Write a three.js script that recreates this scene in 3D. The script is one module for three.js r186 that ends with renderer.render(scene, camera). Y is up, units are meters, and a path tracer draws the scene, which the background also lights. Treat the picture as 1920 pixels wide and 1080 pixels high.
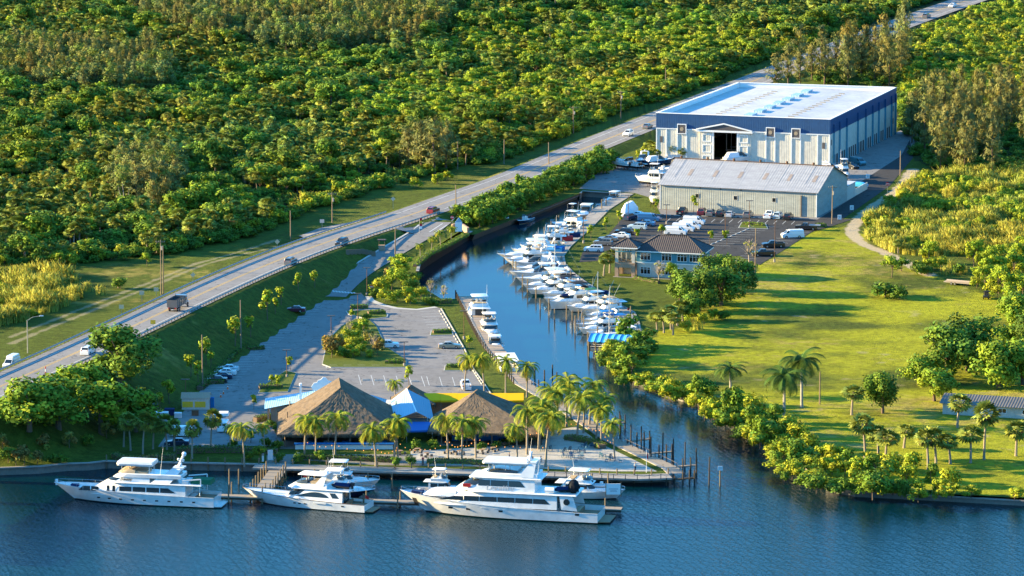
import * as THREE from 'three';
import { mergeGeometries, mergeVertices, toCreasedNormals } from 'three/addons/utils/BufferGeometryUtils.js';
import { FontLoader } from 'three/addons/loaders/FontLoader.js';
import { TextGeometry } from 'three/addons/geometries/TextGeometry.js';

// ---------------------------------------------------------------- camera, sky, sun, exposure
const scene = new THREE.Scene();
const F = 8640, CAMH = 193, PITCH = Math.atan(1540 / F);        // long lens on a drone, lens length in photo pixels
const camera = new THREE.PerspectiveCamera(2 * Math.atan(540 / F) * 180 / Math.PI, 16 / 9, 5, 30000);
camera.position.set(0, CAMH, 0);
camera.rotation.x = -PITCH;
scene.add(camera);
const renderer = new THREE.WebGLRenderer({ antialias: true });
renderer.setSize(1024, 576);
renderer.toneMapping = THREE.LinearToneMapping;
renderer.toneMappingExposure = 4.7;
renderer.shadowMap.enabled = true;

const SUN_EL = 14.8 * Math.PI / 180, SUN_AZ = 8.5 * Math.PI / 180;   // low sun, from the left and a little behind the place
const SUN = new THREE.Vector3(-Math.cos(SUN_AZ) * Math.cos(SUN_EL), Math.sin(SUN_EL), -Math.sin(SUN_AZ) * Math.cos(SUN_EL));
{
  const W = 512, H = 256, d = new Float32Array(W * H * 4), v = new THREE.Vector3();
  for (let j = 0; j < H; j++) for (let i = 0; i < W; i++) {
    const el = ((j + .5) / H - .5) * Math.PI, az = ((i + .5) / W - .5) * 2 * Math.PI;
    v.set(Math.cos(el) * Math.cos(az), Math.sin(el), Math.cos(el) * Math.sin(az));
    const up = Math.max(0, Math.sin(el)), t = Math.pow(up, .28), g = Math.max(0, v.dot(SUN));
    let r = .085 * (1 - t) + .022 * t, gg = .245 * (1 - t) + .135 * t, b = .38 * (1 - t) + .335 * t;
    const glow = Math.pow(g, 6) * .35 * Math.pow(1 - up, 3) + Math.pow(g, 60) * .6;
    r += glow * 1.0; gg += glow * .8; b += glow * .5;
    if (el < 0) { r = .10; gg = .13; b = .12; }
    const o = (j * W + i) * 4; d[o] = r; d[o + 1] = gg; d[o + 2] = b; d[o + 3] = 1;
  }
  const sky = new THREE.DataTexture(d, W, H, THREE.RGBAFormat, THREE.FloatType);
  sky.mapping = THREE.EquirectangularReflectionMapping; sky.magFilter = THREE.LinearFilter; sky.minFilter = THREE.LinearFilter;
  sky.wrapS = THREE.RepeatWrapping; sky.needsUpdate = true;
  scene.background = sky; scene.environment = sky;
}
const sun = new THREE.DirectionalLight(new THREE.Color(1, .785, .43), 5);
sun.castShadow = true; sun.shadow.radius = 1; sun.shadow.mapSize.set(4096, 4096);
sun.target.position.set(0, 0, -1150); sun.position.copy(SUN).multiplyScalar(900).add(sun.target.position);
Object.assign(sun.shadow.camera, { left: -600, right: 600, top: 400, bottom: -400, near: 10, far: 2500 });
scene.add(sun, sun.target);

// ---------------------------------------------------------------- helpers
function mulberry(a) { return () => { a |= 0; a = a + 0x6D2B79F5 | 0; let t = Math.imul(a ^ a >>> 15, 1 | a); t = t + Math.imul(t ^ t >>> 7, 61 | t) ^ t; return ((t ^ t >>> 14) >>> 0) / 4294967296; }; }
const R = mulberry(20240);
const rr = (a, b) => a + (b - a) * R(), pick = a => a[Math.floor(R() * a.length)];
const clamp = (x, a = 0, b = 1) => Math.min(b, Math.max(a, x)), lerp = (a, b, t) => a + (b - a) * t, smooth = (a, b, x) => { const t = clamp((x - a) / (b - a)); return t * t * (3 - 2 * t); };
const hash = (x, y, s) => { let h = Math.imul(x | 0, 374761393) + Math.imul(y | 0, 668265263) + Math.imul(s | 0, 974634777) | 0; h = Math.imul(h ^ h >>> 13, 1274126177); return ((h ^ h >>> 16) >>> 0) / 4294967296; };
function vnoise(x, y, s = 0, per = 0) {
  const xi = Math.floor(x), yi = Math.floor(y), fx = x - xi, fy = y - yi, u = fx * fx * (3 - 2 * fx), w = fy * fy * (3 - 2 * fy);
  const m = k => per ? ((k % per) + per) % per : k;
  const a = hash(m(xi), m(yi), s), b = hash(m(xi + 1), m(yi), s), c = hash(m(xi), m(yi + 1), s), d = hash(m(xi + 1), m(yi + 1), s);
  return lerp(lerp(a, b, u), lerp(c, d, u), w);
}
const fbm = (x, y, s = 0, o = 4) => { let v = 0, a = .5, t = 0; for (let k = 0; k < o; k++) { v += a * vnoise(x, y, s + k); t += a; a *= .5; x *= 2.03; y *= 2.03; } return v / t; };
// surveyed position: where the line of sight of photo point (u, v) meets the level y
const CP = Math.cos(PITCH), SP = Math.sin(PITCH);
function at(u, v, y = LAND) { const cx = (u - 960) / F, cy = (540 - v) / F, dy = cy * CP - SP, t = (CAMH - y) / -dy; return [cx * t, -(CP + cy * SP) * t]; }
const LAND = 1.5;
const inPoly = (x, z, P) => { let c = false; for (let i = 0, j = P.length - 1; i < P.length; j = i++) { const a = P[i], b = P[j]; if ((a[1] > z) !== (b[1] > z) && x < (b[0] - a[0]) * (z - a[1]) / (b[1] - a[1]) + a[0]) c = !c; } return c; };
function nearest(x, z, L) { // closest point on a polyline of [x, z, ...]: distance, index, fraction, point, side
  let best = { d: 1e9 };
  for (let i = 0; i + 1 < L.length; i++) {
    const a = L[i], b = L[i + 1], dx = b[0] - a[0], dz = b[1] - a[1], t = clamp(((x - a[0]) * dx + (z - a[1]) * dz) / (dx * dx + dz * dz)), px = a[0] + dx * t, pz = a[1] + dz * t, d = Math.hypot(x - px, z - pz);
    if (d < best.d) best = { d, i, t, px, pz, side: Math.sign(dx * (z - a[1]) - dz * (x - a[0])) };
  }
  return best;
}
const V3 = (x, y, z) => new THREE.Vector3(x, y, z);
class MB { // collects faces; build() makes one named mesh
  constructor() { this.p = []; this.c = null; this.col = null; }
  tint(r, g, b) { this.c ??= new Array(this.p.length).fill(1); this.col = [r, g, b]; return this; }
  tri(a, b, c) { this.p.push(...a, ...b, ...c); if (this.c) for (let k = 0; k < 3; k++) this.c.push(...this.col); return this; }
  quad(a, b, c, d) { return this.tri(a, b, c).tri(a, c, d); }
  box(x0, x1, y0, y1, z0, z1) {
    const A = [x0, y0, z0], B = [x1, y0, z0], C = [x1, y0, z1], D = [x0, y0, z1], E = [x0, y1, z0], G = [x1, y1, z0], H = [x1, y1, z1], I = [x0, y1, z1];
    return this.quad(A, B, C, D).quad(I, H, G, E).quad(D, C, H, I).quad(B, A, E, G).quad(A, D, I, E).quad(C, B, G, H);
  }
  cbox(x, y, z, sx, sy, sz) { return this.box(x - sx / 2, x + sx / 2, y, y + sy, z - sz / 2, z + sz / 2); }
  rbox(x0, x1, y0, y1, z0, z1, r = .08) { // box with chamfered vertical and top edges
    const o = (k, y) => { const X0 = x0 + k, X1 = x1 - k, Z0 = z0 + k, Z1 = z1 - k; const q = r; return [[X0 + q, y, Z0], [X1 - q, y, Z0], [X1, y, Z0 + q], [X1, y, Z1 - q], [X1 - q, y, Z1], [X0 + q, y, Z1], [X0, y, Z1 - q], [X0, y, Z0 + q]]; };
    return this.stack([o(0, y0), o(0, y1 - r), o(r * .8, y1)], true);
  }
  stack(rings, cap = true, capBottom = false) { // closed rings, counted clockwise seen from above (x right, z down)
    for (let k = 0; k + 1 < rings.length; k++) { const a = rings[k], b = rings[k + 1], n = a.length; for (let i = 0; i < n; i++) { const j = (i + 1) % n; this.quad(a[j], a[i], b[i], b[j]); } }
    if (cap) this.cap(rings[rings.length - 1], true);
    if (capBottom) this.cap(rings[0], false);
    return this;
  }
  cap(ring, up = true) {
    const f = THREE.ShapeUtils.triangulateShape(ring.map(p => new THREE.Vector2(p[0], p[2])), []);
    for (const [a, b, c] of f) { const A = ring[a], B = ring[b], C = ring[c], cr = (B[0] - A[0]) * (C[2] - A[2]) - (B[2] - A[2]) * (C[0] - A[0]); (cr < 0) === up ? this.tri(A, B, C) : this.tri(A, C, B); }
    return this;
  }
  prism(poly, y0, y1) { // poly [[x, z]], vertical sides
    let s = 0; for (let i = 0; i < poly.length; i++) { const a = poly[i], b = poly[(i + 1) % poly.length]; s += a[0] * b[1] - b[0] * a[1]; }
    const P = s > 0 ? poly : [...poly].reverse();
    return this.stack([P.map(p => [p[0], y0, p[1]]), P.map(p => [p[0], y1, p[1]])]);
  }
  sheet(poly, y) { return this.cap(poly.map(p => [p[0], typeof y === 'function' ? y(p[0], p[1]) : y, p[1]])); }
  cyl(x, z, y0, y1, r0, r1 = r0, n = 8) {
    const ring = (r, y) => Array.from({ length: n }, (_, i) => [x + r * Math.cos(i / n * 2 * Math.PI), y, z + r * Math.sin(i / n * 2 * Math.PI)]);
    return this.stack([ring(r0, y0), ring(r1, y1)]);
  }
  tube(pts, rad, n = 6) {
    const P = pts.map(p => V3(...p)), rings = [];
    for (let i = 0; i < P.length; i++) {
      const t = (P[Math.min(i + 1, P.length - 1)].clone()).sub(P[Math.max(0, i - 1)]).normalize(), u = (Math.abs(t.y) > .9 ? V3(1, 0, 0) : V3(0, 1, 0)).cross(t).normalize(), w = t.clone().cross(u), r = Array.isArray(rad) ? rad[i] : rad;
      rings.push(Array.from({ length: n }, (_, k) => { const a = k / n * 2 * Math.PI; return P[i].clone().addScaledVector(u, r * Math.cos(a)).addScaledVector(w, r * Math.sin(a)).toArray(); }));
    }
    for (let k = 0; k + 1 < rings.length; k++) for (let i = 0; i < n; i++) { const j = (i + 1) % n; this.quad(rings[k][i], rings[k][j], rings[k + 1][j], rings[k + 1][i]); }
    const e = rings[rings.length - 1], s = rings[0];
    for (let i = 1; i + 1 < n; i++) this.tri(e[0], e[i], e[i + 1]).tri(s[0], s[i + 1], s[i]);
    return this;
  }
  beam(a, b, w, h = w) { // square bar from a to b
    const A = V3(...a), B = V3(...b), t = B.clone().sub(A).normalize(), u = (Math.abs(t.y) > .95 ? V3(1, 0, 0) : V3(0, 1, 0)).cross(t).normalize().multiplyScalar(w / 2), v = t.clone().cross(u).normalize().multiplyScalar(h / 2);
    const c = (P, i, j) => P.clone().addScaledVector(u, i).addScaledVector(v, j).toArray();
    const a4 = [c(A, -1, -1), c(A, 1, -1), c(A, 1, 1), c(A, -1, 1)], b4 = [c(B, -1, -1), c(B, 1, -1), c(B, 1, 1), c(B, -1, 1)];
    for (let i = 0; i < 4; i++) { const j = (i + 1) % 4; this.quad(a4[i], a4[j], b4[j], b4[i]); }
    return this.quad(a4[3], a4[2], a4[1], a4[0]).quad(b4[0], b4[1], b4[2], b4[3]);
  }
  grid(rows, flip = false) { for (let i = 0; i + 1 < rows.length; i++) for (let j = 0; j + 1 < rows[i].length; j++) { const a = rows[i][j], b = rows[i][j + 1], c = rows[i + 1][j + 1], d = rows[i + 1][j]; flip ? this.quad(a, d, c, b) : this.quad(a, b, c, d); } return this; }
  ball(x, y, z, rx, ry = rx, rz = rx, n = 8, m = 5) { const rows = []; for (let i = 0; i <= m; i++) { const f = -Math.PI / 2 + Math.PI * i / m; rows.push(Array.from({ length: n + 1 }, (_, k) => [x + rx * Math.cos(f) * Math.cos(k / n * 2 * Math.PI), y + ry * Math.sin(f), z + rz * Math.cos(f) * Math.sin(k / n * 2 * Math.PI)])); } return this.grid(rows, true); }
  geometry(crease) {
    let g = new THREE.BufferGeometry(); g.setAttribute('position', new THREE.Float32BufferAttribute(this.p, 3));
    if (this.c) g.setAttribute('color', new THREE.Float32BufferAttribute(this.c, 3));
    if (crease) g = toCreasedNormals(g, crease); else g.computeVertexNormals();
    const n = g.attributes.normal, p = g.attributes.position, uv = new Float32Array(p.count * 2);
    for (let i = 0; i < p.count; i += 3) {
      const ax = Math.abs(n.getX(i)), ay = Math.abs(n.getY(i)), az = Math.abs(n.getZ(i));
      for (let k = i; k < i + 3; k++) { const x = p.getX(k), y = p.getY(k), z = p.getZ(k); const q = ay >= ax && ay >= az ? [x, z] : ax > az ? [z, y] : [x, y]; uv[2 * k] = q[0]; uv[2 * k + 1] = q[1]; }
    }
    g.setAttribute('uv', new THREE.BufferAttribute(uv, 2));
    return g;
  }
  build(name, mat, parent, crease) { return put(name, this.geometry(crease), mat, parent); }
}
const taken = {};
const numbered = n => { const k = taken[n] = (taken[n] ?? -1) + 1; return k ? `${n}_${String(k).padStart(3, '0')}` : n; };
function put(name, geometry, mat, parent = scene) {
  const m = new THREE.Mesh(geometry, mat); m.castShadow = m.receiveShadow = true;
  m.name = parent === scene ? numbered(name) : name; parent.add(m); return m;
}
function thing(name, label, category, [x, y, z] = [0, 0, 0], turn = 0, group) {
  const o = new THREE.Group(); o.name = numbered(name); scene.add(o); o.position.set(x, y, z); o.rotation.y = turn;
  o.userData = { label, category }; if (group) o.userData.group = group; return o;
}
function tag(o, label, category, group, kind) { o.userData = { ...o.userData, label, category }; if (group) o.userData.group = group; if (kind) o.userData.kind = kind; return o; }
const struct = (o, label) => { o.userData.kind = 'structure'; o.userData.label = label; o.userData.category = o.name.replace(/_\d+$/, '').replace(/_/g, ' ').split(' ').slice(-2).join(' '); return o; };
function copyOf(o, label, [x, y, z], turn = o.rotation.y, group, scale) { const c = o.clone(); c.name = numbered(o.name.replace(/_\d{3}$/, '')); c.userData = { ...o.userData, label }; if (group) c.userData.group = group; scene.add(c); c.position.set(x, y, z); c.rotation.y = turn; if (scale) c.scale.setScalar(scale); return c; }

// ---------------------------------------------------------------- materials
function tex(n, fn, srgb = false, rx = 1, ry = rx) { // repeating grey or colour texture, fn(x, y) in cells 0..1
  const d = new Uint8Array(n * n * 4);
  for (let j = 0; j < n; j++) for (let i = 0; i < n; i++) { const v = fn(i / n, j / n), o = (j * n + i) * 4; const a = Array.isArray(v) ? v : [v, v, v]; for (let k = 0; k < 3; k++) d[o + k] = clamp(a[k]) * 255; d[o + 3] = 255; }
  const t = new THREE.DataTexture(d, n, n); t.wrapS = t.wrapT = THREE.RepeatWrapping; t.magFilter = THREE.LinearFilter; t.minFilter = THREE.LinearMipmapLinearFilter; t.generateMipmaps = true;
  if (srgb) t.colorSpace = THREE.SRGBColorSpace; t.repeat.set(rx, ry); t.needsUpdate = true; return t;
}
const rep = (t, x, y = x) => { const c = t.clone(); c.repeat.set(x, y); c.needsUpdate = true; return c; };
const tfbm = (x, y, p, s) => (vnoise(x * p, y * p, s, p) + .5 * vnoise(x * p * 2, y * p * 2, s + 1, p * 2) + .25 * vnoise(x * p * 4, y * p * 4, s + 2, p * 4) + .125 * vnoise(x * p * 8, y * p * 8, s + 3, p * 8)) / 1.875;
const T_grain = tex(256, (x, y) => .72 + .28 * tfbm(x, y, 16, 3) + .12 * (tfbm(x, y, 4, 9) - .5));
const T_patch = tex(512, (x, y) => .5 + .5 * clamp(.25 + .6 * tfbm(x, y, 5, 21) + .55 * (tfbm(x, y, 24, 31) - .35)));
const T_asph = tex(1024, (x, y) => { const c = Math.abs(tfbm(x, y, 7, 41) - .5), k = Math.abs(tfbm(x + .3, y, 11, 47) - .5), crack = smooth(.012, .003, c) * .35 + smooth(.009, .002, k) * .25, stain = smooth(.66, .78, vnoise(x * 34, y * 34, 51, 34)) * .07, big = tfbm(x, y, 3, 55); return clamp(.70 + .2 * big + .16 * (tfbm(x, y, 40, 57) - .5) + .08 * (hash(x * 1024, y * 1024, 2) - .5) - crack - stain); });
const T_rough = tex(256, (x, y) => tfbm(x, y, 32, 5));
const std = (r, g, b, rough = .8, o = {}) => { const m = rough > .84 ? new THREE.MeshPhysicalMaterial({ roughness: rough, specularIntensity: .2, ...o }) : new THREE.MeshStandardMaterial({ roughness: rough, ...o }); m.color.setRGB(r, g, b); return m; };
const phy = (r, g, b, rough = .4, o = {}) => { const m = new THREE.MeshPhysicalMaterial({ roughness: rough, ...o }); m.color.setRGB(r, g, b); return m; };
const asphS = rep(T_asph, 1 / 42), grainS = rep(T_grain, .35), patchS = rep(T_patch, .06), patchM = rep(T_patch, .15), roughS = rep(T_rough, .5);
const ribs = (per) => tex(64, x => { const t = (x * 1) % 1; return t < .25 ? smooth(0, .25, t) : t < .5 ? 1 : t < .75 ? 1 - smooth(.5, .75, t) : 0; }, false, 1 / per, 1 / per);
const MAT = {
  gel: phy(.80, .80, .77, .28, { clearcoat: .5, map: rep(T_grain, .08) }), gelDeck: std(.74, .73, .69, .55, { map: rep(T_grain, .2) }), gelGrey: phy(.50, .52, .53, .35), navy: phy(.012, .02, .05, .2, { clearcoat: .6 }),
  glass: phy(.012, .018, .022, .06, { clearcoat: .3 }), glassGrey: phy(.05, .065, .07, .1), boot: std(.012, .014, .02, .5), redBoot: std(.10, .02, .015, .6), teal: std(.01, .10, .11, .5),
  teak: std(.28, .17, .09, .75, { map: grainS }), chrome: std(.62, .62, .62, .22, { metalness: 1 }), black: std(.014, .014, .015, .55), rubber: std(.02, .02, .02, .9), rope: std(.45, .40, .30, .95),
  cvBlue: std(.015, .16, .42, .85, { map: grainS }), cvSky: std(.03, .34, .62, .8, { map: grainS }), cvNavy: std(.015, .03, .09, .9, { map: grainS }), cvTan: std(.42, .33, .22, .9, { map: grainS }), cvWhite: std(.74, .73, .70, .85, { map: grainS }), cvBlack: std(.016, .018, .022, .85), cvRed: std(.42, .03, .03, .85), cvGreen: std(.02, .12, .06, .85), wrap: std(.82, .82, .84, .5, { bumpMap: roughS, bumpScale: .08 }),
  orange: std(.75, .12, .02, .6), red: std(.45, .02, .02, .45), yellow: std(.72, .42, .02, .6), white: std(.78, .78, .76, .55), skin: std(.45, .26, .18, .7),
  wood: std(.24, .18, .125, .9, { map: rep(T_grain, .5), bumpMap: roughS, bumpScale: .02 }), pile: std(.20, .155, .10, .95, { map: rep(T_grain, .9) }), pileDark: std(.075, .06, .045, .95, { map: rep(T_grain, .9) }), dock: std(.30, .25, .195, .9, { map: rep(T_grain, .9) }),
  concrete: std(.33, .30, .265, .9, { map: patchM, bumpMap: roughS, bumpScale: .01 }), concDark: std(.23, .21, .18, .95, { map: patchM }), paver: std(.38, .29, .215, .9, { map: patchM }), curb: std(.46, .44, .40, .9, { map: grainS }),
  asphaltOld: std(.245, .23, .22, .95, { map: asphS, bumpMap: roughS, bumpScale: .015 }), asphalt: std(.105, .095, .09, .95, { map: asphS, bumpMap: roughS, bumpScale: .012 }), asphaltNew: std(.06, .058, .058, .92, { map: asphS }), road: std(.27, .255, .245, .93, { map: asphS, bumpMap: roughS, bumpScale: .01 }),
  lineWhite: std(.52, .52, .50, .8, { map: rep(T_patch, .4) }), lineYellow: std(.55, .33, .05, .8, { map: rep(T_patch, .4) }), sheetpile: std(.085, .045, .03, .9, { map: patchM, bumpMap: ribs(.9), bumpScale: .25 }),
  steel: std(.30, .30, .29, .5, { metalness: .6, map: grainS }), galv: std(.36, .35, .33, .5, { metalness: .4, map: grainS }), rust: std(.16, .09, .055, .85, { map: grainS }), aluminium: std(.55, .56, .57, .4, { metalness: .7 }),
  thatch: std(.235, .185, .135, 1, { map: rep(T_grain, .7), bumpMap: rep(T_rough, 1.2), bumpScale: .12, vertexColors: true }), metalBlue: std(.035, .19, .30, .45, { bumpMap: ribs(.45), bumpScale: .03 }), metalSky: std(.25, .41, .52, .45, { bumpMap: ribs(.45), bumpScale: .03 }), tarpBlue: std(.012, .10, .34, .7), awningYellow: std(.88, .44, .01, .86),
  blueWall: std(.006, .068, .19, .55, { bumpMap: ribs(.5), bumpScale: .015, map: rep(T_grain, .1) }), creamWall: std(.70, .66, .55, .6, { bumpMap: ribs(.5), bumpScale: .012, map: rep(T_grain, .1) }), trim: std(.80, .80, .77, .5), roofWhite: std(.50, .50, .51, .55, { map: rep(T_patch, .05), bumpMap: ribs(.6), bumpScale: .012 }), doorDark: std(.10, .085, .075, .7), gable: std(.085, .075, .075, .7),
  shedWall: std(.38, .40, .355, .65, { bumpMap: ribs(.6), bumpScale: .015, map: rep(T_patch, .09, .3) }), shedRoof: std(.36, .35, .345, .5, { map: rep(T_patch, .1, .25), bumpMap: ribs(.7), bumpScale: .02 }), roofDull: std(.12, .105, .09, .6, { map: rep(T_patch, .2) }), rustPanel: std(.30, .24, .2, .8, { map: patchM }),
  stucco: std(.60, .56, .48, .9, { map: grainS }), stuccoBlue: std(.10, .30, .38, .85, { map: grainS }), tan: std(.42, .29, .20, .9, { map: grainS }), tileRoof: std(.05, .040, .042, .8, { map: rep(T_patch, .25), bumpMap: ribs(.5), bumpScale: .1 }), interior: std(.05, .045, .04, .9), interiorWarm: std(.25, .19, .14, .9),
  sand: std(.46, .42, .36, .97, { map: patchM, bumpMap: roughS, bumpScale: .03 }), adirondack: std(.012, .085, .15, .6), tyre: std(.016, .016, .017, .9), rim: std(.45, .45, .46, .35, { metalness: .8 }), tail: std(.30, .012, .012, .3), lamp: phy(.75, .77, .8, .15, { clearcoat: 1 }), plate: std(.6, .6, .6, .6),
  bark: std(.16, .115, .08, .97, { map: grainS }), palmTrunk: std(.30, .25, .19, .95, { map: rep(T_grain, .8) }), royalTrunk: std(.36, .33, .28, .85, { map: grainS }), deadwood: std(.34, .28, .22, .95),
};

const islandMat = std(.10, .125, .02, .97, { map: rep(T_grain, .5), bumpMap: roughS, bumpScale: .06 });

// ---------------------------------------------------------------- terrain: land outline, road levels
const lv = (L, y = LAND) => L.map(p => { const [x, z] = at(p[0], p[1], p[2] ?? y); return [x, z, p[2] ?? y]; });
const SH = { // shore lines, each from photo points on the wall top (or the waterline where a third number 0 is given)
  west: lv([[-3000, 960], [-400, 890], [0, 877], [75, 874], [125, 869], [165, 868], [200, 864]]),
  front: lv([[200, 864], [480, 870], [760, 878], [1045, 886], [1200, 891], [1253, 889]]),
  slip: lv([[1253, 889], [1243, 879], [1131, 825], [1092, 798], [1030, 757], [966, 720]]),
  quayWest: lv([[966, 720], [908, 651], [857, 556]]),
  islet: lv([[857, 556], [848, 572], [832, 563], [808, 548], [790, 538], [781, 528, 0]]),
  tallWall: lv([[781, 528, 0], [786, 511, 0], [801, 499, 0], [882, 448, 0]]),
  mangrove: lv([[882, 448, 0], [890, 440], [937, 421], [983, 404], [1087, 363]]),
  head: lv([[1087, 363], [1092, 358], [1187, 364]]),
  quayEast: lv([[1187, 364], [1142, 393], [1112, 424], [1070, 462], [1057, 480], [1060, 496], [1078, 514], [1100, 530], [1118, 542], [1135, 556], [1165, 572], [1190, 586], [1198, 605], [1203, 625], [1214, 650]]),
  east: lv([[1214, 650], [1196, 668], [1183, 690], [1186, 703], [1219, 716], [1279, 740], [1318, 747], [1346, 768], [1413, 800], [1453, 820], [1496, 852], [1528, 883], [1552, 907], [1603, 917], [1760, 925], [1920, 934], [2300, 950], [4500, 1010]]),
};
const SHORE = Object.values(SH).reduce((a, s) => a.concat(a.length ? s.slice(1) : s), []);
const OUT = [...SHORE.map(p => [p[0], p[1]]), [9000, SHORE[SHORE.length - 1][1]], [9000, -26000], [-9000, -26000], [-9000, SHORE[0][1]]];
function resample(L, step) { // smooth line through [x, z, y] points, every step metres
  const c = new THREE.CatmullRomCurve3(L.map(p => V3(p[0], p[2], p[1])), false, 'centripetal'), n = Math.max(2, Math.round(c.getLength() / step));
  return c.getSpacedPoints(n).map(p => [p.x, p.z, p.y]);
}
const offset = (L, d) => L.map((p, i) => { const a = L[Math.max(0, i - 1)], b = L[Math.min(L.length - 1, i + 1)], dx = b[0] - a[0], dz = b[1] - a[1], l = Math.hypot(dx, dz); return [p[0] - dz / l * d, p[1] + dx / l * d, p[2]]; });
const ROAD = resample(lv([[-420, 925, 11.6], [-200, 815, 11.3], [0, 725, 10.5], [154, 656, 9.8], [261, 606, 9], [362, 558, 8.2], [441, 522, 7.4], [519, 489, 6.5], [579, 466, 5.8], [660, 438, 5], [757, 407, 4.3], [856, 372, 3.8], [955, 337, 3.3], [1074, 287, 2.9], [1225, 226, 2.7], [1425, 147, 2.6], [1680, 48, 2.6], [1840, -8, 2.6], [2080, -80, 2.6]]), 6);
const SIDE = resample(lv([[622, 556, 1.65], [648, 530, 2.0], [676, 508, 2.6], [712, 486, 3.1], [752, 462, 3.5], [794, 437, 3.9], [822, 416, 4.05]]), 4);
const RIDGE = resample(lv([[768, 512, 2.4], [797, 486, 3.3], [840, 460, 3.6], [884, 434, 3.7]]), 4);
const HALF = 6.3;
const lineUp = (x, z, L, half, slope) => { const n = nearest(x, z, L), e = lerp(L[n.i][2], L[n.i + 1][2], n.t); return e - .1 - Math.max(0, n.d - half) / slope; };
const roadBox = [-190, 260, -1760, -780];
function gy(x, z) {
  let h = LAND;
  if (x > -420 && x < 320 && z > -2000 && z < -700) {
    h = Math.max(h, lineUp(x, z, ROAD, HALF + 1.2, 1.9));
    if (x < 10 && z < -960 && z > -1260) h = Math.max(h, lineUp(x, z, SIDE, 4.6, 1.9), lineUp(x, z, RIDGE, 3.0, 1.9));
  }
  if (x < -55 && z > -935 && h > LAND) h = Math.min(h, LAND + Math.max(0, nearest(x, z, SH.west).d - 2) / 1.7);
  return h;
}
function G(u, v) { let y = LAND, p; for (let k = 0; k < 12; k++) { p = at(u, v, y); y = lerp(y, gy(p[0], p[1]), .8); } return [p[0], y, p[1]]; }
const Gxz = L => L.map(p => { const q = G(p[0], p[1]); return [q[0], q[2]]; });

// regions by photo point, used for ground colour and planting
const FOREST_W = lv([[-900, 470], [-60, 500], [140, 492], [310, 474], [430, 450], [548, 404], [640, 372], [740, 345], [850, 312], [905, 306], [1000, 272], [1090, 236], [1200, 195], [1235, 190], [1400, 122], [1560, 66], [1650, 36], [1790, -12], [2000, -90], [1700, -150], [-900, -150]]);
const FOREST_E = lv([[1700, 262], [1672, 190], [1480, 140], [1600, 85], [1700, 62], [1830, 14], [2100, -60], [2600, -60], [2600, 330], [1930, 330], [1790, 330], [1715, 300]]);
const FIELD = lv([[1424, 497], [1475, 465], [1525, 434], [1600, 420], [1640, 468], [1700, 500], [1830, 545], [1960, 600], [1960, 935], [1560, 905], [1500, 850], [1346, 766], [1184, 690], [1215, 650], [1240, 620], [1400, 540]]);
const REED_E = lv([[1622, 452], [1625, 402], [1680, 372], [1700, 340], [1790, 330], [1960, 322], [1960, 520], [1860, 500], [1780, 480], [1700, 478], [1650, 468]]);
const REED_W = lv([[-60, 632], [-60, 512], [60, 505], [140, 520], [150, 560], [90, 588], [30, 604]]);
const TRAIL = lv([[1712, 318], [1694, 345], [1668, 368], [1632, 392], [1604, 418], [1598, 436], [1620, 458], [1655, 472], [1690, 488], [1745, 516]]);
const TRACKS = [lv([[20, 640], [180, 575], [300, 526], [370, 497], [420, 482], [520, 458]], 2), lv([[20, 628], [170, 568], [295, 520], [370, 490], [430, 474], [520, 446]], 2)];
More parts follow.
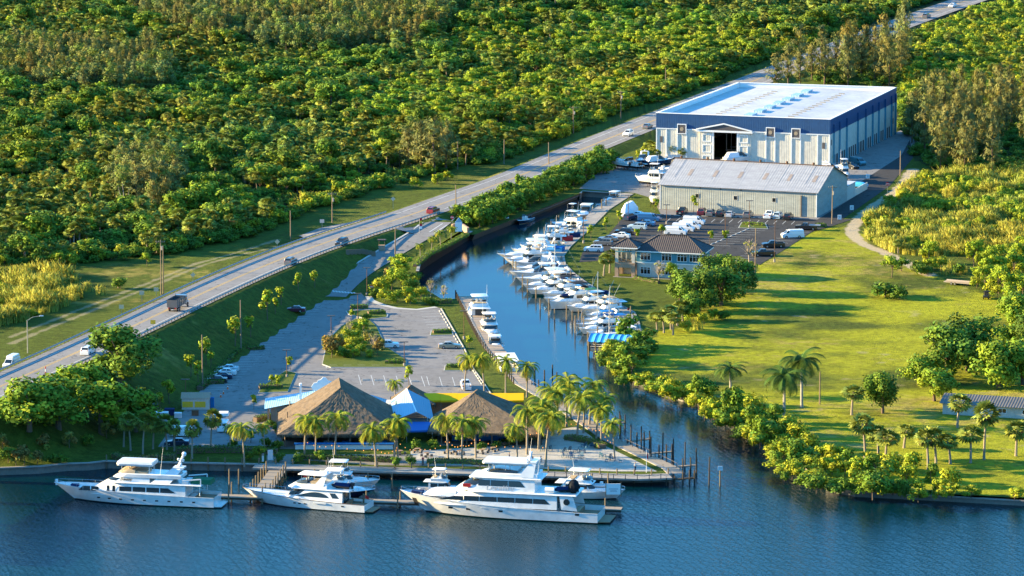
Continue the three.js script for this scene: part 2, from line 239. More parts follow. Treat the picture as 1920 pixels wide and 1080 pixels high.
const groundMap = (() => {
  const N = 2048, X0 = -200, X1 = 200, Z0 = -1320, Z1 = -790, d = new Uint8Array(N * N * 4), enc = x => Math.round(255 * clamp(x <= .0031308 ? x * 12.92 : 1.055 * Math.pow(x, 1 / 2.4) - .055));
  // coarse masks first, then fine colour
  const C = 256, mask = new Float32Array(C * C * 4);
  for (let j = 0; j < C; j++) for (let i = 0; i < C; i++) {
    const x = lerp(X0, X1, i / (C - 1)), z = lerp(Z0, Z1, j / (C - 1)), o = (j * C + i) * 4;
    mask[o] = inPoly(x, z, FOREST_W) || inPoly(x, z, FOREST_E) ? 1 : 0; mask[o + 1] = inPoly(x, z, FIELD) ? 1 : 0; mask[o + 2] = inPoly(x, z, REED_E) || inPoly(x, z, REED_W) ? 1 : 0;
    const n = nearest(x, z, ROAD); mask[o + 3] = smooth(26, 10, n.d);
  }
  const samp = (u, v, k) => { const a = u * (C - 1), b = v * (C - 1), i = Math.min(C - 2, Math.floor(a)), j = Math.min(C - 2, Math.floor(b)), s = (p, q) => mask[((j + q) * C + i + p) * 4 + k]; return lerp(lerp(s(0, 0), s(1, 0), a - i), lerp(s(0, 1), s(1, 1), a - i), b - j); };
  const trails = [[TRAIL, 1.5], [TRACKS[0], .45], [TRACKS[1], .45]].map(([L, w]) => [resample(L, 3), w]);
  for (let j = 0; j < N; j++) for (let i = 0; i < N; i++) {
    const u = i / (N - 1), v = j / (N - 1), x = lerp(X0, X1, u), z = lerp(Z0, Z1, v), o = (j * N + i) * 4;
    const wob = (vnoise(x * .3, z * .3, 7) - .5) * .5, fo = smooth(.3, .7, samp(u, v, 0) + wob), fi = smooth(.2, .8, samp(u, v, 1) + wob), re = smooth(.3, .7, samp(u, v, 2) + wob), ve = samp(u, v, 3);
    const fine = hash(i, j, 5), mid = vnoise(x * 1.1, z * 1.1, 15), big = fbm(x * .055, z * .075, 40, 3), dry = fbm(x * .022 + 3, z * .05, 60, 4), fleck = fbm(x * .5, z * .5, 80, 2);
    let r = .085, g = .112, b = .014;                                     // lawn
    const t = .6 + .4 * mid + .35 * (big - .5) + .34 * (fine - .5); r *= t; g *= t; b *= t;
    const yel = fi * smooth(.22, .55, big) * .9; r = lerp(r, .30 * t, yel); g = lerp(g, .305 * t, yel); b = lerp(b, .014 * t, yel);
    const dr = Math.max(fi * .8, ve * .55, x < -50 && z < -1040 && z > -1110 ? .8 : 0) * smooth(.52, .74, dry * .7 + fleck * .3); r = lerp(r, .31 * t, dr); g = lerp(g, .25 * t, dr); b = lerp(b, .065 * t, dr);
    const sc = smooth(.74, .86, fbm(x * .16, z * .16, 120, 3)) * .35 * fi; r = lerp(r, .34, sc); g = lerp(g, .28, sc); b = lerp(b, .18, sc);
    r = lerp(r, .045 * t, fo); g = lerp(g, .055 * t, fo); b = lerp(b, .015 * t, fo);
    r = lerp(r, .11 * t, re * .7); g = lerp(g, .11 * t, re * .7); b = lerp(b, .02 * t, re * .7);
    if (x > 30 || z > -1180) for (const [L, w] of trails) { const bb = L.bb ??= [Math.min(...L.map(p => p[0])) - 4, Math.max(...L.map(p => p[0])) + 4, Math.min(...L.map(p => p[1])) - 4, Math.max(...L.map(p => p[1])) + 4]; if (x < bb[0] || x > bb[1] || z < bb[2] || z > bb[3]) continue; const q = smooth(w + .6, w - .3, nearest(x, z, L).d + (fleck - .5) * 1.4) * (w > 1 ? .95 : .42); r = lerp(r, .42 * (.8 + .2 * fine), q); g = lerp(g, .345 * (.8 + .2 * fine), q); b = lerp(b, .235 * (.8 + .2 * fine), q); }
    d[o] = enc(r); d[o + 1] = enc(g); d[o + 2] = enc(b); d[o + 3] = 255;
  }
  const tx = new THREE.DataTexture(d, N, N); tx.colorSpace = THREE.SRGBColorSpace; tx.magFilter = THREE.LinearFilter; tx.minFilter = THREE.LinearMipmapLinearFilter; tx.generateMipmaps = true; tx.needsUpdate = true;
  return { tx, X0, X1, Z0, Z1 };
})();
const grassBump = tex(512, (x, y) => .6 * tfbm(x, y, 48, 2) + .4 * hash(x * 512, y * 512, 3), false, 1, 1);
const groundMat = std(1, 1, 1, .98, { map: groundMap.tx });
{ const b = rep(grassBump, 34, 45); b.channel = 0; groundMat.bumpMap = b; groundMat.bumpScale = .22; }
{
  const xs = [], zs = [];
  for (let x = -9000; x < -190; x = Math.min(-190, x * .72)) xs.push(x);
  for (let x = -190; x < -168; x += 5) xs.push(x);
  for (let x = -168; x < 150; x += 1.7) xs.push(x);
  for (let x = 150; x < 220; x += 5) xs.push(x);
  for (let x = 220; x <= 9000; x *= 1.4) xs.push(x);
  for (let z = -26000; z < -1820; z = Math.min(-1820, z * .75)) zs.push(z);
  for (let z = -1820; z < -1262; z += 6) zs.push(z);
  for (let z = -1262; z < -838; z += 1.8) zs.push(z);
  zs.push(-836, -830, -820, -800, -700);
  const nx = xs.length, nz = zs.length, ok = new Uint8Array(nx * nz), pos = new Float32Array(nx * nz * 3), uv = new Float32Array(nx * nz * 2), idx = [];
  for (let j = 0; j < nz; j++) for (let i = 0; i < nx; i++) {
    let x = xs[i], z = zs[j]; const k = j * nx + i, cx = Math.max(xs[Math.min(nx - 1, i + 1)] - x, x - xs[Math.max(0, i - 1)]), cz = Math.max(zs[Math.min(nz - 1, j + 1)] - z, z - zs[Math.max(0, j - 1)]), c = Math.min(Math.max(cx, cz), 60);
    let inside = inPoly(x, z, OUT);
    if (z > -1320) { const n = nearest(x, z, SHORE); if (n.d < .72 * c) { x = n.px; z = n.pz; inside = true; } }
    ok[k] = inside ? 1 : 0; pos.set([x, inside ? gy(x, z) : -2, z], k * 3); uv.set([(x - groundMap.X0) / (groundMap.X1 - groundMap.X0), (z - groundMap.Z0) / (groundMap.Z1 - groundMap.Z0)], k * 2);
  }
  for (let j = 0; j + 1 < nz; j++) for (let i = 0; i + 1 < nx; i++) { const a = j * nx + i, b = a + 1, c = a + nx, d = c + 1; if (ok[a] && ok[b] && ok[c]) idx.push(a, c, b); if (ok[b] && ok[c] && ok[d]) idx.push(b, c, d); }
  const g = new THREE.BufferGeometry(); g.setAttribute('position', new THREE.BufferAttribute(pos, 3)); g.setAttribute('uv', new THREE.BufferAttribute(uv, 2)); g.setIndex(idx); g.computeVertexNormals();
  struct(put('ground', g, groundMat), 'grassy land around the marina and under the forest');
}
// ---------------------------------------------------------------- water
{
  const chop = tex(512, (x, y) => { let h = 0; for (let k = 0; k < 7; k++) { const kx = [3, 5, -4, 9, 13, -11, 7][k], ky = [11, 8, 13, 17, 9, 15, -14][k]; h += Math.sin(2 * Math.PI * (kx * x + ky * y) + k * 1.9 + 2.2 * vnoise(x * 8, y * 8, k, 8)) / (1 + k * .35); } return .5 + .1 * h + .3 * (tfbm(x, y, 26, 71) - .5); }, false, 1 / 9, 1 / 9);
  const N = 9, zs = [2600]; for (let k = 0; k < N; k++) zs.push(at(1180, lerp(905, 640, k / (N - 1)), 0)[1]); zs.push(-1400);
  const w = new THREE.Group(); w.name = 'water'; scene.add(w); struct(w, 'blue water of the channel and the calmer marina inlet');
  for (let k = 0; k < zs.length - 1; k++) { const t = k / (zs.length - 2), m = phy(.0003, .017, .025, lerp(.13, .08, t), { bumpMap: chop, bumpScale: lerp(.085, .010, Math.pow(t, .8)), ior: 1.33, specularIntensity: lerp(.62, 1, t) }), X = k ? 400 : 9000; new MB().quad([-X, 0, zs[k]], [X, 0, zs[k]], [X, 0, zs[k + 1]], [-X, 0, zs[k + 1]]).build('water_surface', m, w); }
}
// ---------------------------------------------------------------- roads
function strip(L, a, b, lift = .05, follow = false) { const A = offset(L, a), B = offset(L, b), m = new MB(); const h = p => (follow ? gy(p[0], p[1]) + .1 : p[2]) + lift; m.grid([A.map(p => [p[0], h(p), p[1]]), B.map(p => [p[0], h(p), p[1]])], a < b); return m; }
struct(strip(ROAD, -HALF, HALF, 0).build('road', MAT.road), 'grey two lane road climbing to the bridge at the left');
struct(strip(SIDE, -3.4, 3.4, .01).build('side_road', MAT.asphaltOld), 'narrow side road dropping from the highway to the car park');
{ // painted lines on the highway
  const w = new MB(), y = new MB(), join = (m, s) => { m.p.push(...s.p); };
  for (const k of [-.32, .12]) join(y, strip(ROAD, k, k + .2, .006));
  for (const k of [-4.1, 3.9]) join(w, strip(ROAD, k, k + .2, .006));
  struct(y.build('centre_line_marking', MAT.lineYellow), 'double yellow centre line along the highway');
  struct(w.build('edge_line_marking', MAT.lineWhite), 'white edge lines along the highway');
  const apron = Gxz([[742, 430], [770, 414], [806, 399], [850, 388], [872, 396], [880, 404], [858, 418], [842, 430], [822, 438], [800, 446], [780, 440]]);
  const top = (x, z) => gy(x, z) + .125;
  struct(new MB().sheet(apron, top).build('junction_pavement', MAT.road), 'paved mouth of the side road at the highway');
  const left = Gxz([[560, 443], [600, 428], [640, 420], [690, 414], [744, 405], [700, 421], [640, 440], [600, 455]]);
  struct(new MB().sheet(left, (x, z) => gy(x, z) + .09).build('gravel_shoulder', MAT.asphaltOld), 'widened shoulder on the far side of the highway');
  const mk = new MB(), ln = (a, b, wd) => { const p = G(...a), q = G(...b), dx = q[0] - p[0], dz = q[2] - p[2], l = Math.hypot(dx, dz), nx = -dz / l * wd / 2, nz = dx / l * wd / 2, h = .135; mk.quad([p[0] + nx, p[1] + h, p[2] + nz], [q[0] + nx, q[1] + h, q[2] + nz], [q[0] - nx, q[1] + h, q[2] - nz], [p[0] - nx, p[1] + h, p[2] - nz]); };
  ln([805, 436], [830, 420], .3); ln([814, 438], [838, 423], .3); ln([838, 423], [858, 405], .2);
  for (let k = 0; k < 8; k++) ln([624 + k * 5.6, 545.6 + k * .5], [627 + k * 5.6, 548.4 + k * .5], .5);
  struct(mk.build('crossing_marking', MAT.lineWhite), 'white crosswalk bars and turn lines on the side road');
}
{ // the bridge that carries the road on over the channel, mostly out of the picture
  const L = ROAD.filter(p => p[1] > -908), m = new MB(), A = offset(L, -HALF - .4), B = offset(L, HALF + .4);
  for (let i = 0; i + 1 < L.length; i++) { const c = (P, k, y) => [P[k][0], P[k][2] - y, P[k][1]]; m.quad(c(A, i, .02), c(A, i + 1, .02), c(A, i + 1, 1.2), c(A, i, 1.2)).quad(c(B, i + 1, .02), c(B, i, .02), c(B, i, 1.2), c(B, i + 1, 1.2)).quad(c(A, i, 1.2), c(A, i + 1, 1.2), c(B, i + 1, 1.2), c(B, i, 1.2)); }
  const b = thing('road_bridge', 'concrete bridge deck carrying the highway over the channel', 'bridge'); m.build('deck', MAT.concrete, b);
  for (let i = 2; i < L.length; i += 3) new MB().cbox(L[i][0], -2, L[i][1], 9, L[i][2] + .7, 1).build('pier', MAT.concrete, b);
}
function guardrail(L, off, label) {
  const P = offset(L, off), g = thing('guardrail', label, 'guardrail'), c = new THREE.CatmullRomCurve3(P.map(p => V3(p[0], p[2], p[1]))), n = Math.round(c.getLength() / 2), pts = c.getSpacedPoints(n), rail = new MB();
  const prof = [[-.03, .42], [.05, .5], [-.03, .6], [.05, .7], [-.03, .78]], d = pts.map((p, i) => { const a = pts[Math.max(0, i - 1)], b = pts[Math.min(n, i + 1)], t = b.clone().sub(a).normalize(); return [-t.z, t.x]; });
  rail.grid(prof.map(([o, y]) => pts.map((p, i) => [p.x + d[i][0] * o, p.y + y, p.z + d[i][1] * o])));
  rail.build('rail', MAT.galv, g);
  const post = new MB().box(-.08, .08, -.6, .8, -.1, .1).geometry();
  pts.forEach((p, i) => { const m = put('post', post, MAT.wood, g); m.position.set(p.x + d[i][0] * -.16, p.y, p.z + d[i][1] * -.16); m.rotation.y = Math.atan2(-d[i][1], d[i][0]); });
}
{
  const cut = (u0, u1) => ROAD.filter(p => { const u = 960 + p[0] / -p[1] * F * 1.0; return u > u0 - 40 && u < u1; });
  guardrail(ROAD.filter(p => p[1] > -1168), -HALF + .1, 'galvanised guardrail on wooden posts along the far edge of the highway');
  guardrail(ROAD.filter(p => p[1] > -1176), HALF - .1, 'long galvanised guardrail between the highway and the dark grass slope');
}
// ---------------------------------------------------------------- paved areas
const lot = (name, px, mat, label, lift) => struct(new MB().sheet(lv(px).map(p => [p[0], p[1]]), LAND + lift).build(name, mat), label);
lot('car_park', [[296, 838], [330, 790], [372, 736], [456, 657], [519, 602], [578, 562], [612, 549], [676, 549], [690, 562], [712, 571], [738, 577], [782, 581], [824, 577], [868, 655], [886, 694], [906, 722], [930, 757], [950, 784], [700, 800], [536, 800], [536, 836]], MAT.asphaltOld, 'worn grey asphalt car park beside the thatched restaurant', .03);
lot('marina_yard', [[1086, 354], [1128, 318], [1155, 304], [1240, 292], [1556, 300], [1690, 244], [1726, 240], [1704, 300], [1668, 348], [1640, 364], [1578, 410], [1535, 413], [1240, 404], [1224, 372], [1190, 362]], MAT.asphaltOld, 'pale paved yard around the boat storage building and the metal shed', .03);
lot('marina_car_park', [[1180, 394], [1240, 402], [1535, 412], [1600, 411], [1560, 424], [1524, 434], [1476, 465], [1424, 497], [1386, 480], [1150, 487], [1086, 492], [1092, 474], [1140, 441]], MAT.asphaltNew, 'dark asphalt car park behind the two storey marina office', .05);
lot('service_lane', [[1532, 412], [1622, 357], [1600, 350], [1690, 292], [1706, 262], [1712, 296], [1668, 349], [1580, 411]], MAT.asphaltNew, 'dark asphalt lane beside the metal shed', .045);
lot('beach', [[940, 836], [1010, 812], [1080, 800], [1100, 812], [1128, 833], [1180, 858], [1232, 884], [1150, 884], [940, 876], [770, 868], [770, 846]], MAT.sand, 'pale sand patio with blue chairs beside the restaurant', .03);
{ // stall lines
  const m = new MB(), line = (x0, z0, x1, z1, w = .13, y = LAND + .036) => { const dx = x1 - x0, dz = z1 - z0, l = Math.hypot(dx, dz), nx = -dz / l * w / 2, nz = dx / l * w / 2; m.quad([x0 + nx, y, z0 + nz], [x1 + nx, y, z1 + nz], [x1 - nx, y, z1 - nz], [x0 - nx, y, z0 - nz]); };
  const row = (a, b, dir, len, n, y) => { const p = at(...a), q = at(...b), d = at(...dir), dx = d[0] - p[0], dz = d[1] - p[1], l = Math.hypot(dx, dz); for (let k = 0; k <= n; k++) { const x = lerp(p[0], q[0], k / n), z = lerp(p[1], q[1], k / n); line(x, z, x + dx / l * len, z + dz / l * len, .13, y); } };
  row([672, 703], [790, 706], [678, 724], 11, 5); row([800, 706], [872, 708], [806, 727], 10, 3);
  row([384, 731], [456, 660], [440, 731], 5.2, 15); row([460, 656], [572, 568], [510, 656], 5.2, 20);
  row([826, 583], [866, 654], [800, 584], 5, 14);
  row([610, 682], [745, 682], [612, 690], 5, 6);
  const Y = LAND + .056;
  row([1225, 408], [1490, 415], [1210, 420], 5.2, 16, Y); row([1330, 460], [1415, 424], [1300, 460], 5.2, 9, Y); row([1330, 460], [1415, 424], [1360, 461], 5.2, 9, Y); row([1410, 490], [1518, 436], [1380, 489], 5.2, 13, Y); row([1250, 446], [1325, 420], [1225, 446], 5.2, 8, Y);
  line(...at(1330, 460), ...at(1415, 424), .3, Y + .002);
  struct(m.build('parking_marking', MAT.lineWhite), 'white painted stall lines on the car parks');
}
// ---------------------------------------------------------------- sea walls and quays
function ribbon(L, y0, y1, out = 0) { const m = new MB(), O = offset(L, -out); return m.grid([L.map(p => [p[0], typeof y1 === 'function' ? y1(p) : y1, p[1]]), O.map(p => [p[0], y0, p[1]])], true); }
function seawall(key, label, mat, capW, top = LAND) {
  const L = SH[key], g = thing('seawall', label, 'seawall'), up = typeof top === 'function' ? top : () => top, m = new MB(), c = new MB(), I = offset(L, capW), E = offset(L, -.15);
  for (let i = 0; i + 1 < L.length; i++) {
    const a = L[i], b = L[i + 1]; m.quad([a[0], up(a), a[1]], [b[0], up(b), b[1]], [b[0], -2, b[1]], [a[0], -2, a[1]]);
    const q = (P, k, y) => [P[k][0], up(L[k]) + y, P[k][1]];
    c.quad(q(E, i, .14), q(E, i + 1, .14), q(I, i + 1, .14), q(I, i, .14)).quad(q(E, i, -.3), q(E, i + 1, -.3), q(E, i + 1, .14), q(E, i, .14)).quad(q(I, i, .14), q(I, i + 1, .14), q(I, i + 1, -.1), q(I, i, -.1));
  }
  m.build('wall', mat, g); c.build('cap', MAT.concrete, g); return g;
}
seawall('front', 'weathered concrete seawall along the restaurant waterfront', MAT.concDark, .7);
seawall('west', 'low concrete seawall curving below the brushy bank at the far left', MAT.concDark, .5);
seawall('slip', 'concrete seawall running diagonally beside the sand patio', MAT.concDark, .6);
seawall('quayWest', 'concrete seawall below the west quay walkway', MAT.concDark, .5);
seawall('tallWall', 'tall rust brown sheet pile seawall below the side road', MAT.sheetpile, .6, p => gy(p[0], p[1]));
seawall('head', 'concrete wall at the head of the inlet by the boat ramp', MAT.concDark, .6);
seawall('quayEast', 'concrete seawall below the walkway behind the moored boats', MAT.concDark, .4);
seawall('east', 'low broken seawall under the shrubs of the grassy field', MAT.concDark, .4, p => LAND - .5);
for (const [k, mat] of [['islet', MAT.bark], ['mangrove', MAT.bark]]) { const b = ribbon(SH[k], -1, LAND - .02, 1.2).build('bank', mat); struct(b, k === 'islet' ? 'earth bank below the bright shrubs by the inlet' : 'muddy bank under the mangrove hedge'); }
function walkway(L, w, mat, label, inset = .5, y = LAND) { const m = new MB(), A = offset(L, inset), B = offset(L, inset + w); m.grid([A.map(p => [p[0], y + .07, p[1]]), B.map(p => [p[0], y + .07, p[1]])], true).grid([B.map(p => [p[0], y + .07, p[1]]), B.map(p => [p[0], y - .3, p[1]])], true); return struct(m.build('walkway', mat), label); }
walkway(SH.quayEast, 3.6, MAT.concrete, 'pale walkway along the east quay behind the moored boats');
walkway(SH.quayWest, 3.4, MAT.paver, 'tan walkway along the west quay beside the car park');
walkway(SH.front.slice(1), 3.0, MAT.concrete, 'waterfront walkway in front of the restaurant', .7);
walkway(SH.slip, 2.6, MAT.dock, 'boarded walk slanting past the sand patio', .6);
{ const L = lv([[822, 577], [782, 582], [738, 579], [712, 573], [690, 564], [684, 556]]); walkway(L, 1.6, MAT.curb, 'pale kerbed footpath rounding the shrub bed', 0); }

// ---------------------------------------------------------------- buildings
class Wall { // a wall line in a building's own plan: s along it, y up, o outwards
  constructor(P, Q) { this.P = P; const dx = Q[0] - P[0], dz = Q[1] - P[1]; this.len = Math.hypot(dx, dz); this.t = [dx / this.len, dz / this.len]; this.n = [-this.t[1], this.t[0]]; }
  pt(s, y, o = 0) { return [this.P[0] + this.t[0] * s + this.n[0] * o, y, this.P[1] + this.t[1] * s + this.n[1] * o]; }
  box(m, s0, s1, y0, y1, o0, o1) {
    const q = (s, y, o) => this.pt(s, y, o), A = q(s0, y0, o1), B = q(s1, y0, o1), C = q(s1, y1, o1), D = q(s0, y1, o1), a = q(s0, y0, o0), b = q(s1, y0, o0), c = q(s1, y1, o0), d = q(s0, y1, o0);
    m.quad(A, B, C, D).quad(b, a, d, c).quad(a, A, D, d).quad(B, b, c, C).quad(D, C, c, d).quad(a, b, B, A); return m;
  }
}
const local = (o, P) => { const v = V3(P[0], 0, P[1]).sub(V3(o.position.x, 0, o.position.z)).applyAxisAngle(V3(0, 1, 0), -o.rotation.y); return [v.x, v.z]; };
function windowUnit(parent, wall, s0, s1, y0, y1, cols, rows, out = .04, frameMat = MAT.trim) { // window > pane
  const f = new MB(), w = .09; wall.box(f, s0, s1, y0, y0 + w, 0, out + .03); wall.box(f, s0, s1, y1 - w, y1, 0, out + .03);
  for (let k = 0; k <= cols; k++) { const s = lerp(s0 + w / 2, s1 - w / 2, k / cols); wall.box(f, s - w / 2, s + w / 2, y0 + w, y1 - w, 0, out + .02); }
  for (let k = 1; k < rows.length; k++) wall.box(f, s0 + w, s1 - w, lerp(y0, y1, rows[k]) - .04, lerp(y0, y1, rows[k]) + .04, 0, out + .01);
  const W = f.build('window', frameMat, parent);
  for (let k = 0; k < cols; k++) { const a = lerp(s0 + w / 2, s1 - w / 2, k / cols) + w / 2, b = lerp(s0 + w / 2, s1 - w / 2, (k + 1) / cols) - w / 2; wall.box(new MB(), a, b, y0 + w, y1 - w, 0, .015).build('pane', MAT.glass, W); }
  return W;
}
{ // boat storage building
  const C = at(1230.5, 211.8, 15.1), A = at(1556.9, 224.3, 15.1), B = at(1680.6, 164.1, 15.1), D = at(1384, 155, 15.1), H = 13.6;
  const b = thing('storage_building', 'huge white boat storage building with a dark blue upper band and tall open door', 'warehouse', [C[0], LAND, C[1]], -Math.atan2(A[1] - C[1], A[0] - C[0]));
  const c = [[0, 0], local(b, A), local(b, B), local(b, D)], front = new Wall(c[0], c[1]), east = new Wall(c[1], c[2]), north = new Wall(c[2], c[3]), west = new Wall(c[3], c[0]);
  const W = front.len, fs = u => (u - 1230.5) / (1556.9 - 1230.5) * W, T = .3, blue = 9.45, open0 = fs(1340), open1 = fs(1383.2), oh = 8.9;
  const lt = [0, 1250, 1270.7, 1288, 1313].map((u, i) => i ? fs(u) : .3), rt = [1408.8, 1437.5, 1454.4, 1485, 1502, 1533.7].map(fs).concat([W - .3]);
  // lower wall panels of the front, bay by bay
  const bays = []; for (let i = 0; i < 4; i++) bays.push([lt[i], lt[i + 1]]); for (let i = 0; i < 6; i++) bays.push([rt[i], rt[i + 1]]);
  for (const [s0, s1] of bays) front.box(new MB(), s0, s1, 0, blue, -T, 0).build('wall_panel', MAT.creamWall, b);
  front.box(new MB(), fs(1313), open0, 0, blue, -T, .25).build('door_leaf', MAT.creamWall, b); front.box(new MB(), open1, rt[0], 0, blue, -T, .25).build('door_leaf', MAT.creamWall, b);
  front.box(new MB(), open0, open1, oh, blue, -T, 0).build('lintel', MAT.creamWall, b);
  for (let k = 0; k < 8; k++) front.box(new MB(), k ? W / 8 * k : 0, W / 8 * (k + 1) - .015, blue, H, -T, .06).build('band_panel', MAT.blueWall, b);
  const tr = (s0, s1, y0, y1, o = .1, oo = 0) => front.box(new MB(), s0, s1, y0, y1, oo, o).build('trim', MAT.trim, b);
  for (const s of [...lt.slice(1, 4), ...rt.slice(1, 6)]) tr(s - .14, s + .14, 0, blue - .25, .13);
  tr(0, .3, 0, blue - .25, .13); tr(W - .3, W, 0, blue - .25, .13); tr(0, fs(1307) - .02, blue - .25, blue, .16); tr(fs(1413), W, blue - .25, blue, .16);
  tr(open0 - .5, open0, 0, oh, .33); tr(open1, open1 + .5, 0, oh, .33);
  // square frames on the door leaves
  for (const [a, z] of [[1318.5, 1335], [1387.5, 1404]]) for (const [y0, y1] of [[6.1, 8.35], [3.05, 5.3], [.2, 2.35]]) { const f = new MB(), s0 = fs(a), s1 = fs(z), w = .22; front.box(f, s0, s1, y1 - w, y1, .25, .34); if (y0 > 0) front.box(f, s0, s1, y0, y0 + w, .25, .34); front.box(f, s0, s0 + w, Math.max(0, y0) + w, y1 - w, .25, .34); front.box(f, s1 - w, s1, Math.max(0, y0) + w, y1 - w, .25, .34); f.build('leaf_frame', MAT.trim, b); }
  // gable canopy over the door
  { const g = new MB(), s0 = fs(1307.6), s1 = fs(1412.6), sm = (s0 + s1) / 2, ya = 9.5, yb = 11.3, P = (s, y, o) => front.pt(s, y, o);
    g.tri(P(s0, ya, .9), P(s1, ya, .9), P(sm, yb, .9)).quad(P(s0, ya, .06), P(s0, ya, .9), P(sm, yb, .9), P(sm, yb, .06)).quad(P(s1, ya, .9), P(s1, ya, .06), P(sm, yb, .06), P(sm, yb, .9)); const G0 = g.build('canopy', MAT.gable, b);
    const e = new MB(); e.beam(P(s0, ya + .1, .98), P(sm, yb + .1, .98), .3, .35).beam(P(sm, yb + .1, .98), P(s1, ya + .1, .98), .3, .35); front.box(e, s0 - .1, s1 + .1, ya - .55, ya - .02, .02, .95); e.build('canopy_trim', MAT.trim, G0); }
  for (const [u0, u1] of [[1270.7, 1288], [1437.5, 1454.4], [1485, 1502]]) { // fan louvres
    const s0 = fs(u0), s1 = fs(u1), w = .2, f = new MB(); const P = front.box(new MB(), s0 + w, s1 - w, 8.2, 10.6, 0, .3).build('vent_panel', MAT.gable, b);
    front.box(f, s0, s1, 10.6, 10.8, 0, .36); front.box(f, s0, s1, 8.0, 8.2, 0, .36); front.box(f, s0, s0 + w, 8.2, 10.6, 0, .36); front.box(f, s1 - w, s1, 8.2, 10.6, 0, .36); f.build('frame', MAT.trim, P);
    const d = new MB(), cs = (s0 + s1) / 2, n = 14; const ring = Array.from({ length: n }, (_, k) => front.pt(cs + .55 * Math.cos(k / n * 2 * Math.PI), 9.4 + .55 * Math.sin(k / n * 2 * Math.PI), .33)); for (let k = 1; k + 1 < n; k++) d.tri(ring[0], ring[k], ring[k + 1]); d.build('fan', MAT.cvTan, P);
  }
  for (const u of [1240.5, 1545]) front.box(new MB(), fs(u) - .4, fs(u) + .4, 5.4, 7.1, 0, .06).build('louvre', MAT.doorDark, b);
  // the long east side: ten bays between blue piers, white panels, row of low dark doors
  const EL = east.len, nb = 11;
  const es = k => [0, .045, .13, .235, .40, .52, .625, .72, .82, .92, .985, 1][k] * EL;
  for (let k = 0; k < nb; k++) {
    const s0 = es(k), s1 = es(k + 1); east.box(new MB(), s0, s1 - .02, blue, H, -T, .06).build('band_panel', MAT.blueWall, b);
    const dh = k > 0 && k < nb - 2 ? 3.1 : 0; east.box(new MB(), s0, s1 - .02, dh, blue, -T, 0).build('wall_panel', MAT.creamWall, b);
    if (k) { const pr = east.box(new MB(), s0 - .28, s0 + .28, 0, blue - .01, 0, .45); pr.build('pier', MAT.stuccoBlue, b); east.box(new MB(), s0 - .28, s0 + .28, blue, 11.9, .06, .45).build('pier_head', MAT.blueWall, b); }
    if (dh) { const nd = Math.max(1, Math.round((s1 - s0) / 2.6)); for (let q = 0; q < nd; q++) { const a = lerp(s0 + .4, s1 - .4, q / nd) + .12, z = lerp(s0 + .4, s1 - .4, (q + 1) / nd) - .12; east.box(new MB(), a, z, .05, dh, -.12, -.06).build('low_door', MAT.doorDark, b); east.box(new MB(), z, z + .24, 0, dh, -T, 0).build('door_post', MAT.trim, b); } }
  }
  for (const s of [.02, .955]) for (const y of s < .5 ? [6.2] : [3.4, 7.0]) east.box(new MB(), EL * s - .35, EL * s + .35, y, y + 1.6, 0, .05).build('louvre', MAT.doorDark, b);
  for (const w of [north, west]) { w.box(new MB(), 0, w.len, 0, blue, -T, 0).build('wall_panel', MAT.creamWall, b); w.box(new MB(), 0, w.len, blue, H, -T, .05).build('band_panel', MAT.blueWall, b); }
  for (const w of [front, east, north, west]) w.box(new MB(), -.12, w.len + .12, H, H + .14, -.55, .14).build('coping', MAT.trim, b);
  for (const w of [front, east, north, west]) w.box(new MB(), .3, w.len - .3, H - 1.4, H - .01, -.42, -.3).build('parapet_lining', MAT.trim, b);
  const rp = c.map(p => p), mid = (p, q, t = .5) => [lerp(p[0], q[0], t), lerp(p[1], q[1], t)], m1 = mid(c[0], c[1]), m2 = mid(c[3], c[2]), y0 = H - 1.35, y1 = H - .75, r = new MB(), v = (p, y) => [p[0], y, p[1]];
  r.quad(v(c[0], y0), v(m1, y1), v(m2, y1), v(c[3], y0)).quad(v(m1, y1), v(c[1], y0), v(c[2], y0), v(m2, y1)); r.quad(v(c[0], y0 - .3), v(c[3], y0 - .3), v(c[2], y0 - .3), v(c[1], y0 - .3)); const roof = r.build('roof', MAT.roofWhite, b);
  const on = (a, d) => { const p = mid(c[0], c[1], a), q = mid(c[3], c[2], a); return mid(p, q, d); };
  const T2 = new Wall(on(.5, 0), on(.5, 1));
  for (let k = 0; k < 7; k++) T2.box(new MB(), T2.len * (.07 + k * .125), T2.len * (.07 + k * .125) + 4.6, y1 - .05, y1 + .55, -1.2, 1.2).build('ridge_vent', MAT.metalSky, roof);
  for (const a of [.30, .72]) { const L = new Wall(on(a, 0), on(a, 1)); for (let k = 0; k < 15; k++) L.box(new MB(), L.len * (.08 + k * .055), L.len * (.08 + k * .055) + .35, y0 + .3, y0 + .62, -.9, .9).build('roof_vent', MAT.galv, roof); }
  // racks seen through the door
  for (let k = 0; k < 3; k++) { const z = -10 - k * 6; new MB().box(open0 + 1, open1 - 1, 2.4, 2.6, z - .2, z + .2).box(open0 + 1.2, open0 + 1.4, 0, 7, z - .2, z + .2).box(open1 - 1.4, open1 - 1.2, 0, 7, z - .2, z + .2).build('rack', MAT.steel, b); }
}
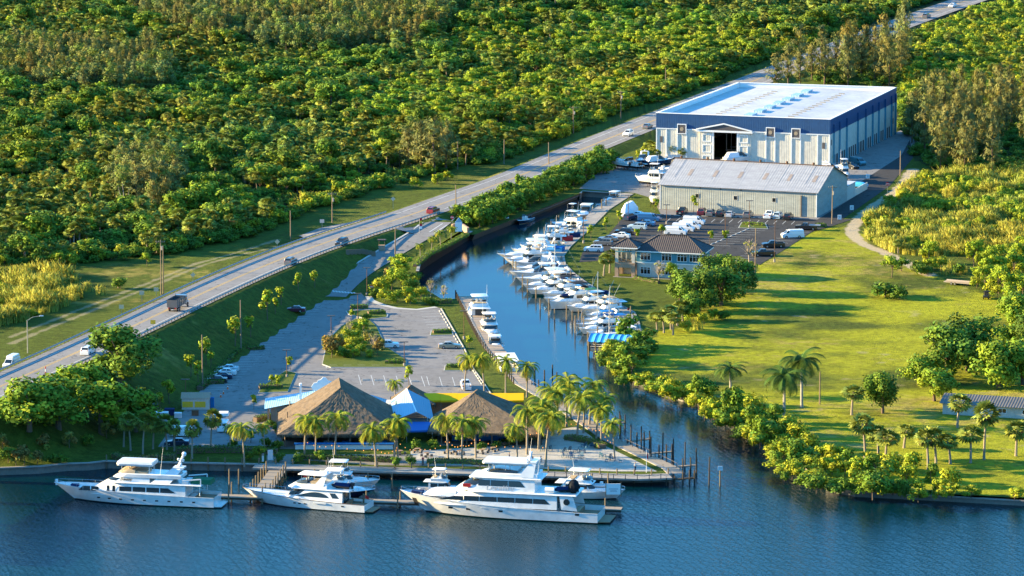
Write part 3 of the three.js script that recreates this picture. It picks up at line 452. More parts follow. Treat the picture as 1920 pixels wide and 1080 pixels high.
{ // metal shed
  const F0 = at(1237, 391.6), F1 = at(1531.2, 408), B1 = at(1581.8, 376.3), H = 6.6, HR = 11.3;
  const b = thing('metal_shed', 'long pale green corrugated metal shed with a weathered grey gable roof', 'shed', [F0[0], LAND, F0[1]], -Math.atan2(F1[1] - F0[1], F1[0] - F0[0]));
  const W = local(b, F1)[0], Dp = -local(b, B1)[1], front = new Wall([0, 0], [W, 0]), east = new Wall([W, 0], [W, -Dp]), back = new Wall([W, -Dp], [0, -Dp]), west = new Wall([0, -Dp], [0, 0]);
  for (let k = 0; k < 6; k++) front.box(new MB(), W / 6 * k, W / 6 * (k + 1) - .012, 0, H, -.2, 0).build('wall_panel', MAT.shedWall, b);
  back.box(new MB(), 0, W, 0, H, -.2, 0).build('wall_panel', MAT.shedWall, b);
  for (const w of [east, west]) { const m = new MB(), a = w.pt(0, 0), e = w.pt(w.len, 0), a1 = w.pt(0, H), e1 = w.pt(w.len, H), r = w.pt(w.len / 2, HR); m.quad(a, e, e1, a1).tri(a1, e1, r); m.build('gable_wall', MAT.shedWall, b); }
  const ov = .45, roofs = [[0, ov], [-Dp, -ov]]; let rf;
  roofs.forEach(([z, o], i) => { const ye = H - .1, m = new MB(), n = 12; const ze = z + o;
    for (let k = 0; k < n; k++) { const x0 = lerp(-ov, W + ov, k / n), x1 = lerp(-ov, W + ov, (k + 1) / n), lift = (k % 2) * .012; const A = [x0, ye + lift, ze], B = [x1, ye + lift, ze], C = [x1, HR + .1 + lift, -Dp / 2], D = [x0, HR + .1 + lift, -Dp / 2]; i ? m.quad(B, A, D, C) : m.quad(A, B, C, D); const u = .14; i ? m.quad([x0, ye - u, ze], [x1, ye - u, ze], [x1, HR - u, -Dp / 2], [x0, HR - u, -Dp / 2]) : m.quad([x1, ye - u, ze], [x0, ye - u, ze], [x0, HR - u, -Dp / 2], [x1, HR - u, -Dp / 2]); }
    const R0 = m.build('roof_slope', MAT.shedRoof, b); if (!i) rf = R0; });
  const onR = (x, t, up) => [x, lerp(H - .1, HR + .1, t) + up, lerp(ov, -Dp / 2, t)];
  for (const f of [.10, .26, .42, .58, .735, .895]) { const x = W * f + 2, s = new MB(); s.quad(onR(x - .5, .38, .05), onR(x + .5, .38, .05), onR(x + .5, .62, .05), onR(x - .5, .62, .05)); s.build('roof_skylight', MAT.rustPanel, rf); }
  new MB().beam([-.5, HR + .16, -Dp / 2], [W + .5, HR + .16, -Dp / 2], .6, .12).build('ridge_cap', MAT.rust, rf);
  for (let k = 0; k < 6; k++) new MB().cyl(W * (.03 + .17 * k), -Dp / 2, HR, HR + .75, .32, .32, 8).build('roof_ventilator', MAT.rust, rf);
  for (const f of [.065, .30, .47, .60, .73, .9]) { new MB().beam(onR(W * f, .3, .02), onR(W * f, 1, .02), .08, .04).build('roof_seam', MAT.galv, rf); }
  for (const s of [.24, .485, .73]) windowUnit(b, front, W * s - .55, W * s + .55, 3.4, 4.6, 1, [0], .05, MAT.stucco);
  for (const s of [.26, .39, .52]) front.box(new MB(), W * s - .2, W * s + .2, 6.0, 6.35, 0, .1).build('eave_vent', MAT.black, b);
  front.box(new MB(), W - .25, W, 0, H - .1, 0, .06).build('corner_trim', MAT.trim, b); front.box(new MB(), 0, .2, 0, H - .1, 0, .06).build('corner_trim', MAT.trim, b);
  front.box(new MB(), W * .90, W * .90 + .2, 0, 5.6, .02, .3).build('downpipe', MAT.wood, b);
  // annex and yard wall behind
  const x = thing('annex_building', 'small flat roofed block annex behind the metal shed gable', 'annex', [b.position.x, LAND, b.position.z], b.rotation.y);
  new MB().box(W - 12, W - .05, 0, 3.8, -Dp - 8.4, -Dp - .25).build('wall', MAT.stucco, x); new MB().box(W - 12.2, W + .1, 3.8, 4.05, -Dp - 8.6, -Dp - .2).build('roof', MAT.roofWhite, x);
  const y = thing('yard_wall', 'low white fence wall beyond the shed annex', 'fence', [b.position.x, LAND, b.position.z], b.rotation.y);
  for (let k = 0; k < 5; k++) new MB().box(W - .3, W - .15, 0, 1.9, -Dp - 8.7 - (k + 1) * 2.5 + .02, -Dp - 8.7 - k * 2.5).build('panel', MAT.creamWall, y);
}
{ // marina office: two storeys, hip roof, open corner tower
  const b = thing('marina_office', 'two storey cream and teal marina office with a dark hip roof and open corner tower', 'office building', [29.9, LAND, -1090.1], -15 * Math.PI / 180);
  const W = 16, D = 8.6, H = 6.4, front = new Wall([0, 0], [W, 0]), east = new Wall([W, 0], [W, -D]), back = new Wall([W, -D], [0, -D]), west = new Wall([0, -D], [0, 0]);
  for (const w of [front, east, back, west]) { w.box(new MB(), 0, w.len, 0, 3.5, -.25, 0).build('lower_wall', MAT.stucco, b); w.box(new MB(), 0, w.len, 3.5, H, -.25, -.02).build('upper_wall', MAT.stuccoBlue, b); w.box(new MB(), 0, w.len, 3.4, 3.62, 0, .06).build('string_course', MAT.trim, b); }
  for (const [s, y] of [[2.2, 4.1], [2.2, .7], [7.4, 4.1], [11.2, 4.1], [14.2, 4.1], [7.4, .7], [11.2, .7]]) windowUnit(b, front, s - 1.25, s + 1.25, y, y + 1.75, 3, [0, .72]);
  windowUnit(b, east, 3, 5.4, 4.1, 5.85, 3, [0, .72]); windowUnit(b, east, 3, 5.4, .7, 2.4, 3, [0, .72]);
  const hip = (x0, x1, z0, z1, ye, yr, ov, inset, parent, name) => { const X0 = x0 - ov, X1 = x1 + ov, Z0 = z0 + ov, Z1 = z1 - ov, zm = (Z0 + Z1) / 2, a = [X0, ye, Z0], c = [X1, ye, Z0], d = [X1, ye, Z1], e = [X0, ye, Z1], r0 = [x0 + inset, yr, zm], r1 = [x1 - inset, yr, zm], F = [[a, c, r1, r0], [c, d, r1], [d, e, r0, r1], [e, a, r0]];
    const rf = new MB(); rf.quad(e, d, c, a); for (const [p, q] of [[a, c], [c, d], [d, e], [e, a]]) rf.quad([p[0], ye - .25, p[2]], [q[0], ye - .25, q[2]], q, p); const g = rf.build(name, MAT.trim, parent);
    for (const f of F) { const m = new MB(); f.length === 4 ? m.quad(...f.map(p => [p[0], p[1] + .03, p[2]])) : m.tri(...f.map(p => [p[0], p[1] + .03, p[2]])); m.build('roof_slope', MAT.tileRoof, g); }
    const h = new MB(); for (const [p, q] of [[a, r0], [e, r0], [c, r1], [d, r1]]) h.beam([p[0], p[1] + .08, p[2]], [q[0], q[1] + .08, q[2]], .2, .12); if (inset < (x1 - x0) / 2) h.beam([r0[0], yr + .08, r0[2]], [r1[0], yr + .08, r1[2]], .22, .12); h.build('ridge_tiles', MAT.tileRoof, g); return g; };
  hip(0, W, 0, -D, H + .02, 9.6, .85, 4.4, b, 'roof');
  // tower
  const tx0 = -5, tx1 = -.02, tz0 = 1.6, tz1 = -3.6, th = 7.3;
  for (const [x, z] of [[tx0, tz0 - .9], [tx1 - .9, tz0 - .9], [tx0, tz1], [tx1 - .9, tz1]]) { new MB().box(x, x + .9, 0, 3.3, z, z + .9).build('pier', MAT.tan, b); new MB().box(x + .08, x + .82, 3.3, th, z + .08, z + .82).build('pier', MAT.stucco, b); }
  new MB().box(tx0, tx1, 3.1, 3.55, tz1, tz0).build('balcony_floor', MAT.tan, b);
  for (const [a, c] of [[2.3, 3.1], [6.1, 6.35], [7.0, th]]) new MB().box(tx0 + .08, tx1, a, c, tz0 - .6, tz0 - .06).box(tx0 + .06, tx0 + .6, a, c, tz1, tz0 - .6).build('beam', a < 3 ? MAT.tan : MAT.stuccoBlue, b);
  for (let k = 0; k < 6; k++) new MB().box(tx0 + .9 + k * .64, tx0 + 1.05 + k * .64, 6.35, 7.0, tz0 - .45, tz0 - .25).build('mullion', MAT.trim, b);
  for (let k = 0; k < 3; k++) new MB().box(tx0 + .9 + k * 1.25, tx0 + 1.15 + k * 1.25, 3.55, 6.1, tz0 - 2.6, tz0 - 2.4).build('inner_post', MAT.stucco, b);
  const rl = new MB(); rl.box(tx0 + .9, tx1 - .9, 4.5, 4.58, tz0 - .3, tz0 - .2).box(tx0 + .2, tx0 + .3, 4.5, 4.58, tz1 + .9, tz0 - .9); for (let k = 0; k < 14; k++) rl.box(tx0 + 1 + k * .23, tx0 + 1.03 + k * .23, 3.55, 4.5, tz0 - .27, tz0 - .24); rl.build('railing', MAT.black, b);
  new MB().box(tx0 + .3, tx1, .0, 3.1, tz1 + .1, tz1 + .3).build('inner_wall', MAT.stucco, b); new MB().box(tx0 + .3, tx1, 3.55, 6.2, tz1 + .1, tz1 + .3).build('inner_wall', MAT.stucco, b);
  hip(tx0, tx1, tz0, tz1, th + .03, 9.1, .8, 2.46, b, 'tower_roof');
  new MB().box(tx0 - .3, W, -.02, .1, tz0 + .01, tz0 + .5).build('plinth', MAT.concrete, b);
}
// ---------------------------------------------------------------- thatched restaurant
function thatch(parent, E, Rg, ye, yr, name = 'thatch_roof') { // E four eave corners clockwise from front left, Rg near and far ridge ends
  const [fl, fr, br, bl] = E, [n, f] = Rg, e = p => V3(p[0], ye, p[1]), r = p => V3(p[0], yr, p[1]), m = new MB();
  const face = (A, B, C, D, seed) => { const nu = 40, nv = 26, rows = [], nn = B.clone().sub(A).cross(D.clone().sub(A)).normalize(), cols = [];
    for (let j = 0; j <= nv; j++) { const row = []; for (let i = 0; i <= nu; i++) { const u = i / nu, t = j / nv, p = A.clone().lerp(B, u).lerp(D.clone().lerp(C, u), t), d = (i === 0 || i === nu) ? 0 : .12 * (fbm(u * 30, t * 24 + seed, seed, 2) - .5) + .035 * ((t * 14) % 1); p.addScaledVector(nn, d); p.y -= .5 * Math.sin(Math.PI * t) * .35; row.push(p.toArray()); } rows.push(row); }
    for (let j = 0; j < nv; j++) for (let i = 0; i < nu; i++) { const k = .62 + .55 * fbm(i * .35 + seed * 7, j * .8, seed + 3, 3) + .2 * (hash(i, j, seed) - .5), w = hash(i >> 2, j, seed + 9) * .12; m.tint(k * 1.02, k * (1 - w * .4), k * (1 - w)); m.quad(rows[j][i], rows[j][i + 1], rows[j + 1][i + 1], rows[j + 1][i]); } };
  face(e(fl), e(fr), r(n), r(n), 1); face(e(fr), e(br), r(f), r(n), 2); face(e(br), e(bl), r(f), r(f), 3); face(e(bl), e(fl), r(n), r(f), 4);
  const T = m.build(name, MAT.thatch, parent);
  const fr2 = new MB().tint(1, 1, 1); for (const [a, b] of [[fl, fr], [fr, br], [br, bl], [bl, fl]]) { const L = Math.hypot(a[0] - b[0], a[1] - b[1]), k = Math.round(L * 7), dx = (b[0] - a[0]) / L, dz = (b[1] - a[1]) / L; for (let i = 0; i < k; i++) { const s = (i + R()) / k * L, w = rr(.08, .2), d = rr(.25, .75), x = a[0] + dx * s, z = a[1] + dz * s, o = rr(-.12, .18), q = rr(.6, 1.1); fr2.tint(q, q * .95, q * .88); fr2.tri([x - dx * w, ye + .15, z - dz * w], [x + dx * w, ye + .15, z + dz * w], [x + dz * o, ye - d, z - dx * o]); } }
  fr2.build('thatch_fringe', MAT.thatch, T);
  return T;
}
{
  const b = thing('thatched_restaurant', 'large thatched hip roof restaurant with open sides and a white and blue counter', 'restaurant', [0, LAND, 0]);
  thatch(b, [[-46.6, -892.6], [-22.4, -893.6], [-22.6, -917.5], [-47.6, -916]], [[-34.2, -901.6], [-34.9, -912]], 2.75, 10.6);
  for (let k = 0; k < 6; k++) for (const z of [-894.2, -904, -915]) new MB().cyl(-45 + k * 4.3, z, 0, z > -900 ? 3.6 : 5.2, .16, .14, 8).build('post', MAT.wood, b);
  new MB().box(-42.9, -23.6, .05, 1.05, -892.4, -892.15).build('counter_wall', MAT.white, b); new MB().box(-43.1, -23.4, 1.05, 1.3, -892.7, -891.85).build('counter_top', MAT.cvBlue, b);
  new MB().box(-46, -23, 0, .06, -916, -892.7).build('floor', MAT.concDark, b); new MB().box(-44, -30, .06, 2.4, -909, -903).build('bar_block', MAT.interiorWarm, b); new MB().box(-46, -45.8, 0, 2.6, -912, -900).build('side_wall', MAT.tan, b);
  for (let k = 0; k < 5; k++) new MB().box(-41 + k * 3.6, -39.2 + k * 3.6, .75, .85, -897, -895.8).box(-40.2 + k * 3.6, -40 + k * 3.6, .06, .75, -896.5, -896.3).build('dining_table', k % 2 ? MAT.metalSky : MAT.cvBlue, b);
}
{
  const b = thing('thatched_bar', 'smaller peaked thatched bar hut between blue roof and the sand patio', 'thatched hut', [0, LAND, 0]);
  thatch(b, [[-16.8, -896.2], [7.2, -892.8], [8, -912.5], [-16.2, -913]], [[-7.6, -903], [-6.8, -907]], 2.7, 9.3);
  for (const [x, z] of [[-14, -897.4], [-9, -896.8], [-4, -896.2], [1, -895.4], [5.6, -894.8], [-14, -910], [5.6, -910]]) new MB().cyl(x, z, 0, 3.6, .15, .14, 8).build('post', MAT.wood, b);
  new MB().box(-12, 3, 0, 1.15, -901, -900.4).build('bar_counter', MAT.cvBlue, b); new MB().box(-10, 2, 0, 2.6, -907, -906.8).build('back_wall', MAT.interiorWarm, b); new MB().box(-15, 6, 0, .06, -911, -896).build('floor', MAT.concDark, b);
}
{
  const b = thing('small_thatch_hut', 'small thatched peak behind the blue gabled roof', 'thatched hut', [0, LAND, 0]);
  thatch(b, [[-25, -921.6], [-15.5, -921.4], [-15.5, -929.5], [-25, -929.5]], [[-20.9, -924], [-20.7, -926]], 3.0, 6.4); for (const [x, z] of [[-24, -922.4], [-16.5, -922.4], [-24, -928.5], [-16.5, -928.5]]) new MB().cyl(x, z, 0, 3.3, .14, .14, 8).build('post', MAT.wood, b);
}
{ // blue gabled passage between the huts
  const b = thing('blue_gable_roof', 'sky blue metal gable roof between the two thatched huts', 'pavilion', [0, LAND, 0]), r = [[-21.5, 6.6, -920.5], [-19.2, 4.9, -905.5]];
  new MB().quad([-24, 3, -905.5], r[1], r[0], [-24.6, 4.2, -920.5]).build('roof_slope', MAT.metalSky, b); new MB().quad(r[1], [-15.6, 3.0, -905.5], [-16.8, 4.2, -920.5], r[0]).build('roof_slope', MAT.metalBlue, b);
  new MB().beam(r[0], r[1], .25, .12).build('ridge_cap', MAT.trim, b); for (const [x, z] of [[-23.6, -906], [-16, -906], [-24, -919.8], [-17.2, -919.8]]) new MB().box(x - .1, x + .1, 0, 3.1, z - .1, z + .1).build('post', MAT.trim, b);
  const a = thing('blue_awning', 'deep blue canvas awning in front of the blue gable roof', 'awning', [0, LAND, 0]); new MB().quad([-21.2, 2.45, -898.6], [-15.6, 2.45, -899.2], [-15.4, 3.0, -904.8], [-21.6, 3.0, -904.8]).quad([-21.2, 2.1, -898.6], [-15.6, 2.1, -899.2], [-15.6, 2.45, -899.2], [-21.2, 2.45, -898.6]).build('canvas', MAT.tarpBlue, a);
  for (const [x, z] of [[-21, -898.8], [-15.8, -899.3]]) new MB().cyl(x, z, 0, 2.3, .06, .06, 6).build('pole', MAT.steel, a);
}
{ // sky blue metal building behind the big thatch, with its white scalloped sign board
  const b = thing('blue_roof_kitchen', 'low building with pale blue metal roof tucked behind the big thatched roof', 'building', [0, LAND, 0]);
  new MB().box(-49, -24, 0, 3.6, -924, -917.6).build('wall', MAT.stucco, b); new MB().quad([-50.2, 3.5, -915], [-36, 6.0, -917.2], [-35, 6.0, -926], [-50.6, 3.5, -926]).build('roof_slope', MAT.metalSky, b); new MB().quad([-36, 6.0, -917.2], [-24, 3.2, -917.2], [-24, 3.2, -924], [-35, 6, -926]).build('roof_slope', MAT.metalBlue, b);
  new MB().box(-49.6, -49.3, 0, 3.4, -918, -915.4).build('side_wall', MAT.tan, b);
  const s = thing('scalloped_signboard', 'white scallop edged board standing above the blue metal roof', 'sign board', [-38.5, LAND, -921]); const pts = [[-2.1, 0], [2.0, 0], [2.2, 1.2], [1.6, 1.9], [1.0, 2.0], [.6, 2.6], [0, 2.7], [-.5, 2.2], [-1.0, 2.1], [-1.3, 1.6], [-1.9, 1.5], [-2.4, .8]];
  const g = new THREE.ExtrudeGeometry(new THREE.Shape(pts.map(p => new THREE.Vector2(...p))), { depth: .3, bevelEnabled: false }); put('board', g, MAT.white, s).position.y = 6.2; new MB().box(-1.6, -1.4, 0, 6.4, .1, .25).box(1.3, 1.5, 0, 6.4, .1, .25).build('frame', MAT.steel, s);
  const fin = thing('roof_fin', 'slim white upright fin on the pale blue roof', 'sign board', [-43, LAND, -919]); new MB().box(-.18, .18, 4.2, 7.6, -.5, .5).rbox(-.26, .26, 7.6, 8, -.6, .6, .1).build('fin', MAT.white, fin);
}
{ // yellow awning over the rear entrance
  const b = thing('yellow_awning', 'long bright yellow awning behind the smaller thatched hut', 'awning', [0, LAND, 0]);
  for (let k = 0; k < 6; k++) { const x0 = -18 + k * 3.4, x1 = x0 + 3.38; new MB().quad([x0, 3.7, -922.6], [x1, 3.7, -922.9], [x1, 4.6, -926], [x0, 4.6, -925.7]).quad([x0, 3.3, -922.6], [x1, 3.3, -922.9], [x1, 3.7, -922.9], [x0, 3.7, -922.6]).build('canvas', MAT.awningYellow, b); new MB().cyl(x0 + .1, -922.8, 0, 3.6, .05, .05, 6).build('pole', MAT.steel, b); }
  new MB().box(-18, 2.4, 0, 4.4, -926.4, -926.1).build('rear_wall', MAT.tan, b);
}
{ // low corrugated building at the right edge
  const b = thing('long_low_shed', 'low cream shed with a grey corrugated roof half hidden by trees', 'shed', [88.4, LAND, -927], -.30);
  for (let k = 0; k < 5; k++) { new MB().box(k * 5, k * 5 + 4.98, 0, 2.3, -.2, 0).build('wall_panel', MAT.stucco, b); windowUnit(b, new Wall([0, 0], [25, 0]), k * 5 + 1.5, k * 5 + 3.3, .9, 1.9, 2, [0]); }
  new MB().box(0, 25, 0, 2.3, -9, -8.8).box(0, .2, 0, 2.6, -8.8, -.2).build('wall', MAT.stucco, b);
  const corr = (z0, y0, z1, y1, up) => { const m = new MB(), n = 90, row = (z, y) => Array.from({ length: n + 1 }, (_, i) => [-.6 + i / n * 26.2, y + .07 * (i % 2), z]); m.grid([row(z0, y0), row(z1, y1)], false); return m; };
  corr(.8, 2.35, -4.5, 3.5).build('roof_slope', MAT.roofDull, b); corr(-4.5, 3.5, -9.8, 2.35).build('roof_slope', MAT.roofDull, b);
}
{ // storage hut in the service yard
  const [x, z] = at(341, 768), b = thing('storage_hut', 'small cream storage hut with yellow boards in the service yard', 'hut', [x, LAND, z]);
  new MB().box(0, 5.7, 0, 2.4, -3.6, 0).build('wall', MAT.stucco, b); new MB().quad([-.2, 2.35, .25], [5.9, 2.35, .25], [5.9, 3.3, -1.8], [-.2, 3.3, -1.8]).quad([5.9, 2.35, -3.8], [-.2, 2.35, -3.8], [-.2, 3.3, -1.8], [5.9, 3.3, -1.8]).tri([5.7, 2.4, 0], [5.7, 2.4, -3.6], [5.7, 3.25, -1.8]).build('roof', MAT.tan, b);
  for (const a of [.1, 2.7]) new MB().box(a, a + 2.2, .5, 1.7, 0, .06).build('board', MAT.yellow, b); new MB().box(5.7, 5.75, .05, 2, -1.4, -.5).build('door', MAT.doorDark, b);
}

// ---------------------------------------------------------------- boats: bow along +x, waterline at y = 0
const CREASE = .6;
function hullShape(o) {
  const { L, B, bow, stern, rake = L * .07, full = 2.2, depth = .6 } = o;
  const sheer = t => lerp(stern, bow, Math.pow(t, 1.7)), hb = t => B / 2 * (t < .5 ? lerp(.9, 1, t / .5) : Math.pow(Math.max(0, 1 - Math.pow((t - .5) / .5, full)), .8)), wb = t => B / 2 * (t < .35 ? .88 : .88 * Math.max(0, 1 - Math.pow((t - .35) / .58, 1.9)));
  const P = (t, y, s) => { const S = sheer(t), f = clamp(y / S), x = -L / 2 + L * t - rake * Math.pow(t, 5) * (1 - f) * 1.6, z = y < 0 ? wb(t) * (1 + y / depth * .7) : lerp(wb(t), hb(t), Math.pow(f, .75)); return [x, y, z * s]; };
  return { ...o, sheer, hb, P };
}
function buildHull(g, o, hullMat, bootMat, deckMat = MAT.gelDeck) {
  const h = hullShape(o), n = 22, { L, tc = .3, cockpit = .7 } = o, T = i => i / n, side = (ys, s) => Array.from({ length: n + 1 }, (_, i) => ys.map(y => h.P(T(i), typeof y === 'function' ? y(T(i)) : y, s)));
  const up = [o.bootTop ?? .14, ...[.25, .5, .75, 1].map(k => t => lerp(o.bootTop ?? .14, h.sheer(t), k))], lo = [-.55, -.25, o.bootTop ?? .14];
  const m = new MB(); for (const s of [1, -1]) m.grid(side(up, s), s < 0); m.p.length && 0;
  { const a = up.map(y => h.P(0, typeof y === 'function' ? y(0) : y, 1)), b = up.map(y => h.P(0, typeof y === 'function' ? y(0) : y, -1)); m.grid([a, b], true); }
  const H = m.build('hull', hullMat, g, CREASE), bm = new MB(); for (const s of [1, -1]) bm.grid(side(lo, s), s < 0); bm.build('bottom', bootMat, g, CREASE);
  const d = new MB(), rows = []; for (let i = 0; i <= n; i++) { const t = T(i), inset = .06; if (t < tc - .001) continue; const y = h.sheer(t) - (o.bulwark ?? .08), w = Math.max(0, h.P(t, y, 1)[2] - inset), x = h.P(t, y, 1)[0]; rows.push([[x, y, -w], [x, y + .03, 0], [x, y, w]]); } d.grid(rows, true); d.build('deck', deckMat, g);
  if (tc > 0) { const c = new MB(), r2 = []; const y = h.sheer(0) - cockpit; for (let i = 0; i <= 6; i++) { const t = tc * i / 6, p = h.P(t, y, 1); r2.push([[p[0], y, -p[2] + .05], [p[0], y, p[2] - .05]]); } c.grid(r2, true); const q = h.P(tc, y, 1), yt = h.sheer(tc) - .05; c.quad([q[0], y, -q[2]], [q[0], y, q[2]], [q[0], yt, q[2]], [q[0], yt, -q[2]]); c.build('cockpit_floor', o.teak === false ? MAT.gelDeck : MAT.teak, g); }
  const rail = new MB(); for (const s of [1, -1]) { const pts = []; for (let i = 0; i <= n; i++) { const p = h.P(T(i), h.sheer(T(i)), s); pts.push([p[0], p[1] + .01, p[2]]); } rail.tube(pts, .055, 4); } rail.build('rub_rail', o.railMat ?? MAT.gelGrey, g);
  return h;
}
function bowRail(g, h, t0 = .5, ht = .7) {
  const m = new MB(); for (const s of [1, -1]) { const top = []; for (let i = 0; i <= 10; i++) { const t = lerp(t0, .995, i / 10), p = h.P(t, h.sheer(t), s); top.push([p[0], p[1] + (i ? ht : .1), p[2] * .96]); if (i && i % 2 === 0) m.tube([[p[0], p[1], p[2] * .97], [p[0], p[1] + ht, p[2] * .96]], .02, 4); } m.tube(top, .025, 4); } m.build('bow_rail', MAT.chrome, g);
}
const ringPts = (x0, x1, w, fr, nose, y, nf = 6) => { const xs = x1 - fr, P = [[x0, y, -w], [(x0 + xs) / 2, y, -w]]; for (let i = 0; i <= nf; i++) { const a = i / nf * Math.PI / 2; P.push([xs + fr * Math.sin(a), y, -w * (nose + (1 - nose) * Math.cos(a))]); } for (let i = nf; i >= 0; i--) { const a = i / nf * Math.PI / 2; P.push([xs + fr * Math.sin(a), y, w * (nose + (1 - nose) * Math.cos(a))]); } P.push([(x0 + xs) / 2, y, w], [x0, y, w]); return P; };
class Tier { // one level of a boat's superstructure
  constructor(o) { Object.assign(this, { fr: 1.2, nose: .55, rakeF: .8, rakeA: 0, inset: .12 }, o); }
  ring(f, out = 0) { return ringPts(lerp(this.x0, this.x0 + this.rakeA, f) - out, lerp(this.x1, this.x1 - this.rakeF, f) + out, lerp(this.w, this.w - this.inset, f) + out, this.fr, this.nose, lerp(this.y0, this.y1, f)); }
  build(g, name = 'cabin', mat = MAT.gel) { const h = this.y1 - this.y0, e = Math.min(.12, h * .2), t = this.ring(1).map(p => [p[0], p[1], p[2]]), top = ringPts(this.x0 + this.rakeA + e, this.x1 - this.rakeF - e, this.w - this.inset - e, this.fr, this.nose, this.y1), mid = this.ring(1 - e / h); return this.mesh = new MB().stack([this.ring(0), mid, top]).build(name, mat, g, CREASE); }
  pane(m, a, b, f0, f1, s, lean = 0) { const q = (x, f) => [x + lean * (f - f0) / (f1 - f0), lerp(this.y0, this.y1, f), s * (lerp(this.w, this.w - this.inset, f) + .015)]; const A = q(a, f0), B = q(b, f0), C = q(b, f1), D = q(a, f1); s > 0 ? m.quad(A, B, C, D) : m.quad(B, A, D, C); return m; }
  windows(list, f0, f1, name = 'side_window', lean = 0) { for (const s of [1, -1]) for (const [a, b, la = 0, lb = 0] of list) { const q = (x, f, l) => [x + l * (f - f0) / (f1 - f0), lerp(this.y0, this.y1, f), s * (lerp(this.w, this.w - this.inset, f) + .02)]; const m = new MB(); s > 0 ? m.quad(q(a, f0, 0), q(b, f0, 0), q(b, f1, lb), q(a, f1, la)) : m.quad(q(b, f0, 0), q(a, f0, 0), q(a, f1, la), q(b, f1, lb)); m.build(name, MAT.glass, this.mesh); } }
  shield(f0, f1, mat = MAT.glass, i0 = 2, i1 = 15) { const a = this.ring(f0, .02), b = this.ring(f1, .02), m = new MB(); for (let i = i0; i < i1; i++) m.quad(a[i + 1], a[i], b[i], b[i + 1]); m.build('windshield', mat, this.mesh); }
  frame(f0, f1, k) { const a = this.ring(f0, .04), b = this.ring(f1, .04), m = new MB(); for (const i of k) m.beam(a[i], b[i], .07, .05); m.build('window_post', MAT.gel, this.mesh); }
}
function hardtop(g, x0, x1, w, y, mat = MAT.gel, name = 'hardtop', th = .16) { return new MB().stack([ringPts(x0, x1, w - .1, .6, .75, y), ringPts(x0 - .05, x1 + .05, w, .7, .75, y + th * .5), ringPts(x0 + .12, x1 - .12, w - .14, .6, .75, y + th)], true, true).build(name, mat, g, CREASE); }
const posts = (g, list, y0, y1, r = .035, mat = MAT.chrome, name = 'top_support', lean = 0) => { for (const [x, z] of list) new MB().tube([[x, y0, z], [x + lean, y1, z * .96]], r, 5).build(name, mat, g); };
function arch(g, x, w, y0, y1, lean = -1, mat = MAT.gel) { const m = new MB(), A = [x, y0, -w], B = [x + lean, y1, -w * .8], C = [x + lean, y1, w * .8], D = [x, y0, w]; m.beam(A, B, .5, .14).beam(B, C, .5, .14).beam(C, D, .5, .14); const a = m.build('radar_arch', mat, g); return a; }
const dome = (g, x, y, z, r = .28) => new MB().cyl(x, z, y, y + r * .9, r * .8, r, 10).ball(x, y + r * .9, z, r, r * .8, r, 10, 5).build('radar_dome', MAT.white, g, CREASE);
const antenna = (g, x, y, z, h = 2.5) => new MB().tube([[x, y, z], [x - h * .12, y + h, z]], [.03, .012], 4).build('antenna', MAT.white, g);
function outboard(g, x, z, y = .3) { const m = new MB().rbox(x - .75, x - .1, y + .35, y + .95, z - .22, z + .22, .1).box(x - .5, x - .25, y - .7, y + .4, z - .09, z + .09); m.build('outboard_motor', MAT.black, g); }
const seat = (g, x, y, z, w = .6, mat = MAT.cvWhite) => new MB().rbox(x - .3, x + .3, y, y + .45, z - w / 2, z + w / 2, .06).rbox(x - .32, x - .18, y + .4, y + .95, z - w / 2, z + w / 2, .05).build('helm_seat', mat, g);
function bench(g, x0, x1, z0, z1, y, mat = MAT.cvTan) { new MB().rbox(x0, x1, y, y + .45, z0, z1, .08).build('bench_seat', mat, g); }
function platform(g, o, h, len = 1, mat = MAT.teak) { const w = h.hb(0) * .9; new MB().stack([ringPts(-o.L / 2, -o.L / 2 - len, -w, 0, 1, .22), ringPts(-o.L / 2, -o.L / 2 - len, -w, 0, 1, .38)].map(r => r.map(p => p)).map(r => { const q = [[-o.L / 2 - len, r[0][1], -w * .9], [-o.L / 2 + .02, r[0][1], -w], [-o.L / 2 + .02, r[0][1], w], [-o.L / 2 - len, r[0][1], w * .9]]; return q; })).build('swim_platform', mat, g); }
const BOATS = 'boats moored in the marina';
function place(name, label, x, z, heading, group = BOATS, y = 0) { return thing(name, label, 'boat', [x, y, z], heading, group); }
function flag(g, x, y, z, s = 1) { new MB().tube([[x, y, z], [x - .25 * s, y + 1.6 * s, z]], .02, 4).build('flag_staff', MAT.teak, g); const m = new MB(); m.quad([x - .15 * s, y + .9 * s, z], [x - .9 * s, y + .5 * s, z + .2], [x - 1.0 * s, y + 1.1 * s, z + .1], [x - .25 * s, y + 1.55 * s, z]); m.build('flag', MAT.cvRed, g); }
function tender(g, x, y, z, turn, L = 3.4, cover) { const p = new THREE.Group(); p.name = 'tender'; g.add(p); p.position.set(x, y, z); p.rotation.y = turn; const w = .62, m = new MB(); m.tube([[-L / 2, .3, -w], [L * .2, .32, -w], [L * .42, .4, -w * .5], [L / 2, .45, 0], [L * .42, .4, w * .5], [L * .2, .32, w], [-L / 2, .3, w]], .24, 7); m.build('tube', cover ? MAT.cvBlack : MAT.gelGrey, p, CREASE); new MB().box(-L / 2, L * .3, .1, .3, -w, w).build('floor', MAT.gelGrey, p); if (cover) new MB().stack([ringPts(-L / 2, L / 2, w + .2, 1.2, .2, .35), ringPts(-L / 2 + .2, L / 2 - .5, w * .6, 1, .2, .95)]).build('cover', cover, p, CREASE); else new MB().rbox(-.1, .5, .3, 1.0, -.3, .3, .06).build('console', MAT.gel, p); outboard(p, -L / 2 + .1, 0, .25); return p; }

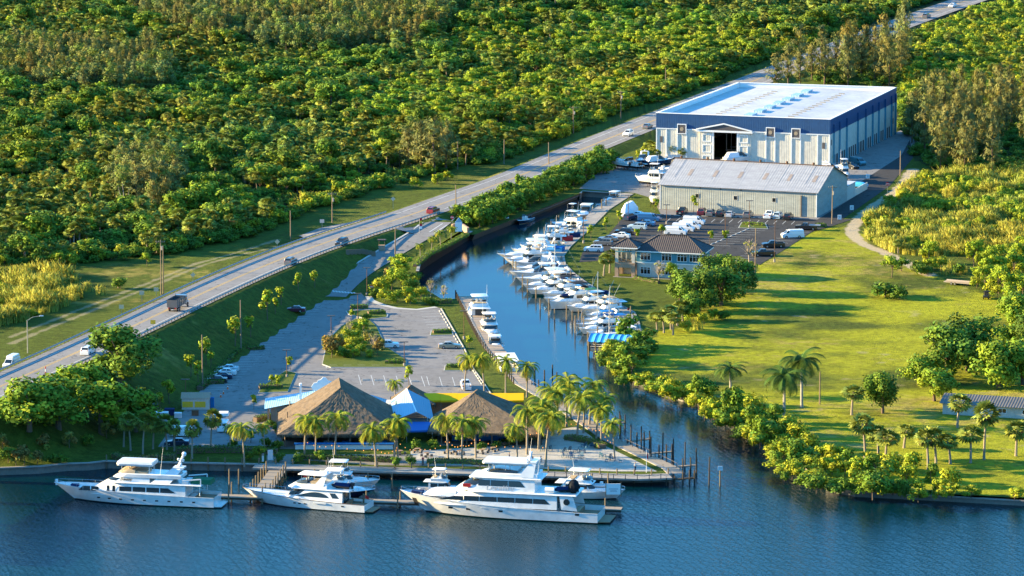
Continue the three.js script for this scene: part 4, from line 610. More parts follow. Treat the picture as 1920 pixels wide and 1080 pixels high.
// --- the three big yachts lying along the outer dock
function poseSide(a, b, beam) { const A = at(...a, 0), B = at(...b, 0), dx = A[0] - B[0], dz = A[1] - B[1], l = Math.hypot(dx, dz), cx = (A[0] + B[0]) / 2, cz = (A[1] + B[1]) / 2; return [cx + dz / l * 0 - (-dz / l) * 0 + (dz > 0 ? 1 : -1) * 0 + (-dz / l) * -1 * beam / 2 * -1 * 0 + beam / 2 * (dz / l) * -1, cz + beam / 2 * (dx / l), Math.atan2(-dz, dx)]; }
const font = await new FontLoader().loadAsync('fonts/droid/droid_serif_bold.typeface.json'), fontSans = await new FontLoader().loadAsync('fonts/droid/droid_sans_bold.typeface.json');
function lettering(parent, text, size, x, y, z, ry, mat, f = font, slant = 0, name = 'lettering') { const g = new TextGeometry(text, { font: f, size, depth: .02, curveSegments: 3 }); g.computeBoundingBox(); const w = g.boundingBox.max.x; g.translate(-w / 2, 0, 0); if (slant) g.applyMatrix4(new THREE.Matrix4().makeShear(0, 0, slant, 0, 0, 0)); const m = put(name, g, mat, parent); m.position.set(x, y, z); m.rotation.y = ry; return m; }
const YACHTS = 'large yachts along the outer dock';
{ // left yacht: raised pilothouse, hardtop over the flybridge, mast of domes aft
  const B = 6.6, [x, z, h] = poseSide([136, 942.5], [415, 955], B), g = place('motor_yacht', 'long white motor yacht with domed mast, moored leftmost along the outer dock', x - 3.0, z - .4, h, YACHTS), o = { L: 32, B, bow: 3.1, stern: 2.0, rake: 2.6, tc: .12, cockpit: .6, bootTop: .2, bulwark: .55 };
  const H = buildHull(g, o, MAT.gel, MAT.boot); bowRail(g, H, .62, .6); platform(g, o, H, 1.4, MAT.gelDeck);
  const main = new Tier({ x0: -10.5, x1: 9.6, w: 2.85, y0: 1.75, y1: 4.1, fr: 5.2, nose: .35, rakeF: 4.0, inset: .16 }); main.build(g, 'deckhouse');
  main.windows([[-7.9, -5.6, 1.1, 0], [-5.4, -2.9], [-2.7, -.2], [.0, 2.4]].map(([a, b, l = 0, m = 0]) => [a, b, l, m]).map((w, i) => i ? w : [-8.6, -5.6, 1.5, 0]), .36, .74);
  main.windows([[3.2, 3.75], [4.3, 4.85]], .08, .78, 'door_window'); main.windows([[7.6, 9.1], [9.3, 10.7]].map(([a, b]) => [a - 1.2, b - 1.2]), .3, .66); main.windows([[9.75, 11.0, 0, -1.1]].map(q => [q[0] - .2, q[1] - .6, 0, -.9]), .3, .66);
  const over = hardtop(g, -13.6, 4, 3.0, 4.1, MAT.gel, 'boat_deck', .2);
  const pil = new Tier({ x0: -3.4, x1: 5.4, w: 2.35, y0: 4.2, y1: 5.25, fr: 2.4, nose: .45, rakeF: 1.7, inset: .2 }); pil.build(g, 'pilothouse'); pil.shield(.25, .78, MAT.glass, 3, 14); pil.windows([[.2, 1.7]], .38, .62);
  const fly = new Tier({ x0: -9.5, x1: 3.4, w: 2.3, y0: 5.2, y1: 5.95, fr: 1.9, nose: .5, rakeF: .8, inset: -.05 }); fly.build(g, 'flybridge_coaming'); const vs = new Tier({ x0: -.5, x1: 3.0, w: 2.1, y0: 5.95, y1: 6.6, fr: 1.6, nose: .5, rakeF: .9, inset: .25 }); vs.build(g, 'wind_screen', MAT.cvTan);
  hardtop(g, -3.9, 3.1, 2.2, 7.35, MAT.gel, 'hardtop', .75); posts(g, [[-3.2, 1.7], [-3.2, -1.7], [2.2, 1.6], [2.2, -1.6]], 5.9, 7.5, .07, MAT.gel); seat(g, 1.2, 5.9, -.6); seat(g, 1.2, 5.9, .6); bench(g, -2.8, -.4, -1.9, 1.9, 5.9);
  for (const s of [1, -1]) { const w = new MB(); w.quad([-3.6, 4.3, s * 2.5], [-6.8, 4.3, s * 2.6], [-9.2, 7.0, s * 1.1], [-7.9, 7.2, s * .9]); w.quad([-6.8, 4.3, s * 2.6], [-7.4, 4.3, s * 2.6], [-9.5, 6.9, s * 1.1], [-9.2, 7.0, s * 1.1]); w.build('arch_leg', MAT.gel, g); }
  new MB().beam([-7.6, 7.05, 0], [-9.7, 7.0, 0], 2.2, .3).build('arch_top', MAT.gel, g); new MB().tube([[-8.4, 7, 0], [-9.4, 9.4, 0]], [.32, .16], 8).build('mast', MAT.gel, g); for (const [a, b, c, r] of [[-9.1, 8.0, .75, .33], [-9.1, 7.5, -.8, .33], [-9.6, 9.3, 0, .45], [-8.6, 8.5, -.45, .25], [-8.7, 7.9, .4, .22]]) dome(g, a, b, c, r); new MB().beam([-9.0, 8.3, -1.2], [-9.0, 8.3, 1.2], .25, .1).beam([-9.3, 8.9, -.8], [-9.3, 8.9, .8], .2, .1).build('spreader', MAT.gel, g);
  antenna(g, -5.5, 5.9, -2.3, 5.5); const cr = new MB(); cr.beam([-9.8, 5.0, -2.4], [-13.4, 5.4, -2.4], .18).beam([-13.4, 4.2, -2.4], [-13.4, 5.4, -2.4], .18).beam([-9.8, 5.0, 2.4], [-13.4, 5.4, 2.4], .18).beam([-13.4, 4.2, 2.4], [-13.4, 5.4, 2.4], .18); cr.build('deck_rail', MAT.gel, g); new MB().stack([ringPts(-15.2, -11, 1.7, .9, .6, 4.3), ringPts(-15, -11.3, 1.3, .8, .6, 5.1)]).build('tender_cover', MAT.cvGreen, g, CREASE);
  bench(g, -10.8, -9.6, -2, 2, 4.3, MAT.cvWhite); for (const s of [1, -1]) new MB().tube([[-13.3, 2.3, s * 2.7], [-13.3, 4.1, s * 2.7]], .08, 6).build('deck_post', MAT.gel, g); new MB().box(-10.4, -10.3, 1.8, 3.9, -2.3, 2.3).build('aft_glass', MAT.glassGrey, g);
  new MB().box(11.2, 12.6, 2.5, 2.95, -.6, .6).build('anchor_winch', MAT.cvNavy, g); for (let k = 0; k < 9; k++) { const t = .12 + k * .075, p = H.P(t, .95 + t * .35, -1), q = H.P(t, .95, 1); new MB().box(p[0] - .28, p[0] + .28, .95, 1.2, p[2] - .06, p[2] + .04).build('porthole', MAT.glass, g); }
  lettering(g, 'Bossy', .62, 1.2, 4.55, -2.34, Math.PI, MAT.cvTan, font, .4); tender; new MB().box(-.2, .2, 2.6, 3.7, -.15, .15).build('jack_staff', MAT.white, g).position.x = 15.5;
}
{ // middle yacht: swept deckhouse with one big arched window each side
  const B = 5.7, [x, z, h] = poseSide([478, 947.5], [696, 964], B), g = place('motor_yacht', 'white flybridge yacht with one large arched side window, middle of the outer dock', x - 2.4, z - .5, h, YACHTS), o = { L: 25.5, B, bow: 2.75, stern: 1.55, rake: 2.4, tc: .16, cockpit: .7, bootTop: .16, bulwark: .12 };
  const H = buildHull(g, { ...o, railMat: MAT.rust }, MAT.gel, MAT.redBoot); bowRail(g, H, .5, .6); platform(g, o, H, 1.5);
  const main = new Tier({ x0: -8.2, x1: 4.6, w: 2.35, y0: 1.5, y1: 3.75, fr: 3.2, nose: .3, rakeF: 3.2, inset: .35 }); main.build(g, 'deckhouse'); main.shield(.5, .92, MAT.glass, 3, 14);
  for (const s of [1, -1]) { const m = new MB(), top = [], bot = []; for (let i = 0; i <= 12; i++) { const u = i / 12, xx = lerp(-5.6, 1.2, u), f = .38 + .42 * Math.sin(Math.PI * Math.pow(u, .75)); const zz = f2 => s * (lerp(main.w, main.w - main.inset, f2) + .03); top.push([xx, lerp(1.5, 3.75, f), zz(f)]); bot.push([xx, lerp(1.5, 3.75, .38), zz(.38)]); } m.grid([top, bot], s < 0); m.build('arched_window', MAT.glass, main.mesh); }
  main.windows([[1.7, 3.0, -.9, -1.3]], .42, .8, 'trim_panel'); main.windows([[-7.6, -6.2, .9, .6]], .38, .8);
  hardtop(g, -9.6, 2.2, 2.35, 3.72, MAT.gel, 'boat_deck', .22);
  const fly = new Tier({ x0: -5, x1: 3.2, w: 2.05, y0: 3.85, y1: 4.75, fr: 3, nose: .3, rakeF: 1.5, inset: .1 }); fly.build(g, 'flybridge_coaming'); const vs = new Tier({ x0: -1, x1: 1.6, w: 1.85, y0: 4.75, y1: 5.3, fr: 1.3, nose: .4, rakeF: .8, inset: .25 }); vs.build(g, 'wind_screen', MAT.glassGrey);
  hardtop(g, -4.6, .9, 1.95, 6.35, MAT.cvWhite, 'bimini', .14); for (const s of [1, -1]) { new MB().quad([-2.6, 4.7, s * 2.0], [-4.4, 4.5, s * 2.05], [-5.0, 6.4, s * 1.8], [-4.1, 6.4, s * 1.8]).build('arch_leg', MAT.gel, g); } posts(g, [[.2, 1.6], [.2, -1.6]], 4.7, 6.4, .05); seat(g, -.3, 4.7, -.5); seat(g, -.3, 4.7, .5); bench(g, -3.6, -1.6, -1.6, 1.6, 4.7, MAT.cvTan);
  tender(g, -7.2, 3.95, .2, 0, 3.6, MAT.cvNavy); outboard(g, -9.1, .1, 4.2); for (let k = 0; k < 4; k++) { const xx = [1.2, .2, -.9, -8.4][k], p = H.P((xx + 12.25) / 24.5, 1.0, -1); new MB().box(xx - .26, xx + .26, .95, 1.17, p[2] - .05, p[2] + .05).build('porthole', MAT.glass, g); }
  new MB().box(-5.2, -2.8, 1.25, 1.5, -2.86, -2.74).build('hull_vent', MAT.gelGrey, g); new MB().box(-8.25, -8.15, 1.5, 3.5, -1.6, 1.6).build('aft_door', MAT.glassGrey, g); flag(g, -11.8, 1.6, 0, .9); antenna(g, -4.5, 6.3, 1.2, 2.4); dome(g, -4.2, 6.5, .4, .25);
}
{ // big right-hand yacht
  const B = 8.0, [x, z, h] = poseSide([772.5, 966], [1132, 984], B), g = place('motor_yacht', 'largest white yacht with long dark window band and a black covered tender aft', x - 2.2, z - .2, h, YACHTS), o = { L: 38.5, B, bow: 3.9, stern: 1.9, rake: 3.2, tc: .1, cockpit: .9, bootTop: .22, bulwark: .5 };
  const H = buildHull(g, o, MAT.gel, MAT.boot); bowRail(g, H, .72, .7); platform(g, o, H, 2.2, MAT.teak);
  const main = new Tier({ x0: -11.5, x1: 13.2, w: 3.55, y0: 2.3, y1: 5.0, fr: 6.5, nose: .25, rakeF: 6.5, inset: .2 }); main.build(g, 'deckhouse'); main.windows([[-10.2, -7, 1.0, 0], [-6.9, -3.6], [-3.5, -.2], [-.1, 3.2], [3.3, 6.2]].map(w => w), .36, .70); main.windows([[6.3, 11.2, 0, -3.2]].map(w => w), .36, .66);
  hardtop(g, -15.2, 5.5, 3.75, 4.95, MAT.gel, 'boat_deck', .28);
  const tr = new Tier({ x0: 8, x1: 14.6, w: 2.4, y0: 3.6, y1: 4.5, fr: 3.4, nose: .4, rakeF: 1.6, inset: .3 }); tr.build(g, 'trunk_cabin');
  const pil = new Tier({ x0: -7.2, x1: 8.2, w: 3.1, y0: 5.2, y1: 7.6, fr: 3.6, nose: .42, rakeF: 3.6, inset: .3 }); pil.build(g, 'pilothouse'); pil.windows([[-5.4, -2.2, 1.0, 0], [-2.1, 1.2], [1.3, 3.6, 0, -.2]], .40, .86); pil.shield(.40, .86, MAT.glass, 3, 14);
  hardtop(g, -8.4, 5.4, 3.05, 7.55, MAT.gel, 'bridge_deck', .3); const fly = new Tier({ x0: -7.6, x1: 4.8, w: 2.7, y0: 7.75, y1: 8.6, fr: 3.2, nose: .3, rakeF: 1.6, inset: .12 }); fly.build(g, 'flybridge_coaming'); const vs = new Tier({ x0: -3.8, x1: 2.4, w: 2.3, y0: 8.6, y1: 9.1, fr: 1.8, nose: .4, rakeF: .7, inset: .2 }); vs.build(g, 'wind_screen', MAT.glass);
  hardtop(g, -5.6, 3.0, 2.35, 10.2, MAT.gel, 'hardtop', .55); posts(g, [[1.8, 1.8], [1.8, -1.8], [-1.4, 2], [-1.4, -2]], 8.6, 10.3, .06, MAT.gel); for (const s of [1, -1]) new MB().quad([-4.0, 8.0, s * 2.75], [-6.9, 8.0, s * 2.75], [-7.3, 10.8, s * 2.1], [-6.2, 10.8, s * 2.1]).build('arch_leg', MAT.gel, g); new MB().beam([-6.7, 10.7, -2.2], [-6.7, 10.7, 2.2], 1.2, .3).build('arch_top', MAT.gel, g);
  new MB().tube([[-5.6, 10.6, 0], [-5.9, 12.4, 0]], [.35, .2], 8).build('mast', MAT.gel, g); dome(g, -5.3, 10.7, .9, .36); dome(g, -5.3, 10.7, -.9, .36); dome(g, -5.9, 12.0, 0, .3); antenna(g, -5.7, 12.4, 0, 2.6); antenna(g, -7.6, 8, -2.5, 4); bench(g, -3.4, -1.4, -2, 2, 8.6, MAT.cvTan); seat(g, 1.2, 8.6, -.6);
  new MB().box(5.0, 6.5, 5.75, 6.4, -3.05, -2.9).build('name_board', MAT.cvRed, g); lettering(g, 'Legality', .95, -.6, 5.35, -3.09, Math.PI, MAT.aluminium, font, .12);
  new MB().tube([[-9.2, 5.9, -2.9], [-10.9, 5.9, -2.9]], .5, 10).build('life_raft', MAT.white, g, CREASE); tender(g, -12.6, 5.25, -.8, .25, 4.2, MAT.cvNavy); new MB().ball(-14.3, 6.5, -1.4, 1.1, 1.35, 1.1, 10, 7).build('covered_dish', MAT.cvBlack, g, CREASE); new MB().tube([[-11, 5.3, 1.4], [-12.5, 7.0, 1.2], [-14.5, 7.2, .2]], .14, 6).build('crane', MAT.gel, g);
  for (const s of [1, -1]) { new MB().quad([-12.4, 2.4, s * 3.6], [-15.4, 2.2, s * 3.5], [-14.6, 5.0, s * 3.55], [-12.0, 5.0, s * 3.55]).build('wing_panel', MAT.gel, g); new MB().tube([[-13.4, 3.9, s * 3.6], [-13.4, 3.9, s * 3.66]], .62, 10).build('wing_port', MAT.glass, g); } new MB().box(-11.7, -11.55, 2.4, 4.7, -2.6, 2.6).build('aft_glass', MAT.glassGrey, g); bench(g, -15.4, -14.4, -2.2, 2.2, 1.6, MAT.cvTan); new MB().cyl(-13.2, 0, 1.6, 2.4, .8, .8, 10).build('aft_table', MAT.teak, g);
  for (const xx of [8.9, 5.4, -.9, -15.4]) { const p = H.P((xx + 19.25) / 38.5, 1.6, -1); new MB().rbox(xx - .42, xx + .42, 1.45, 1.85, p[2] - .06, p[2] + .06, .05).build('porthole', MAT.glass, g); } for (const xx of [2.2, -.2, -8.8, -11.2]) { const p = H.P((xx + 19.25) / 38.5, 2.0, -1); new MB().box(xx - .65, xx + .65, 2.0, 2.12, p[2] - .04, p[2] + .05).build('hull_vent', MAT.gelGrey, g); }
  new MB().quad([16.2, 1.5, -.95], [15.2, 1.6, -1.5], [15.7, 2.9, -1.95], [16.7, 2.9, -1.4]).build('anchor_pocket', MAT.black, g); new MB().rbox(14.8, 17, 3.5, 4.0, -.8, .8, .1).build('anchor_winch', MAT.cvNavy, g);
}
// --- generic craft
function flybridge(label, o, x, z, turn, group = BOATS) {
  const { L } = o, B = o.B ?? L * .3, k = L / 12, g = place('flybridge_cruiser', label, x, z, turn, group), q = { L, B, bow: 1.65 * Math.sqrt(k), stern: 1.05 * Math.sqrt(k), tc: .26, cockpit: .55, ...o }, H = buildHull(g, q, o.hull ?? MAT.gel, o.boot ?? MAT.boot); bowRail(g, H, .5, .6); platform(g, q, H, .8);
  const y0 = q.stern - .05, w = B * .40, main = new Tier({ x0: -L * .24, x1: L * .2, w, y0, y1: y0 + 1.75, fr: 1.6 * k, nose: .5, rakeF: (o.rake ?? 1.2) * k, inset: .14 }); main.build(g, 'cabin'); main.windows([[-L * .2, -L * .07], [-L * .055, L * .06]], .45, .86); main.shield(.48, .9, o.screen ?? MAT.glass, 4, 13);
  const tr = new Tier({ x0: L * .1, x1: L * .38, w: B * .27, y0: lerp(q.stern, q.bow, .55), y1: lerp(q.stern, q.bow, .55) + .55, fr: 1.8 * k, nose: .35, rakeF: .8 * k, inset: .18 }); tr.build(g, 'trunk_cabin');
  const Y = y0 + 1.75; hardtop(g, -L * (o.over ?? .33), L * .12, w + .1, Y - .05, MAT.gel, 'fly_deck', .16); const fly = new Tier({ x0: -L * .2, x1: L * .11, w: w * .92, y0: Y + .05, y1: Y + .8, fr: 1.1 * k, nose: .45, rakeF: .5 * k, inset: -.02 }); fly.build(g, 'flybridge_coaming'); const vs = new Tier({ x0: L * .01, x1: L * .1, w: w * .85, y0: Y + .8, y1: Y + 1.2, fr: .8 * k, nose: .45, rakeF: .35 * k, inset: .15 }); vs.build(g, 'wind_screen', MAT.glassGrey);
  seat(g, 0, Y + .55, -.45, .55); seat(g, 0, Y + .55, .45, .55); bench(g, -L * .18, -L * .1, -w * .75, w * .75, Y + .5, o.cushion ?? MAT.cvTan);
  if (o.top) { hardtop(g, -L * .17, L * .07, w * .92, Y + 2.35, o.top, o.top === MAT.gel ? 'hardtop' : 'bimini', .13); posts(g, [[-L * .15, w * .8], [-L * .15, -w * .8], [L * .05, w * .72], [L * .05, -w * .72]], Y + .7, Y + 2.4); if (o.enclosed) new Tier({ x0: -L * .16, x1: L * .06, w: w * .84, y0: Y + .8, y1: Y + 2.34, fr: .7, nose: .6, rakeF: .2, inset: 0 }).build(g, 'canvas_enclosure', o.enclosed); }
  if (o.arch) { arch(g, -L * .16, w * .95, Y + .3, Y + 1.9, -.7 * k); dome(g, -L * .16 - .7 * k, Y + 1.95, 0, .26); } if (o.tower) { posts(g, [[-L * .1, w * .8], [-L * .1, -w * .8], [L * .04, w * .7], [L * .04, -w * .7]], Y + .7, Y + 4.2, .04); hardtop(g, -L * .09, L * .03, w * .6, Y + 4.2, MAT.gel, 'tower_top', .1); }
  if (o.cover) new Tier({ x0: -L * .48, x1: -L * .2, w: B * .40, y0: q.stern, y1: q.stern + 1.5, fr: .4, nose: .8, rakeF: 0, inset: .2 }).build(g, 'cockpit_cover', o.cover); else { bench(g, -L * .47, -L * .42, -B * .3, B * .3, q.stern - .5, MAT.cvWhite); new MB().box(-L * .24 - .03, -L * .24, y0, y0 + 1.6, -w * .6, w * .6).build('aft_door', MAT.glassGrey, g); }
  antenna(g, -L * .1, Y + (o.top ? 2.4 : .8), w * .8, 2.6); if (o.flag) flag(g, -L * .48, q.stern, 0, .8); if (o.rods) for (const s of [1, -1]) new MB().tube([[-L * .05, Y, s * w], [-L * .2, Y + 4.5, s * (w + .5)]], .025, 4).build('outrigger', MAT.chrome, g); if (o.tender) tender(g, L * .2, tr.y1 + .02, 0, Math.PI / 2 * 0, 2.8, o.tender === true ? undefined : o.tender); return g;
}
function express(label, o, x, z, turn, group = BOATS) {
  const { L } = o, B = o.B ?? L * .31, k = L / 10, g = place('express_cruiser', label, x, z, turn, group), q = { L, B, bow: 1.45 * Math.sqrt(k), stern: 1.0 * Math.sqrt(k), tc: .42, cockpit: .6, teak: false, ...o }, H = buildHull(g, q, o.hull ?? MAT.gel, o.boot ?? MAT.boot); bowRail(g, H, .45, .5); platform(g, q, H, .7, MAT.gelDeck);
  const y0 = lerp(q.stern, q.bow, .2), tr = new Tier({ x0: -L * .08, x1: L * .33, w: B * .36, y0, y1: y0 + .62 * Math.sqrt(k), fr: 2.8 * k, nose: .25, rakeF: 1.6 * k, inset: .3 }); tr.build(g, 'foredeck_cabin'); tr.windows([[L * .0, L * .13]], .25, .75);
  const ws = new Tier({ x0: -L * .1, x1: L * .13, w: B * .38, y0: tr.y1 - .12, y1: tr.y1 + .75, fr: 1.3 * k, nose: .5, rakeF: 1.2 * k, inset: .18 }); ws.build(g, 'windscreen', o.screen ?? MAT.glass);
  if (o.hardtop !== undefined && o.hardtop) { hardtop(g, -L * .24, L * .03, B * .37, tr.y1 + 1.25, o.hardtop, o.hardtop === MAT.gel ? 'hardtop' : 'bimini', .14); posts(g, [[-L * .22, B * .33], [-L * .22, -B * .33]], q.stern - .1, tr.y1 + 1.3, .06, MAT.gel); posts(g, [[0, B * .3], [0, -B * .3]], tr.y1 + .5, tr.y1 + 1.3, .05, MAT.gel); }
  if (o.arch !== false) { arch(g, -L * .2, B * .44, q.stern, tr.y1 + 1.35, -.9 * k); dome(g, -L * .2 - .9 * k, tr.y1 + 1.4, 0, .22); }
  if (o.cover) new Tier({ x0: -L * .46, x1: -L * .06, w: B * .41, y0: q.stern, y1: tr.y1 + .7, fr: .8, nose: .7, rakeF: .3, rakeA: .8, inset: .35 }).build(g, 'cockpit_cover', o.cover); else { bench(g, -L * .46, -L * .39, -B * .34, B * .34, q.stern - .6, MAT.cvWhite); seat(g, -L * .12, q.stern - .4, B * .15); bench(g, -L * .3, -L * .2, -B * .4, -B * .15, q.stern - .6, MAT.cvTan); }
  if (o.outboards) for (let i = 0; i < o.outboards; i++) outboard(g, -L / 2, (i - (o.outboards - 1) / 2) * .75); return g;
}
function consoleBoat(label, o, x, z, turn, group = BOATS, y = 0) {
  const { L } = o, B = o.B ?? L * .32, g = place('centre_console_boat', label, x, z, turn, group, y), q = { L, B, bow: 1.15, stern: .75, tc: .72, cockpit: .35, teak: false, ...o }, H = buildHull(g, q, o.hull ?? MAT.gel, o.boot ?? MAT.gel); new MB().rbox(-L * .06, L * .07, .45, 1.75, -.45, .45, .1).build('console', MAT.gel, g); new MB().quad([L * .07, 1.7, -.42], [L * .07, 1.7, .42], [L * .03, 2.2, .38], [L * .03, 2.2, -.38]).build('windscreen', MAT.glassGrey, g); seat(g, -L * .13, .5, -.25, .5); seat(g, -L * .13, .5, .25, .5); bench(g, L * .18, L * .3, -.6, .6, .4, MAT.cvWhite);
  if (o.ttop) { hardtop(g, -L * .17, L * .1, B * .36, 2.45, o.ttop, 't_top', .1); posts(g, [[-L * .1, .55], [-L * .1, -.55], [L * .06, .5], [L * .06, -.5]], .5, 2.5, .035, MAT.aluminium); } for (let i = 0; i < (o.outboards ?? 2); i++) outboard(g, -L / 2, (i - ((o.outboards ?? 2) - 1) / 2) * .75, .2); return g;
}
function sailboat(label, o, x, z, turn, group = BOATS) {
  const { L } = o, B = o.B ?? L * .29, g = place('sailing_boat', label, x, z, turn, group), q = { L, B, bow: 1.35, stern: 1.0, rake: L * .11, tc: .26, cockpit: .45, full: 1.8, ...o }, H = buildHull(g, q, o.hull ?? MAT.gel, o.boot ?? MAT.boot); bowRail(g, H, .8, .6); const c = new Tier({ x0: -L * .22, x1: L * .24, w: B * .29, y0: 1.0, y1: 1.55, fr: 1.6, nose: .4, rakeF: .7, inset: .12 }); c.build(g, 'cabin_trunk', o.trunk ?? MAT.gel); c.windows([[-L * .16, -L * .1], [-L * .06, 0], [L * .04, L * .1]], .3, .75);
  const mh = o.mast ?? L * 1.25, mx = L * .1; new MB().tube([[mx, 1.2, 0], [mx - .15, mh, 0]], [.11, .075], 7).build('mast', MAT.aluminium, g); new MB().beam([mx, mh * .55, -B * .25], [mx, mh * .55, B * .25], .06).build('spreader', MAT.aluminium, g); new MB().tube([[mx, 2.5, 0], [-L * .3, 2.6, 0]], .08, 6).build('boom', MAT.aluminium, g); new MB().tube([[mx - .2, 2.75, 0], [-L * .1, 2.95, 0], [-L * .3, 2.75, 0]], [.24, .26, .14], 7).build('sail_cover', o.canvas ?? MAT.cvNavy, g);
  const st = new MB(); st.tube([[L * .48, 1.4, 0], [mx - .1, mh - .2, 0]], .03, 4).tube([[-L * .48, 1.2, 0], [mx - .15, mh, 0]], .015, 3).tube([[mx, 1.2, B * .45], [mx, mh * .9, 0]], .015, 3).tube([[mx, 1.2, -B * .45], [mx, mh * .9, 0]], .015, 3); st.build('rigging', MAT.chrome, g); if (o.bimini) { hardtop(g, -L * .42, -L * .2, B * .38, 2.7, o.bimini, 'bimini', .1); posts(g, [[-L * .4, B * .34], [-L * .4, -B * .34], [-L * .23, B * .34], [-L * .23, -B * .34]], 1, 2.7, .025); }
  new MB().cyl(-L * .34, 0, .6, 1.4, .06, .06, 5).ball(-L * .34, 1.5, 0, .08, .38, .38, 8, 5).build('wheel', MAT.chrome, g); if (o.dodger) new Tier({ x0: -L * .24, x1: -L * .12, w: B * .3, y0: 1.5, y1: 2.2, fr: .5, nose: .7, rakeF: .4, inset: .1 }).build(g, 'dodger', o.dodger); return g;
}
// moored with the bow at a photo point, stern towards another
function berth(fn, label, o, bow, stern, group) { const A = at(...bow, 0), S = at(...stern, 0), dx = A[0] - S[0], dz = A[1] - S[1], l = Math.hypot(dx, dz), L = o.L; return fn(label, o, A[0] - dx / l * L / 2, A[1] - dz / l * L / 2, Math.atan2(-dz, dx), group); }
const b1 = (label, fn, o, bow, stern) => berth(fn, label, { ...o, L: o.L * 1.1 }, bow, stern);
b1('white cruiser with a lookout tower at the head of the marina row', flybridge, { L: 11.5, top: MAT.gel, tower: true }, [1032, 428], [1108, 436]);
b1('white pilothouse boat with a navy hull nearest the boat ramp', express, { L: 9.5, hull: MAT.navy, hardtop: MAT.gel, arch: false, outboards: 2 }, [1131, 386], [1180, 372]);
b1('small grey open skiff tied along the walkway near the ramp', consoleBoat, { L: 6, outboards: 1, hull: MAT.gelGrey }, [1118, 392], [1146, 386]);
b1('white express boat with a big black windscreen facing the water', express, { L: 12, B: 4.2, hardtop: MAT.gel, arch: false }, [1088, 415], [1118, 392]);
b1('white open cruiser with an aft arch below the tower boat', express, { L: 10, arch: true }, [1025, 445], [1092, 448]);
b1('white cruiser with rust red canvas over the stern', flybridge, { L: 10.5, top: MAT.cvWhite, cover: MAT.cvRed }, [990, 462], [1072, 462]);
b1('grey tender boat with open deck by the walkway bend', consoleBoat, { L: 6.5, hull: MAT.gelGrey, outboards: 1 }, [1040, 470], [1076, 464]);
b1('longest cruiser of the marina row with a raked bow and hardtop', flybridge, { L: 15.5, top: MAT.gel, arch: true, screen: MAT.glass, rake: 2 }, [932, 490], [1030, 488]);
b1('white cruiser under a full white canvas cover', express, { L: 12, cover: MAT.cvWhite }, [952, 501], [1040, 500]);
b1('white sedan cruiser with blue stern canvas', flybridge, { L: 12.5, top: MAT.cvWhite, cover: MAT.cvBlue, enclosed: MAT.cvWhite }, [958, 478], [1048, 482]);
b1('white sport cruiser with a hardtop, upper of two alike in mid row', express, { L: 14, B: 4.3, hardtop: MAT.gel, arch: true }, [955, 522], [1050, 519]);
b1('white sport cruiser with a hardtop, lower of two alike in mid row', express, { L: 14.5, B: 4.4, hardtop: MAT.gel, screen: MAT.glass }, [968, 534], [1062, 530]);
b1('white sloop with a tall bare mast behind the cruisers', sailboat, { L: 12, mast: 15, canvas: MAT.cvBlack }, [1000, 540], [1076, 536]);
b1('white motor yacht with a teal underside', flybridge, { L: 13.5, boot: MAT.teal, bootTop: .5, top: MAT.cvWhite, cushion: MAT.cvNavy }, [988, 556], [1076, 548]);
b1('white cruiser with black canvas top and black stern cover', flybridge, { L: 11, cover: MAT.cvBlack, top: MAT.cvBlack }, [1016, 562], [1098, 554]);
b1('bulky white trawler with a black canvas top and covered tender', flybridge, { L: 13, B: 4.6, top: MAT.cvBlack, rake: .4, bow: 2.1, stern: 1.7, over: .46, tender: MAT.cvNavy }, [1030, 581], [1110, 573]);
b1('small runabout with a dark blue cover tucked by the walkway', express, { L: 7.5, cover: MAT.cvNavy, arch: false }, [1088, 566], [1134, 562]);
b1('white sportfishing boat with a long foredeck', flybridge, { L: 13.5, bow: 2.0, rods: true, rake: 1.8 }, [1077, 592], [1178, 586]);
b1('white motor cruiser under tan bimini beside the sportfishing boat', flybridge, { L: 10, top: MAT.cvTan, flag: true }, [1098, 602], [1182, 594]);
b1('white sailing boat with a bright blue sail cover and bimini', sailboat, { L: 12, mast: 13, canvas: MAT.cvBlue, bimini: MAT.cvBlue, dodger: MAT.cvNavy }, [1080, 618], [1180, 610]);
b1('white cruising boat with blue cockpit canvas', flybridge, { L: 11, top: MAT.cvBlue, cover: MAT.cvBlue }, [1085, 628], [1186, 622]);
b1('white sloop with a tan sail cover next to the blue canopy lift', sailboat, { L: 11, mast: 11, canvas: MAT.cvTan, trunk: MAT.gel, bimini: MAT.cvWhite }, [1104, 640], [1190, 634]);
